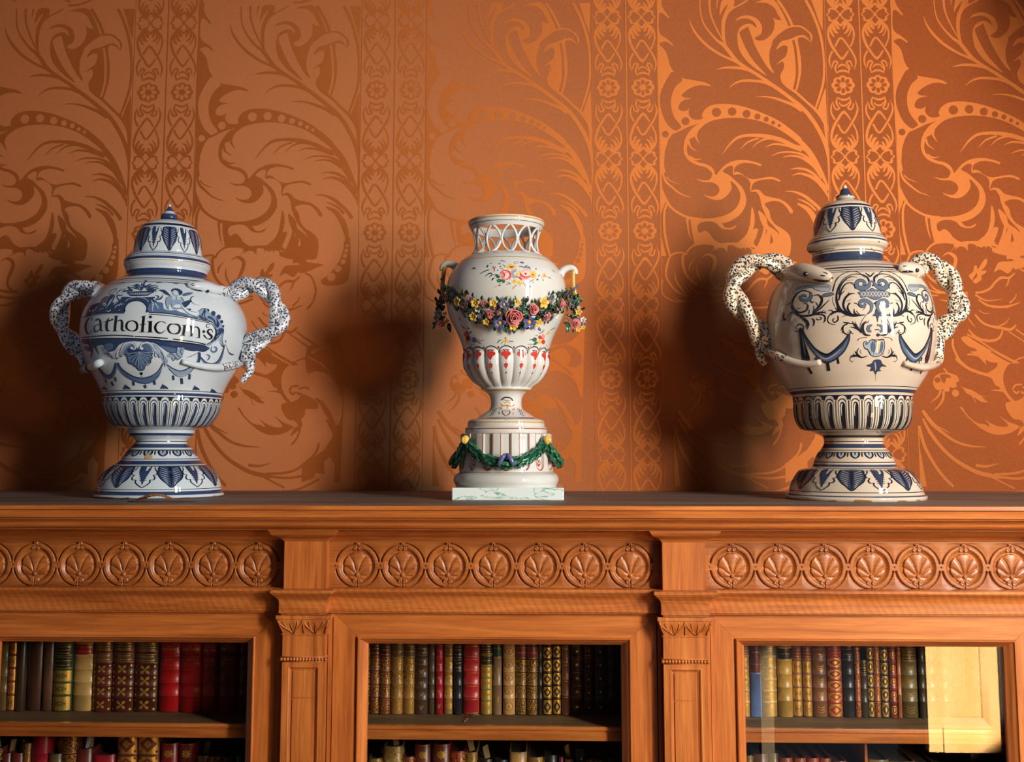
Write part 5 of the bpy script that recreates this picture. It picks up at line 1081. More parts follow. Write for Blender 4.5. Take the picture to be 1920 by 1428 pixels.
# gadroons: dark arcs, red drops
p = Paint(5.)
for i in range(18):
    p.to(100*i, 0, 1); p.unit()
    p.S('k', "-50 14 -46 6 -34 0 -16 -4 0 -5 16 -4 34 0 46 6 50 14", 2.6, 0); p.Fi('r', "-30 15 -22 10 0 9 22 10 30 15 24 20 14 22 8 27 0 31 -8 27 -14 22 -24 20", 0); p.S('R', "-22 5 -8 7 0 4 8 7 22 5", "2 4 2 4 2", .5)
    p.Fi('r', "-12 42 0 38 12 42 8 47 0 52 -8 47", 0); p.O('R', 0, 35, 2, 0, 1.5); p.O('R', 0, 62, 4.5, 0, 2.4)
    for y in (57, 68, 72, 76, 80): p.O('R', 0, y, 2, 0, 1)
    p.O('R', 50, -1, 5, 0, 3.5)
def gg(x, y, L):
    z = zFl1+(zFl0-zFl1)*y/100; th = x/100*2*pi/18; r0 = A3.r(z); P_, n_ = A3.pt(th, z, 0); return P_+n_*(gad(th, z, r0)-r0+.0005+.0002*L), n_
p.emit('painted_gadroons', PC, gg, bodyC, (10, 8))
# pierced collar
rim = MB(); segs = 96
def ringrow(r, z): return [(A3.cx+sin(2*pi*j/segs)*r, A3.cy+cos(2*pi*j/segs)*r, z) for j in range(segs)]
zt1 = zq(92); rr = A3.r
rim.grid([ringrow(r, z) for r, z in ((A3.r(zG1)-.0028, zG1), (A3.r(zG1)+.0006, zG1-.0004), (A3.r(zq(115)), zq(115)), (A3.r(zq(104)), zq(104)), (A3.r(zq(98)), zq(98)), (A3.r(zq(98))-.0015, zt1), (A3.r(zq(98))-.006, zt1-.0004), (A3.r(zq(115))-.005, zq(115)), (A3.r(zG1)-.0028, zG1))], 0, closed=True, flip=True)
for k_ in range(segs): rim.m[3*segs+k_] = 1; rim.m[2*segs+k_] = 0
rim.build('rim', MP, vase, 40)
bead = MB(); bead.tube([(A3.cx+sin(2*pi*j/segs)*(A3.r(zq(118))+.0002), A3.cy+cos(2*pi*j/segs)*(A3.r(zq(118))+.0002), zq(117)) for j in range(segs+1)], .0006, 6); bead.build('rim_line', PC['k'], vase, 0)
NU = 12
for i in range(NU):
    for s in (-1, 1):
        mb = MB(); pts = []; rd = []
        for k_ in range(15):
            t = k_/14; th = (i+s*.47*sin(pi*t)**.8)*2*pi/NU+.10; z = zG0-.0015+(zG1-zG0+.0025)*t
            P_, n_ = A3.pt(th, z, -.0016); pts.append(P_); rd.append(.0024)
        mb.tube(pts, rd, 8, 0, True, .8); mb.build('collar_strut', GP, vase, 0)
mb = MB(); 
for i in range(NU):
    for dz_ in (-.0035, 0, .0035):
        P_, n_ = A3.pt((i+.5)*2*pi/NU+.10, (zG0+zG1)/2+dz_, .0006); mb.ball(P_, .0008, 6, 4)
mb.build('collar_dots', PC['k'], vase, 0)['kind'] = 'stuff'
# inner wall of the neck so that the collar opens on a hollow
# painted bouquets
p = Paint(1.5); a = p.to(880, 480, 11.294)
a.Fi('n', "545 400 590 380 640 420 640 460 600 470 560 440"); a.Fi('n', "580 500 640 480 680 500 670 550 620 560 590 545"); a.Fi('n', "670 510 720 480 760 530 740 570 700 560"); a.S('N', "560 395 600 430 640 460", 8, 1); a.S('w', "600 500 640 520", "4 8 4", 1.2)
a.O('p', 760, 400, 122, .2, 108, .5); a.Fi('P', "660 400 700 340 760 320 740 380 700 430"); a.S('r', "650 360 700 320 780 300 850 340 870 420 850 500", "14 14 20 28 28 10", .6); a.Fi('P', "760 380 800 350 840 400 810 460 760 480 740 430", .8); a.S('r', "700 340 740 380 740 430 690 440", "8 22 24 8", .9); a.S('r', "780 500 830 470 860 430", "8 18 8", 1); a.S('P', "800 510 850 470", "6 18", 1.2); a.S('R', "690 340 750 400", "6 14", 1.1)
a.O('p', 1190, 390, 130, .2, 108, -.3); a.Fi('P', "1120 340 1200 300 1280 330 1290 390 1220 430 1150 410", .6); a.S('r', "1070 300 1080 380 1140 430 1230 440 1300 420", "10 30 26 20 12", .8); a.S('P', "1060 290 1100 340 1130 400", "8 24 12", .9); a.S('r', "1040 440 1080 470 1120 520", "20 40 12", .9); a.S('P', "1160 450 1180 510 1260 500", "10 34 14", 1); a.O('r', 1190, 375, 26, 1); a.S('R', "1150 430 1180 490", "6 12", 1.2)
a.Fi('y', "770 220 820 200 860 160 910 180 960 190 1010 230 960 250 920 290 870 270 820 270", .5); a.S('R', "850 220 890 235 940 225", "10 36 10", 1); a.S('g', "800 220 850 240", 8, .8); a.S('g', "960 210 920 250", 8, .8)
a.Fi('w', "900 300 960 275 1040 270 1050 330 1010 400 1020 470 960 480 910 440 890 380", .3)
for k_ in range(11):
    t = pi*.45+k_*pi*1.25/10; a.S('b', f"{975+40*cos(t)} {375-40*sin(t)} {975+100*cos(t)} {375-100*sin(t)}", "12 16", .9)
a.Fi('y', "970 370 1040 340 1080 300 1060 400 990 410", 1); a.O('y', 955, 530, 58, .4, 40); a.O('y', 1060, 560, 62, .4, 42, .3); a.O('R', 955, 520, 12, 1); a.O('R', 1050, 552, 10, 1); a.S('g', "910 550 950 570 1000 560", 10, .8); a.S('g', "1020 590 1070 600 1110 580", 10, .8)
a.O('y', 1350, 390, 68, .3, 78); a.O('r', 1345, 395, 22, 1); a.S('g', "1300 420 1350 450 1400 420", 12, .8); a.O('y', 1585, 405, 38, .3, 42); a.O('r', 1585, 410, 12, 1)
for s_, w_, m_ in (("230 375 310 330 380 300 430 290", "10 14 20 6", 'k'), ("340 430 400 380 460 360 500 400", "8 18 20 8", 'k'), ("420 450 480 400", "8 22", 'k'), ("365 210 385 230 400 180", "10 30 6", 'N'), ("440 160 480 150", 10, 'k'), ("475 520 500 480 540 460", "10 30 8", 'k'), ("510 400 550 380", 12, 'k'), ("500 210 530 260 530 330", "8 16 8", 'R'), ("480 250 510 260", 10, 'R'), ("560 220 540 260", 10, 'R'), ("490 310 560 320", 10, 'g'), ("610 290 600 320", "24 8", 'k'), ("620 165 660 165", 20, 'R'), ("650 110 700 100 770 120", "8 16 8", 'v'), ("640 220 680 230", 18, 'R'), ("700 180 750 210 750 240", "8 12 6", 'R'), ("650 270 680 260 730 290", 8, 'k'), ("940 150 980 120 1040 130", "10 5 4", 'N'), ("950 170 1030 160", 5, 'k'), ("1070 130 1120 140 1160 150", "10 34 8", 'v'), ("1040 230 1100 220 1150 240", "6 16 14", 'N'), ("1150 260 1200 220 1230 200", "10 34 10", 'b'), ("1200 250 1260 250 1300 290", "12 20 8", 'b'), ("1240 220 1290 240", 10, 'k'), ("1410 250 1410 290", "8 20", 'N'), ("1460 430 1490 400", "20 14", 'N'), ("1430 510 1460 490", "26 18", 'N'), ("1400 460 1450 500", 6, 'k'), ("1520 460 1580 440 1660 440 1720 470", "4 5 6 16", 'R'), ("1550 490 1565 520", "8 18", 'N'), ("1270 560 1310 520 1370 500", "6 10 14", 'N'), ("1320 540 1360 570", 8, 'N'), ("1280 660 1310 620 1330 580", "10 22 10", 'N'), ("1170 590 1220 650", "22 30", 'g'), ("1140 560 1150 580", 12, 'N'), ("930 700 940 660 960 640", "10 34 14", 'g'), ("960 610 1000 640", 8, 'N'), ("1070 620 1080 635", 20, 'g'), ("785 605 820 590 870 570", "14 12 6", 'N'), ("810 550 850 570 870 600", 8, 'k'), ("520 655 600 630", 6, 'R'), ("620 630 660 610", 24, 'R'), ("600 590 690 580", 5, 'N'), ("60 280 100 250 140 280", "4 24 6", 'k'), ("1750 290 1810 350", 5, 'N')): a.S(m_, s_, w_, 1.1)
a = p.to(940, 530, 10.2)
a.Fi('y', "40 1105 85 1060 132 1105 85 1152", 0); a.O('R', 85, 1108, 10, 1); a.S('k', "75 1065 80 1040 90 1065", 10, 1)
for s_ in ("85 1045 85 1060", "65 1180 75 1160", "145 1100 160 1115", "0 1150 30 1140", "170 1120 230 1115", "140 1140 150 1150", "-40 1080 -20 1100 10 1090", "-70 1160 -55 1120 -20 1100"): a.S('N', s_, "16 10" if len(s_.split()) == 4 else "4 16 6", 1)
a.O('r', 745, 1040, 42, .3, 40); a.O('p', 800, 1020, 34, .4, 46); a.O('r', 800, 1130, 36, .3, 44); a.O('y', 730, 1130, 34, .3, 40); a.S('r', "720 1010 760 1060 820 1080", "8 20 10", 1); a.S('P', "740 1000 780 1020", "6 16", 1.1)
a.Fi('n', "590 1080 640 1040 680 1070 660 1120 610 1120"); a.Fi('n', "620 1160 660 1120 700 1140 660 1180"); a.Fi('b', "690 890 730 850 760 920 720 910"); a.O('y', 900, 950, 26, .3, 40, .6)
for s_, m_ in (("530 1100 570 1080 600 1100", 'N'), ("610 880 660 885", 'N'), ("820 890 780 940 770 960", 'N'), ("710 970 770 950", 'N'), ("940 900 1020 855", 'N'), ("860 990 900 970", 'g'), ("540 1220 570 1200", 'k'), ("610 1200 640 1180", 'N'), ("760 1220 765 1270", 'g'), ("860 1190 870 1195", 'k'), ("500 1170 660 1180", 'N'), ("920 920 960 900", 'y'), ("650 1000 700 1010", 'n')): a.S(m_, s_, 10 if len(s_.split()) == 4 else "6 12 6", 1)
a = p.to(800, 530, 10.2)
a.O('r', 760, 980, 46, .3, 56); a.O('R', 790, 1060, 44, .4, 50); a.O('b', 905, 1090, 50, .3, 54); a.O('g', 770, 1120, 30, .3, 40)
for s_, w_, m_ in (("620 660 640 720", "10 16", 'k'), ("660 800 700 850 740 880", "8 14 6", 'R'), ("680 830 720 860", 12, 'R'), ("770 880 820 860", 16, 'N'), ("820 980 850 940 870 935", "12 24 8", 'k'), ("940 1110 1050 1110 1110 1085", "10 8 5", 'R'), ("960 1120 1040 1165", "8 14", 'k'), ("950 1100 1020 1075", 6, 'v'), ("840 1260 850 1220 860 1195", "16 10 6", 'k'), ("880 1180 920 1170", 10, 'N'), ("780 1000 740 960", 10, 'P')): a.S(m_, s_, w_, 1)
a = p.to(850, 650, 9.52)   # crest on the foot
for s_, w_, m_ in (("860 950 900 910 960 900 1030 920 1060 965", "20 22 24 22 16", 'k'), ("870 930 960 960 1040 940", "6 10 6", 'v'), ("850 1010 890 1060 960 1040 1040 1060 1090 1020", "10 16 30 16 8", 'g'), ("900 1000 960 985 1030 1005", "8 22 8", 'g'), ("870 1040 900 1060", 12, 'R'), ("1040 1060 1080 1040", 12, 'R'), ("960 1040 965 1110", "14 8", 'v'), ("810 1090 850 1080 860 1110 820 1110", "12 26 20 10", 'g'), ("1050 1130 1080 1110 1100 1120", "8 16 8", 'r'), ("890 1130 880 1180 910 1215 945 1230 980 1215 1010 1180 1000 1130", "10 18 14 10 14 18 10", 'R'), ("900 1130 1000 1128", 6, 'v'), ("925 1160 935 1165", 14, 'k'), ("955 1165 965 1160", 14, 'k'), ("810 1160 830 1190 810 1210", "6 12 6", 'v'), ("1060 1170 1080 1200 1050 1220", "6 12 6", 'p')): a.S(m_, s_, w_, 1)
for k_ in range(9):
    for s in (-1, 1):
        x = 960+s*(190+k_*8+(k_ % 3)*22); y = 1110+k_*15; a.Fi('k', [x-9, y, x, y-14, x+9, y, x, y+14], 0, False)
a.S('R', "440 1280 600 1276 800 1282 910 1278 950 1296 990 1284 1200 1278 1440 1276", 9, .6)
p.emit('painted_flowers', PC, A3.screen(.0002), bodyC, (6, 6), 'stuff')
# modelled flowers, leaves, garland
LG = [glaze('leaf_green', (40, 84, 60)), glaze('leaf_dark', (28, 46, 34)), glaze('leaf_olive', (84, 90, 56))]
def frame_at(x, y, off):
    th, z = A3.hit(x, y); P_, n_ = A3.pt(th, z, off); u = Vector((0, 0, 1)); u = (u-n_*u.dot(n_)).normalized(); return P_, n_, u.cross(n_).normalized(), u
def petalrose(P_, n_, a_, b_, r, mats, name, par, turns=15, seed=0):
    rnd = random.Random(seed); mb = MB()
    mb.ball(P_+n_*r*.25, r*.62, 10, 6, 1)
    for k_ in range(turns):
        t = k_/turns; th = k_*2.4+rnd.random()*.4; rad_ = r*(.22+.74*t); h = r*(.95-.62*t)
        rows = []
        for i in range(5):
            v = i/4; row = []
            for j in range(7):
                u = (j/6-.5)*(1.9-.5*t); q = rad_*(.72+.36*v**1.6)*(1-.05*abs(u)); e = h*(.25+.95*v)-r*.08*(u*u)*v+r*.03*rnd.random()*v
                row.append(P_+(a_*cos(th+u)+b_*sin(th+u))*q+n_*e)
            rows.append(row)
        s0 = len(mb.m); mb.grid(rows, 0)
        for k2 in range(s0+18, len(mb.m)): mb.m[k2] = 2
    o = mb.build(name, mats, par, 0); sd = o.modifiers.new('thick', 'SOLIDIFY'); sd.thickness = r*.06; return o
def leaf(P_, n_, a_, b_, ang, l, w, m_, par, lift=.25, name='leaf'):
    d = a_*cos(ang)+b_*sin(ang); s = n_.cross(d); rows = []
    for i in range(9):
        t = i/8; ww = w*sin(pi*min(1, t*.93+.07))**.8*(1-t*.25)*(1 if i % 2 else .86)
        if i == 8: ww = 0
        c = P_+d*l*t+n_*(l*lift*sin(t*pi*.8)+.001)
        rows.append([c-s*ww+n_*ww*.30, c-s*ww*.5+n_*ww*.12, c, c+s*ww*.5+n_*ww*.12, c+s*ww+n_*ww*.30])
    mb = MB(); mb.grid(rows); o = mb.build(name, m_, par, 0); sd = o.modifiers.new('thick', 'SOLIDIFY'); sd.thickness = .0009; return o
def bud(P_, n_, a_, b_, r, mats, par, petals=5, name='blossom', seed=0):
    rnd = random.Random(seed); mb = MB(); mb.ball(P_+n_*r*.5, r*.35, 8, 5, 1)
    for k_ in range(petals):
        th = k_*2*pi/petals+rnd.random()*.3; rows = []
        for i in range(5):
            v = i/4; row = []
            for j in range(5):
                u = (j/4-.5)*1.3; q = r*(.12+.92*v); e = r*(.25+.55*sin(v*2.2))+r*.12*abs(u)*v
                row.append(P_+(a_*cos(th+u*sin(pi*min(.96, v*.8+.15)))+b_*sin(th+u*sin(pi*min(.96, v*.8+.15))))*q+n_*e)
            rows.append(row)
        mb.grid(rows, 0)
    o = mb.build(name, mats, par, 0); sd = o.modifiers.new('thick', 'SOLIDIFY'); sd.thickness = r*.08; return o
garl = empty('flower_garland', (0, 0, 0), None, None) if False else None
def core(px, R_, name, m_, par, off=.004, seed=1):
    mb = MB(); pts = []
    for x, y in catmull(px, 3):
        th, z = A3.hit(x, y); pts.append(A3.pt(th, z, off)[0])
    rnd = random.Random(seed); mb.tube(pts, [R_*(.75+.35*rnd.random())*(.45+.55*sin(pi*i_/(len(pts)-1))) for i_ in range(len(pts))], 9); return mb.build(name, m_, par, 0)
mpx = at(961, 580, 1.9).x-at(960, 580, 1.9).x
gar = core([(842, 546), (853, 556), (870, 568), (890, 582), (915, 592), (940, 597), (965, 598), (990, 596), (1015, 589), (1035, 578), (1052, 565), (1066, 550)], .0095, 'flower_garland', LG[1], vase, .001)
for i, (x, y, r) in enumerate(((962, 589.5, 17), (921.5, 585.5, 9.5), (997, 577.5, 10.5), (1019, 589.5, 10), (1045, 568, 9.5), (884, 561, 5.5), (909.5, 568, 6.5), (856.5, 553.5, 5), (870.5, 551.5, 4.5))):
    P_, n_, a_, b_ = frame_at(x, y, .005); petalrose(P_, n_, a_, b_, r*1.12*mpx, [PC['r'] if i in (0, 4, 2) else PC['p'] if i not in (3,) else PC['v'], PC['R'], PC['p']], 'rose', gar, 16 if r > 9 else 9, i)
for i, (x, y, r, c) in enumerate(((866, 564.5, 7.5, 'y'), (896.5, 567, 8, 'y'), (927, 567, 7, 'y'), (893, 590, 7.5, 'y'), (914.5, 599, 6, 'y'), (1012, 566, 9.5, 'y'), (1004, 601, 7.5, 'y'), (961, 608, 7, 'y'), (968, 566, 6, 'y'), (1045.5, 583.5, 5, 'y'), (938, 600, 10.5, 'b'), (987, 599, 11.5, 'b'), (945, 569.5, 8, 'b'), (1025, 563, 6, 'b'), (1036, 577, 7.5, 'k'), (879, 571, 7.5, 'v'), (900, 577, 6, 'w'), (938, 583, 6.5, 'v'), (1058, 568, 7, 'b'), (876, 581, 6, 'v'), (904, 589, 5.5, 'b'), (1035, 588, 6.5, 'w'), (861, 572, 5, 'v'), (1028, 572, 4.5, 'w'))):
    P_, n_, a_, b_ = frame_at(x, y, .0055); bud(P_, n_, a_, b_, r*1.22*mpx, [PC[c], PC['g']], gar, 5, 'blossom', i)
for i, (x, y, an, l, w, g) in enumerate(((964, 571, 90, 19, 8, 0), (944, 566, 55, 15, 7, 0), (938, 566, 120, 14, 6, 1), (983, 567, 75, 14, 8, 1), (945, 606, -75, 17, 8, 0), (963, 610, -90, 14, 8, 0), (912, 600, -75, 13, 7, 2), (932, 604, -110, 16, 7, 1), (893, 594, -80, 13, 6, 1), (985, 606, -80, 10, 7, 1), (1000, 568, 100, 10, 6, 1), (918, 566, 80, 10, 5, 1), (905, 562, 70, 9, 5, 1), (890, 557, 80, 9, 5, 1), (877, 552, 70, 9, 5, 1), (874, 585, -70, 11, 5, 1), (884, 590, -85, 12, 6, 1), (1040, 558, 100, 10, 6, 0), (975, 577, 20, 12, 6, 0), (984, 574, -40, 12, 6, 0), (1030, 560, 70, 9, 5, 0), (1056, 574, -60, 10, 6, 1), (1022, 598, -60, 8, 5, 0), (865, 573, -100, 10, 5, 1), (851, 562, -100, 10, 5, 1), (1058, 556, 60, 9, 5, 0), (926, 593, -60, 12, 6, 0), (952, 607, -50, 11, 6, 2))):
    P_, n_, a_, b_ = frame_at(x, y, .004); leaf(P_, n_, a_, b_, rad(an), l*mpx, w*mpx*.62, LG[g], gar)
rnd = random.Random(5)
gpath = catmull([(842, 546), (853, 556), (870, 568), (890, 580), (915, 589), (940, 593), (965, 594), (990, 592), (1015, 585), (1035, 574), (1052, 562), (1064, 552)], 4)
for i in range(230):
    t = rnd.random(); x, y = gpath[int(t*(len(gpath)-1))]; wd_ = 6+14*sin(pi*t)**.7
    x += rnd.uniform(-3, 3); y += rnd.uniform(-1.35, .9)*wd_
    P_, n_, a_, b_ = frame_at(x, y, rnd.uniform(.003, .007)); an = rnd.uniform(0, 6.28)
    if rnd.random() < .62: leaf(P_, n_, a_, b_, an, rnd.uniform(8, 12)*mpx, rnd.uniform(3.4, 5)*mpx, LG[rnd.choice([0, 1, 1, 2])], gar, .45)
    else: bud(P_, n_, a_, b_, rnd.uniform(3.2, 5.2)*mpx, [PC[rnd.choice('ybvwkbvR')], PC['g']], gar, 5, 'blossom', i)
rnd = random.Random(3)
for i in range(34):   # small leaves at the two ends of the garland
    t = rnd.random(); s = i % 2
    x, y = (838+t*34, 541+t*14) if s else (1066-t*40, 546+t*14-3)
    P_, n_, a_, b_ = frame_at(x+rnd.uniform(-3, 3), y+rnd.uniform(-4, 4), .005); leaf(P_, n_, a_, b_, rnd.uniform(0, 6.28), 8.5*mpx, 3.6*mpx, LG[1 if s else (0 if rnd.random() < .6 else 1)], gar, .5)
# handles, pendants
for side, arch, gold, pend in ((-1, [(862, 510), (858, 502), (850, 497), (841, 494.5), (834, 496), (829.5, 501), (829, 507)], [(834, 500), (832, 512), (830, 528), (829, 545), (828, 560)], [(829, 556), (825, 572), (824, 588), (827, 604)]),
                               (1, [(1050, 518), (1053, 510), (1059, 504.5), (1067, 502), (1074, 503), (1078.5, 508), (1079, 514)], [(1075, 507), (1074.5, 520), (1075, 535), (1078, 548), (1080.5, 561)], [(1079, 555), (1078, 570), (1078, 588), (1078, 604)])):
    Yh = A3.cy+.002
    mb = MB(); q = catmull(arch, 4); mb.tube([at(x, y, Yh) for x, y in q], [.0085-.0035*i/(len(q)-1) for i in range(len(q))], 12, 0, True, 1.3); h_ = mb.build('handle', GP, vase, 0)
    mb = MB(); mb.tube([at(x+(3 if side < 0 else -3), y+5, Yh-.001) for x, y in q[3:-2]], .0014, 6); mb.build('handle_line', PC['v'], h_, 0)
    mb = MB(); mb.tube([at(x, y, Yh-.006) for x, y in catmull(gold, 4)], .0042, 8, 0, True, .6); mb.build('gilt_strap', PC['g'], h_, 0)
    mb = MB(); xx, yy = gold[3] if side > 0 else gold[2]
    mb.tube([at(xx-4, yy-3, Yh-.012), at(xx, yy-7, Yh-.012), at(xx+side*6 if side > 0 else xx+4, yy-12, Yh-.010)], .0022, 6, 0, True, .5); mb.build('ribbon', PC['b'], h_, 0)
    mb = MB(); mb.tube([at(x, y, Yh-.006) for x, y in catmull(pend, 4)], .0050, 8); pd = mb.build('flower_pendant', LG[1], vase, 0)
    n_ = Vector((side*.25, -1, .1)).normalized(); u_ = Vector((0, 0, 1)); a_ = u_.cross(n_).normalized(); b_ = n_.cross(a_)
    b_ = Vector((0, 0, 1)); a_ = Vector((1, 0, 0))
    gx = 0 if side < 0 else 1
    ros = (827, 609, 10) if side < 0 else (1078, 607.5, 11)
    petalrose(at(ros[0], ros[1], Yh-.014), n_, a_, b_, ros[2]*mpx, [PC['p'] if side > 0 else PC['r'], PC['R'], PC['p']], 'rose', pd, 14, 50+side)
    for (x, y, r, c) in (((823, 591, 8, 'b'), (838, 603, 6, 'g'), (818, 598, 5, 'v'), (835, 556, 5, 'g')) if side < 0 else ((1083.5, 586, 7, 'y'), (1083, 618, 5.5, 'y'), (1092, 614, 5, 'y'), (1092, 600, 6, 'w'), (1093, 606, 5, 'b'), (1062, 601, 5, 'v'))):
        bud(at(x, y, Yh-.013), n_, a_, b_, r*mpx, [PC[c], PC['g']], pd, 5, 'blossom', int(x))
    rnd = random.Random(70+side)
    for k_ in range(26):
        x, y = pend[0][0]+(pend[-1][0]-pend[0][0])*k_/26+rnd.uniform(-8, 8)*(.6+k_/30), pend[0][1]+(pend[-1][1]+8-pend[0][1])*k_/26
        if rnd.random() < .7: leaf(at(x, y, Yh-.009-rnd.random()*.004), n_, a_, b_, rnd.uniform(0, 6.28), rnd.uniform(7, 11)*mpx, rnd.uniform(3, 4.6)*mpx, LG[rnd.choice([0, 1, 1])], pd, .4)
        else: bud(at(x, y, Yh-.012), n_, a_, b_, rnd.uniform(3, 4.6)*mpx, [PC[rnd.choice('yvbw')], PC['g']], pd, 5, 'blossom', k_)
    for (x, y, an, l, w, g) in (((842, 606, -75, 20, 9, 1), (822, 575, 100, 12, 6, 1), (830, 583, 60, 12, 6, 1), (820, 565, 110, 10, 6, 1), (832, 567, 40, 10, 6, 2), (817, 610, -120, 10, 5, 1), (826, 552, 110, 12, 6, 1), (835, 545, 50, 10, 6, 1)) if side < 0 else
                                ((1064, 604, -95, 24, 10, 0), (1062, 606, 185, 8, 5, 0), (1072, 582, 120, 14, 7, 1), (1080, 574, 60, 13, 6, 0), (1072, 568, 130, 11, 6, 0), (1086, 568, 60, 12, 6, 0), (1090, 580, 20, 9, 5, 1), (1074, 618, -90, 9, 5, 1), (1070, 594, 160, 12, 6, 0))):
        leaf(at(x, y, Yh-.010), n_, a_, b_, rad(an), l*mpx, w*mpx*.62, LG[g], pd)
# green garland round the pedestal
GG = glaze('garland_green', (34, 110, 74)); GG2 = glaze('garland_deep_green', (22, 66, 46)); zB = A3.zf(825)
bth = [rad(-51), rad(51), rad(129), rad(231)]
for i in range(4):
    t0, t1 = bth[i], bth[(i+1) % 4]+(2*pi if i == 3 else 0)
    mb = MB(); pts = []; rd = []; N_ = 26
    for k_ in range(N_+1):
        t = k_/N_; th = t0+(t1-t0)*t; sag = 4*t*(1-t); z = zB+.002-(.043)*sag**.85
        P_, n_ = A3.pt(th, max(z, zDr0+.004), .006+.004*sag); P_.z = z; pts.append(P_); rd.append(.0055+.0030*sag)
    mb.tube(pts, rd, 9); g_ = mb.build('leaf_garland', GG2, vase, 0); rnd = random.Random(i)
    for k_ in range(1, N_, 1):
        if i in (2,): continue
        d = (pts[k_+1]-pts[k_-1]).normalized() if k_ < N_ else Vector((1, 0, 0)); n0 = (pts[k_]-Vector((A3.cx, A3.cy, pts[k_].z))).normalized()
        up_ = d.cross(n0).normalized(); sg = 1 if k_ < N_/2 else -1
        for m_ in range(3):
            a = rad((-60, 10, 75)[m_]+rnd.uniform(-12, 12)); nn = (n0*cos(a)+up_*sin(a)).normalized()
            leaf(pts[k_]+nn*rd[k_]*.75, nn, d*sg, nn.cross(d*sg), rnd.uniform(-.5, .5), .0115, .0036, GG if rnd.random() < .75 else GG2, g_, .22)
    P_, n_ = A3.pt(t0, zB+.001, .011); mb = MB(); mb.ball(P_, (.0075, .0075, .0088), 14, 9); mb.ball(P_+n_*.005, (.0042, .0042, .006), 12, 8); mb.build('button', PC['y'], vase, 0)
mb = MB(); zb = A3.zf(862)
P0, n0 = A3.pt(0, zb, .018)
for s in (-1, 1):
    mb.tube([P0+Vector((s*.001, -.004, .010)), P0+Vector((s*.006, -.006, .004)), P0+Vector((s*.011, -.005, -.005)), P0+Vector((s*.014, -.003, -.0105))], [.0028, .0040, .0040, .0038], 8, 0, True, .6)
mb.ball(P0+Vector((0, 0, .0075)), .004, 8, 6); mb.build('ribbon_bow', PC['b'], vase, 0)
# ============================================================ books
def leather(c):
    k = 'leather_%02x%02x%02x' % tuple(int(v) for v in c)
    if k in MATS: return MATS[k]
    m = mat(k, c, .42, coat=.35, croug=.25, spec=.4); noisecol(m, [(.3, [v*.72 for v in c]), (.6, c)], 26, (1, 1, .6), 4)
    return m
GOLD = mat('gold_leaf', (214, 164, 74), .38, .75); GOLD.node_tree.nodes['Principled BSDF'].inputs['Base Color'].default_value = (*lin((226, 176, 84)), 1)
PAGE = mat('page_edges', (150, 116, 72), .85); noisecol(PAGE, [(.35, (110, 80, 46)), (.65, (166, 130, 84))], 300, (1, 1, .02))
DARKP = mat('page_tops_dusty', (52, 38, 28), .9)
BLK = mat('ink_black', (24, 20, 18), .6)
def textpoly(t, size):
    cu_ = bpy.data.curves.new('t', 'FONT'); cu_.body = t; cu_.size = size; cu_.align_x = 'CENTER'; cu_.resolution_u = 1
    o = bpy.data.objects.new('t', cu_); C.objects.link(o); me = o.to_mesh(); me.calc_loop_triangles()
    v = [(p.co.x, p.co.y) for p in me.vertices]; f = [tuple(q.vertices) for q in me.loop_triangles]; o.to_mesh_clear()
    bpy.data.objects.remove(o); bpy.data.curves.remove(cu_); return v, f
YB_ = 1.936
books = []
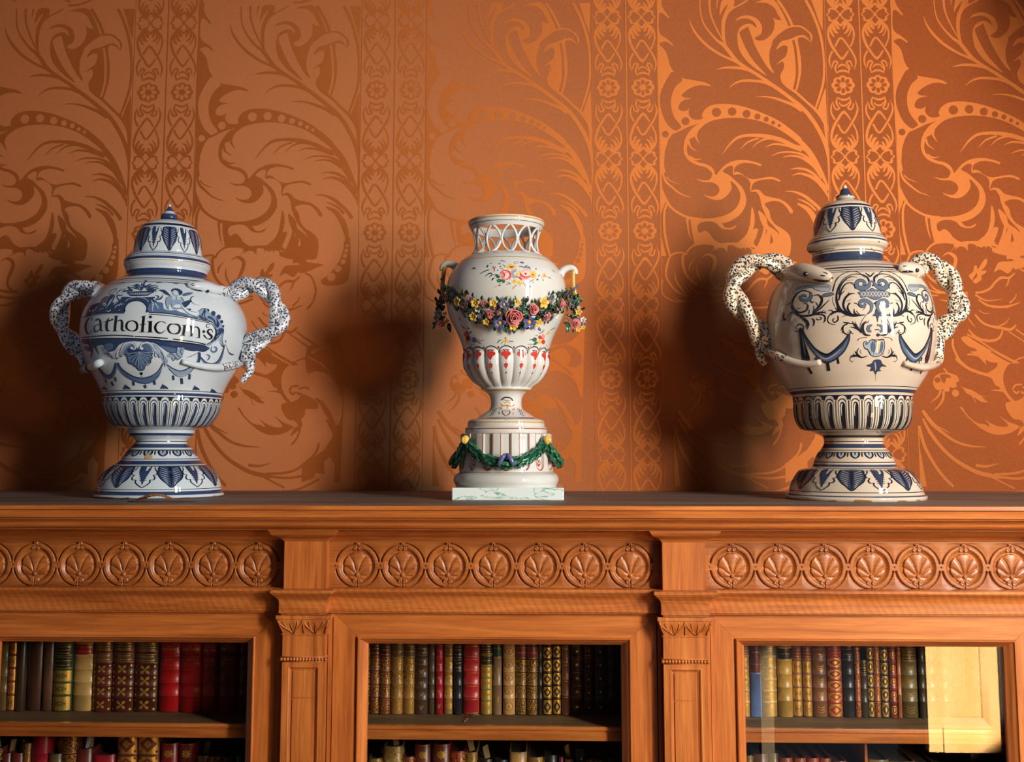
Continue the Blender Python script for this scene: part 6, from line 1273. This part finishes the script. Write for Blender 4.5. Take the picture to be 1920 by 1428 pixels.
def make_book(x0, x1, zb, h, col_, label, group, style='plain', labs=(), bands=5, gold=None, depth=.125, dy=0., tilt=0., text=None, bulge=None, slip=None):
    """x0,x1 edges of the spine; labs: (compartment, colour, rows of specks)"""
    cx_ = (x0+x1)/2; w = x1-x0-.0004; y0 = YB_+dy; b = bulge or min(.007, w*.26); rnd = random.Random(int(x0*1e5) ^ 77)
    root = empty('book', (cx_, y0, zb), label, 'book', group)
    def sp(u, z, off=0):   # u -1..1 over the spine
        a = u*1.15; s = sin(a)/sin(1.15); n_ = Vector((sin(a)*.9, -cos(a), 0)).normalized()
        return Vector((cx_+s*w/2, y0+b*(1-(cos(a)-cos(1.15))/(1-cos(1.15))), zb+z))+n_*off, n_
    L_ = leather(col_)
    # cover: rounded spine and two boards
    K = 10; prof = [sp(-1+2*i/K, 0) for i in range(K+1)]; outer = [(cx_-w/2, y0+depth)]+[(p.x, p.y) for p, _ in prof]+[(cx_+w/2, y0+depth)]
    t = .0022; inner = [(cx_-w/2+t, y0+depth)]+[(cx_+(p.x-cx_)*(1-2*t/w), p.y+t) for p, _ in prof]+[(cx_+w/2-t, y0+depth)]
    mb = MB(); n = len(outer)
    bnd = [(i+1)/(bands+1) for i in range(bands)] if bands else []
    if bands: bnd = [.035+.0*i+(.965-.035)*v for i, v in enumerate(bnd)]
    zz = [0, .0008, h-.0008, h]; rows = []
    lv = [(0., -.0004), (.001, 0)]
    for bb in bnd:
        c = bb*h; lv += [(c-.0018, 0), (c-.0010, .0009), (c+.0010, .0009), (c+.0018, 0)]
    lv += [(h-.001, 0), (h, -.0004)]
    for z, o_ in lv:
        r_ = [Vector((outer[0][0], outer[0][1], zb+z))]
        for i in range(K+1):
            u = -1+2*i/K; r_.append(sp(u, z, o_*(1 if abs(u) < .95 else .3))[0])
        r_.append(Vector((outer[-1][0], outer[-1][1], zb+z))); rows.append(r_)
    mb.grid(rows, 0)
    mb.grid([[Vector((x, y, zb)) for x, y in inner], [Vector((x, y, zb+h)) for x, y in inner]], 0, flip=True)
    for z, fl_ in ((0, False), (h, True)):
        mb.grid([[Vector((x, y, zb+z)) for x, y in outer], [Vector((x, y, zb+z)) for x, y in inner]], 0, flip=not fl_)
    cov = mb.build('cover', L_, root, 50)
    mb = MB(); e = t+.0002; mb.box(cx_-w/2+e, cx_+w/2-e, y0+b+t+.0008, y0+depth-.004, zb+.0025, zb+h-.0035); mb.build('page_block', DARKP if style != 'light' else PAGE, root)
    # tooling
    p = Paint(.0016*1000); p.dl = .03; G = 'a'; M = {'a': gold or GOLD, 'k': BLK, 'c': L_}
    W_ = w*1000/2*1.12; edges = [0.]+[bb*h*1000 for bb in bnd]+[h*1000]
    if not bnd: edges = [0, h*1000]
    comps = [(edges[i]+(2. if i else 1.5), edges[i+1]-(2. if i < len(edges)-2 else 1.5)) for i in range(len(edges)-1)]
    lab = {l[0] if l[0] >= 0 else len(comps)+l[0]: l for l in labs}
    def rect(m, a0, a1, z0, z1, L=0): p.Fi(m, [a0, z0, a1, z0, a1, z1, a0, z1], L, False)
    def hline(z, t_=.45, m='a', x=.9): rect(m, -W_*x, W_*x, z-t_/2, z+t_/2, 1)
    def frame(z0, z1, x=.76, t_=.7):
        hline(z0, t_, x=x); hline(z1, t_, x=x); rect('a', -W_*x, -W_*x+t_, z0, z1, 1); rect('a', W_*x-t_, W_*x, z0, z1, 1)
    for i, (z0, z1) in enumerate(comps):
        if i in lab:
            c_ = lab[i][1]
            if c_: M['l%d' % i] = leather(c_); p.Fi('l%d' % i, [-W_*.97, z0, W_*.97, z0, W_*.97, z1, -W_*.97, z1], -.4, False)
            nr = lab[i][2]
            for r_ in range(nr):
                z = z1-(r_+.7)*(z1-z0)/(nr+.4); k_ = max(3, int(W_*1.3/.8)); q = .55+.25*rnd.random()
                for s in range(k_):
                    if rnd.random() < .85: x = (-q+2*q*s/(k_-1))*W_; rect('a', x-.27, x+.27, z-.75, z+.75, 1)
            if style not in ('cloth',): hline(z0+.3); hline(z1-.3)
            continue
        zc_ = (z0+z1)/2; hh = (z1-z0)/2; 
        if style == 'lozenge':
            rect('a', -W_*.85, W_*.85, z0+.3, z1-.3, 0); p.Fi('c', [0, zc_-hh*.82, W_*.72, zc_, 0, zc_+hh*.82, -W_*.72, zc_], .6, False); p.Fi('a', [0, zc_-hh*.45, W_*.3, zc_, 0, zc_+hh*.45, -W_*.3, zc_], 1.6, False)
            for sx in (-1, 1):
                for sz in (-1, 1): p.O('c', sx*W_*.7, zc_+sz*hh*.75, W_*.12, .6)
        elif style == 'fleuron':
            for a_ in range(4): p.O('a', W_*.26*cos(a_*pi/2+pi/4), zc_+W_*.26*sin(a_*pi/2+pi/4), W_*.17, 1, W_*.11, a_*pi/2+pi/4, 8)
            p.O('a', 0, zc_, W_*.1, 1, k=6)
            for sx in (-1, 1):
                for sz in (-1, 1): p.O('a', sx*W_*.72, zc_+sz*hh*.72, W_*.1, 1, k=6)
                rect('a', sx*W_*.9-.2, sx*W_*.9+.2, z0, z1, .5)
        elif style == 'sprig':
            for a_ in (-.7, 0, .7): p.S('a', [0, zc_-hh*.25, W_*.3*sin(a_), zc_+hh*.05, W_*.55*sin(a_), zc_+hh*.35*cos(a_)], [.5, .9, .3], 1)
            p.O('a', 0, zc_-hh*.3, W_*.13, 1, k=6)
        elif style == 'dense':
            for _ in range(int(W_*hh*1.9)+12):
                x = rnd.uniform(-.88, .88)*W_; z = rnd.uniform(z0, z1); r_ = rnd.uniform(.3, .85); p.O('a', x, z, r_, 1, r_*.65, rnd.uniform(0, 3), 6)
            hline(z0); hline(z1)
        elif style == 'ornate':
            rect('a', -W_*.9, W_*.9, z0+.2, z1-.2, 0)
            for k_ in range(5):
                for s in (-1, 1): p.S('c', [s*W_*.75, z0+(z1-z0)*k_/4, s*W_*.35, zc_, s*W_*.1, z0+(z1-z0)*(4-k_)/4], [.2, .55, .2], 1)
            p.O('c', 0, zc_, W_*.22, 1.6, k=8); p.O('a', 0, zc_, W_*.11, 2.2, k=8)
        elif style == 'lines': frame(z0+.8, z1-.8)
        elif style == 'circle':
            p.O('a', 0, zc_, W_*.62, 0, k=16); p.O('c', 0, zc_, W_*.38, .6, k=16); hline(z0); hline(z1)
        elif style == 'dot':
            p.O('a', 0, zc_, max(.6, W_*.17), 1, k=8); hline(z0, .25); hline(z1, .25)
        elif style == 'leaf':
            for s in (-1, 1):
                for k_ in range(3): p.S('a', [0, zc_-hh*.5+k_*hh*.35, s*W_*.3, zc_-hh*.35+k_*hh*.35, s*W_*.42, zc_-hh*.1+k_*hh*.38], [.5, .8, .2], 1)
        elif style == 'rules':
            hline(z0+.5, .3, 'k'); hline(z1-.5, .3, 'k')
        elif style == 'star':
            q = []; 
            for k_ in range(16): r_ = W_*(.5 if k_ % 2 == 0 else .32); q += [r_*cos(k_*pi/8), zc_+r_*sin(k_*pi/8)]
            p.Fi('a', q, 1, False); hline(z0); hline(z1)
            for _ in range(26): p.O('a', rnd.uniform(-.85, .85)*W_, rnd.choice([rnd.uniform(z0, z0+hh*.5), rnd.uniform(z1-hh*.5, z1)]), .4, 1, k=5)
        elif style == 'oval':
            p.O('a', 0, zc_, W_*.62, 0, hh*.62); p.O('c', 0, zc_, W_*.42, .6, hh*.48); p.O('a', 0, zc_, W_*.16, 1.4, hh*.3); hline(z0, .3); hline(z1, .3)
    if p.sh: p.emit('gilt_tooling', M, lambda x, y, L: sp(max(-1, min(1, x/W_)), y/1000, .0002+.00006*(L/1.3 if L > 0 else 0)+.00003*max(0, L)), root, (W_/4, None))
    if text:
        mb = MB()
        for s, z, size in text:
            v, f = textpoly(s, size)
            base = len(mb.v); mb.add([sp(max(-1, min(1, x/(w/2*1.12))), h*z+y, .00045)[0] for x, y in v], f)
        mb.build('spine_title', GOLD, root, 0)
    if slip:
        for sx, sh_, rot, c in slip:
            m_ = MB(); x = cx_+sx*w; zt_ = zb+h; a = rad(max(-13, min(13, rot)))
            hw_ = min(.005, w*.28); x = cx_+max(-.12, min(.12, sx))*w; q = [(-hw_, -.012), (hw_, -.012), (hw_, min(sh_, .0195)), (-hw_, min(sh_, .0195)*.86)]
            P_ = [(x+u*cos(a)+v*sin(a), y0+.02+.004*(v > 0), zt_+v*cos(a)-u*sin(a)) for u, v in q]
            m_.add(P_+[(a_, b_+.0005, c_) for a_, b_, c_ in P_], [(0, 1, 2, 3), (7, 6, 5, 4), (0, 4, 5, 1), (1, 5, 6, 2), (2, 6, 7, 3), (3, 7, 4, 0)])
            m_.build('paper_bookmark', mat('slip_%d' % c, ((170, 140, 96), (200, 200, 196))[c], .8), root)
    if tilt:
        root.rotation_euler = (0, rad(tilt), 0)
    return root
def X(px): return xcol(px, YB_, 1290)
ZS = zs1; HU = .149
def px_of(cx_, scale, off): return off+cx_/scale
U = []
# (left px, right px, colour, description, style, labels, bands, extra); books called shaded have shade put into their colour
LB = [(-62, -30, (70, 36, 22), 'dark brown calf', 'plain', (), 5, {}), (-29, -8, (96, 60, 34), 'tan calf', 'plain', (), 5, {}), (-7, 11.3, (112, 84, 46), 'faded olive brown', 'plain', (), 4, {}),
 (12, 27.2, (140, 26, 34), 'slim crimson gilt', 'ornate', (), 5, {}), (27.8, 44.5, (66, 44, 28), 'plain dark brown', 'plain', (), 0, {}), (45, 75.5, (74, 42, 28), 'wide brown calf', 'plain', (), 0, {}), (76, 96.5, (92, 62, 42), 'plain mid brown', 'plain', (), 0, {}),
 (97, 132, (58, 84, 44), 'green and gold tooled', 'ornate', ((3, (30, 46, 26), 2), (4, (30, 46, 26), 3)), 5, {}), (132.8, 171.2, (206, 164, 96), 'cream vellum with red label', 'plain', ((-1, (26, 22, 20), 4), (-2, (164, 26, 36), 2)), 5, {}),
 (171.8, 207.2, (98, 34, 28), 'maroon calf gilt flowers', 'fleuron', ((-2, (118, 76, 44), 3), (-3, (118, 76, 44), 2)), 6, {}), (207.8, 248, (94, 32, 26), 'maroon calf gilt flowers', 'fleuron', ((-2, (114, 74, 42), 3), (-3, (114, 74, 42), 2)), 6, {}), (248.8, 292, (92, 34, 26), 'maroon calf gilt flowers', 'fleuron', ((-2, (116, 78, 40), 3), (-3, (116, 78, 40), 2)), 6, {}),
 (295, 334, (178, 16, 22), 'bright red morocco', 'rules', (), 5, dict(text=[('THEATRE', .800, .0060), ('DE', .765, .0038), ('CORNEILLE', .728, .0060), ('TOM. I', .610, .0044)])), (335.5, 373.5, (160, 14, 20), 'red morocco', 'rules', (), 5, dict(text=[('THEATRE', .800, .0060), ('DE', .765, .0038), ('CORNEILLE', .728, .0058), ('TOM. II', .610, .0044)])),
 (375, 406, (146, 14, 22), 'red morocco', 'rules', (), 5, dict(text=[('THEATRE', .800, .0052), ('DE', .765, .0036), ('CORNEILLE', .728, .0048), ('TOM. III', .610, .0042)])), (407, 444, (132, 12, 20), 'red morocco', 'rules', (), 5, dict(text=[('THEATRE', .800, .0058), ('DE', .765, .0038), ('CORNEILLE', .728, .0056), ('TOM. IV', .610, .0044)])),
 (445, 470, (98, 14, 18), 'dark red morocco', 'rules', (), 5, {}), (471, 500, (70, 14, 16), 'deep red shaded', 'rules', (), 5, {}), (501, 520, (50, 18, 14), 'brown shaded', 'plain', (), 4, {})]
CB = [(672, 692, (80, 30, 24), 'maroon calf', 'dense', (), 5, {}), (693, 710.8, (110, 42, 34), 'slim maroon gilt', 'dense', ((-1, None, 2), (-2, (84, 28, 24), 2)), 5, {}), (711.4, 731, (112, 44, 36), 'slim maroon gilt', 'dense', ((-1, None, 2), (-2, (84, 28, 24), 2)), 5, {}),
 (731.8, 754.6, (158, 112, 60), 'tan calf with red label', 'dense', ((-1, (124, 44, 34), 2), (-2, (104, 74, 36), 1)), 5, {}), (755.2, 776.4, (162, 114, 58), 'tan calf with red label', 'dense', ((-1, (124, 44, 34), 2), (-2, (104, 74, 36), 1)), 5, {}), (777.5, 801.8, (84, 60, 46), 'dark brown with gilt sprigs', 'sprig', ((-2, None, 1), (-3, None, 1)), 6, {}), (802.4, 815, (96, 76, 54), 'slim drab brown', 'plain', ((-1, None, 2),), 5, {}),
 (816, 830, (176, 26, 44), 'slim bright red', 'sprig', ((-2, None, 1), (-3, None, 1)), 5, {}), (831.6, 850, (172, 130, 66), 'gold calf with gilt rings', 'circle', ((-1, (112, 80, 38), 2), (-2, (120, 84, 40), 2)), 5, {}), (850.8, 866, (34, 36, 42), 'black morocco', 'plain', ((-2, None, 2), (-3, None, 2)), 5, {}),
 (867, 900, (176, 32, 42), 'broad red with gilt frames', 'lines', ((-1, None, 3),), 5, {}), (901, 922.8, (126, 116, 54), 'green gold tooled with black label', 'ornate', ((-2, (44, 44, 32), 3), (-3, (40, 42, 30), 1)), 6, {}), (924, 940.4, (148, 112, 84), 'drab spine with dark green top', 'sprig', ((-1, (28, 62, 44), 2),), 2, {}), (943, 965.6, (206, 156, 92), 'pale buff', 'oval', ((-1, None, 2),), 5, dict(gold=mat('buff_stamp', (150, 100, 54), .6))),
 (967, 987.2, (92, 58, 34), 'brown gilt with red label', 'dense', ((-1, (122, 40, 30), 3), (-2, (122, 36, 30), 1)), 5, {}), (987.8, 1007.6, (90, 54, 32), 'brown gilt with red label', 'dense', ((-1, (122, 40, 30), 3), (-2, (122, 36, 30), 1)), 5, {}), (1008.4, 1016.6, (52, 44, 38), 'very slim charcoal', 'plain', ((-1, None, 3),), 5, {}), (1017.4, 1035.2, (46, 34, 20), 'black gilt lozenge', 'lozenge', ((-1, None, 3),), 5, {}), (1036, 1052.4, (44, 32, 20), 'black gilt lozenge', 'lozenge', ((-1, None, 3),), 5, {}),
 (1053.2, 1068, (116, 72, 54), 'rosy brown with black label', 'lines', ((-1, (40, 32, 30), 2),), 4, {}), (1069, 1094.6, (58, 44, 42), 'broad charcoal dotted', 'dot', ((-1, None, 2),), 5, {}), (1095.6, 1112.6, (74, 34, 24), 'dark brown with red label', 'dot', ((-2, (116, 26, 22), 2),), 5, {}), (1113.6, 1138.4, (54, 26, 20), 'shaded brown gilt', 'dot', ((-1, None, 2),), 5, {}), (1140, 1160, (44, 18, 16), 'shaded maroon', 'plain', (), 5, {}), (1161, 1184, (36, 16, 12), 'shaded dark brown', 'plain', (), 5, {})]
RB = [(1368, 1387, (120, 84, 50), 'tan', 'plain', (), 5, {}), (1388.6, 1406.4, (196, 140, 92), 'peach and gold tooled', 'ornate', ((-1, (112, 70, 44), 2), (-2, (150, 104, 54), 3)), 6, {}), (1407.4, 1428.4, (92, 112, 156), 'blue cloth with brown label', 'cloth', ((-1, (118, 56, 44), 3),), 1, dict(bulge=.003)), (1429.4, 1458.4, (196, 158, 84), 'yellow gold knotwork', 'ornate', ((-2, (120, 108, 62), 3),), 6, {}), (1459.6, 1487.2, (200, 152, 66), 'yellow with black labels', 'plain', ((-1, (30, 28, 26), 4), (-2, (34, 32, 28), 1)), 5, {}),
 (1488, 1506, (146, 92, 54), 'warm brown gilt', 'ornate', ((-2, (132, 60, 44), 3),), 5, {}), (1506.8, 1523.6, (144, 90, 52), 'warm brown gilt', 'ornate', ((-2, (132, 60, 44), 3),), 5, {}), (1524.6, 1552.4, (122, 76, 46), 'brown with gilt sprays', 'leaf', ((-1, None, 3), (-2, None, 1)), 5, {}), (1550.8+2, 1581, (160, 44, 36), 'red and gold lozenge', 'lozenge', ((-2, (176, 34, 28), 2),), 6, {}), (1582.6, 1603.6, (38, 36, 38), 'plain black', 'plain', ((-1, None, 4), (-2, None, 1)), 5, {}),
 (1604.4, 1614.8, (150, 52, 40), 'very slim red gilt', 'dense', (), 5, {}), (1615.6, 1627.4, (62, 52, 40), 'short drab brown', 'plain', ((-1, (30, 28, 24), 5),), 3, {}), (1624.6+3, 1639.8, (52, 48, 34), 'slim black gilt lozenge', 'lozenge', ((-1, None, 3),), 5, {}), (1640.4, 1652.2, (156, 62, 44), 'slim red gilt', 'dense', ((-1, (160, 36, 32), 3),), 5, {}), (1653, 1667.4, (48, 50, 44), 'slim grey black gilt lozenge', 'lozenge', ((-1, None, 3),), 5, {}),
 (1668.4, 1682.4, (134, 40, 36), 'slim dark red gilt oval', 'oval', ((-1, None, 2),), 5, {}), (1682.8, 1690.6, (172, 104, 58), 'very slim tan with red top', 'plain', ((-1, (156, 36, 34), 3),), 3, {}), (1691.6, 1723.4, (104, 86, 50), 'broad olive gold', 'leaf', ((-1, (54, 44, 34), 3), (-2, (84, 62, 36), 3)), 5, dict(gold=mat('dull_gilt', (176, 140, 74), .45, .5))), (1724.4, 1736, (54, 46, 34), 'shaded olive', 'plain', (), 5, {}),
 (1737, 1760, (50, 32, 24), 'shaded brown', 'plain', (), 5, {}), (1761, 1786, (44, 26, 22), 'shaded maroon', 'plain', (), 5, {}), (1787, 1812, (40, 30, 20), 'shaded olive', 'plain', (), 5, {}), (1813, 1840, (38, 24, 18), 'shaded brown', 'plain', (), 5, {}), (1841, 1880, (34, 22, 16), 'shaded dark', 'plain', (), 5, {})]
ords = ['first', 'second', 'third', 'fourth', 'fifth', 'sixth', 'seventh', 'eighth', 'ninth', 'tenth', 'eleventh', 'twelfth', 'thirteenth', 'fourteenth', 'fifteenth', 'sixteenth', 'seventeenth', 'eighteenth', 'nineteenth', 'twentieth', 'twenty-first', 'twenty-second', 'twenty-third', 'twenty-fourth', 'twenty-fifth', 'twenty-sixth']
for nm, B, d0 in (('left', LB, 0), ('centre', CB, 0), ('right', RB, 0)):
    inner_ = [bays[{'left': 0, 'centre': 1, 'right': 2}[nm]]-PP/2+.013, bays[{'left': 0, 'centre': 1, 'right': 2}[nm]]+PP/2-.013]
    ok = [q for q in B if X(q[0]) > inner_[0]-.0005 and X(q[1]) < inner_[1]]
    vis = 0
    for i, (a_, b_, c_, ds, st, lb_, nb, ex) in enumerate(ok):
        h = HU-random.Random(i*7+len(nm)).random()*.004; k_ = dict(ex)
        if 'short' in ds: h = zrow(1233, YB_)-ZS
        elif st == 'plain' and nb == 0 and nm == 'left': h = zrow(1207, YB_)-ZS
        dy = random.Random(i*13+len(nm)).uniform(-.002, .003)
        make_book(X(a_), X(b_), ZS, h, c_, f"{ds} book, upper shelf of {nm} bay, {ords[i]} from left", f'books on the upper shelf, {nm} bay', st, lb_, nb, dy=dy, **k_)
        vis += 1
# lower shelf: only the tops show. (left, right, row of the top, colour, description, style, slips)
zl_ = shelf_z[1]
LL = [(-24, 6, 1412, (110, 40, 30), 'maroon gilt', 'dense', [(0, .03, -14, 0)]), (7, 25, 1420, (120, 44, 34), 'red brown with paper marker', 'plain', [(.1, .04, 4, 0)]), (26, 48, 1420, (130, 52, 40), 'rosy brown with marker', 'plain', [(0, .026, 40, 0)]), (49, 61, 1401, (152, 90, 50), 'slim tan gilt', 'dense', None), (62, 93, 1378, (170, 26, 40), 'tall bright red', 'plain', None), (94, 120, 1421, (110, 84, 56), 'drab with paper marker', 'plain', [(.1, .03, -14, 0)]), (121, 145, 1377, (110, 50, 34), 'tall maroon gilt', 'dense', None), (146, 176, 1411, (112, 40, 34), 'dark red with white paper markers', 'plain', [(0, .022, 8, 1), (.3, .016, -30, 1), (.35, .045, 4, 0)]), (177, 218, 1422, (170, 28, 34), 'low bright red', 'plain', None),
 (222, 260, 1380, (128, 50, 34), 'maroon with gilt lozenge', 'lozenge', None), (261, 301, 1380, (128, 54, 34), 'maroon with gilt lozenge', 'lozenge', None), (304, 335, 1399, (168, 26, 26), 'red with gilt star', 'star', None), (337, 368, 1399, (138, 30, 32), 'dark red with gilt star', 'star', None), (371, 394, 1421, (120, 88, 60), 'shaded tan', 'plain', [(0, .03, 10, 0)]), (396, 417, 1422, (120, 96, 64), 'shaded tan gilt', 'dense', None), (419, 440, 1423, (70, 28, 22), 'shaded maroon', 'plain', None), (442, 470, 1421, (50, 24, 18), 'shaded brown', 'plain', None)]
LC = [(672, 690, 1420, (40, 24, 18), 'dark brown', 'plain', None), (692, 716.5, 1424, (130, 110, 60), 'olive gilt', 'dense', None), (719.5, 755, 1401, (176, 144, 84), 'cream and gold', 'dense', [(.2, .03, -40, 0)]), (757, 777, 1420, (150, 40, 38), 'low red gilt', 'dense', None), (778, 807.5, 1397, (124, 50, 36), 'maroon with gilt star', 'star', None), (811, 844, 1396, (124, 50, 36), 'maroon with gilt star', 'star', None), (845.5, 872, 1409, (168, 34, 30), 'bright red gilt', 'dense', None), (874, 894, 1411, (160, 120, 66), 'tan gilt with paper marker', 'dense', [(0, .03, -30, 0)]), (896, 924, 1424, (34, 26, 22), 'dark', 'plain', [(.1, .022, -14, 0)]), (926, 952, 1425, (30, 24, 20), 'black', 'plain', None), (955, 988, 1410, (200, 152, 88), 'buff with pale top', 'rules', None), (990, 1018, 1419, (158, 116, 66), 'tan', 'dense', None),
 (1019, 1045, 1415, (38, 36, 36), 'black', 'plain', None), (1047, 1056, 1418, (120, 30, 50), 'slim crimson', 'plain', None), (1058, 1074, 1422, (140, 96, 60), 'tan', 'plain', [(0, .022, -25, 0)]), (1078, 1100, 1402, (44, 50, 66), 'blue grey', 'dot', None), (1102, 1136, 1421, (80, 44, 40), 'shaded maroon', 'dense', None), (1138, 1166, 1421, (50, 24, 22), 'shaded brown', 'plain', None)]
LR = [(1372, 1393, 1415, (90, 60, 40), 'brown', 'plain', None), (1395, 1409, 1412, (150, 116, 76), 'slim tan', 'dense', None), (1409.8, 1439, 1409, (112, 72, 54), 'broad brown', 'plain', None), (1440, 1457, 1407, (116, 84, 54), 'drab brown', 'plain', None), (1459, 1484, 1416, (172, 74, 44), 'orange brown gilt', 'lines', None), (1486, 1509, 1416, (172, 74, 44), 'orange brown gilt', 'lines', None), (1511, 1533, 1416, (172, 74, 44), 'orange brown gilt', 'lines', None), (1534.5, 1556, 1416, (172, 74, 44), 'orange brown gilt', 'lines', None), (1559, 1584, 1421, (150, 66, 42), 'low russet', 'plain', None), (1586, 1611, 1424, (80, 40, 30), 'dark russet', 'plain', None),
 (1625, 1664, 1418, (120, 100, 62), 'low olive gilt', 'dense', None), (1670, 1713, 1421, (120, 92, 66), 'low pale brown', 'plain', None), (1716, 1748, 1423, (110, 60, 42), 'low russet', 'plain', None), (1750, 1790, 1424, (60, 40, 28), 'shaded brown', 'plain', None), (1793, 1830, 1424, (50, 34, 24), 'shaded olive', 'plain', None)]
for nm, B in (('left', LL), ('centre', LC), ('right', LR)):
    bi = {'left': 0, 'centre': 1, 'right': 2}[nm]; lo, hi = bays[bi]-PP/2+.013, bays[bi]+PP/2-.013
    ok = [q for q in B if X(q[0]) > lo and X(q[1]) < hi]
    for i, (a_, b_, row, c_, ds, st, sl) in enumerate(ok):
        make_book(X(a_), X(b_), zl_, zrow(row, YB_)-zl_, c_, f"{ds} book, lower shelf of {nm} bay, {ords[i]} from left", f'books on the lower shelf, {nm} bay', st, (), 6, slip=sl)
# thin upright divider on the lower shelf of the right bay
mb = MB(); xx = X(1616); mb.box(xx-.0022, xx+.0022, YB_-.012, YB_+.12, zl_, zs1b-.0015); d_ = mb.build('shelf_divider', WV); tag(d_, 'thin upright wooden divider between books on the lower right shelf', 'divider')
# ============================================================ leaves that have fallen on the shelves
def curled(name, pts3, wid, m, label):
    q = catmull([(*p_, w) for p_, w in zip(pts3, wid)], 6); rows = []; n = len(q)
    for i in range(n):
        c = Vector(q[i][:3]); t = (Vector(q[min(i+1, n-1)][:3])-Vector(q[max(i-1, 0)][:3])).normalized(); s = t.cross(Vector((0, 0, 1))).normalized(); w = q[i][3]*(1+.12*sin(i*2.1))
        rows.append([c-s*w+Vector((0, 0, -abs(w)*.35)), c-s*w*.5+Vector((0, 0, -w*.05)), c+Vector((0, 0, w*.05)), c+s*w*.5, c+s*w+Vector((0, 0, -w*.25))])
    mb = MB(); mb.grid(rows); o = mb.build(name, m, None, 0); sd = o.modifiers.new('thick', 'SOLIDIFY'); sd.thickness = .0006
    return tag(o, label, 'leaf')
DL = mat('dry_leaf_brown', (140, 80, 40), .7); noisecol(DL, [(.3, (92, 44, 22)), (.65, (160, 96, 50))], 60)
yl = 1.868
def LP(px, py, up=0, Y=yl): q = at(px, py, Y); return (q.x, Y, ZT+up)
curled('dry_leaf', [LP(256, 940, .003), LP(268, 938, .008, 1.863), LP(283, 930, .0125, 1.863), LP(300, 930, .0125, 1.863), LP(314, 935, .009, 1.863), LP(328, 940, .003, 1.858)], [.003, .009, .012, .011, .008, .002], DL, 'curled brown dry leaf lying at the foot of the left jar')
curled('dry_leaf', [LP(240, 940, .0015, 1.838), LP(262, 940, .0025, 1.833), (LP(290, 940, .002, 1.831)), LP(330, 940, .0025, 1.835), LP(372, 940, .0015, 1.841)], [.002, .008, .0095, .006, .001], mat('dry_leaf_dark', (84, 44, 28), .8), 'flat dark dry leaf fragment on bookcase top before the left jar')
GLF = mat('green_leaf', (62, 118, 62), .45)
a0 = X(880); 
def SPt(px, py, Y, up): q = at(px, py, Y); return (q.x, Y, ZS+up)
curled('fallen_green_leaf', [SPt(879, 1340, 1.915, .002), SPt(886, 1337, 1.910, .0075), SPt(894, 1336, 1.908, .0085), SPt(901, 1338, 1.915, .003)], [.0012, .0045, .0045, .0008], GLF, 'small green leaf on the upper centre shelf before the broad red book')
mb = MB(); mb.tube([SPt(878, 1345, 1.908, .0018), SPt(874, 1350, 1.895, .0012), SPt(870.5, 1354, 1.882, .0010)], .0007, 6); tw = mb.build('twig', mat('twig_pink', (190, 130, 104), .7), None, 0); tag(tw, 'tiny bent twig beside the green leaf on the upper centre shelf', 'twig')
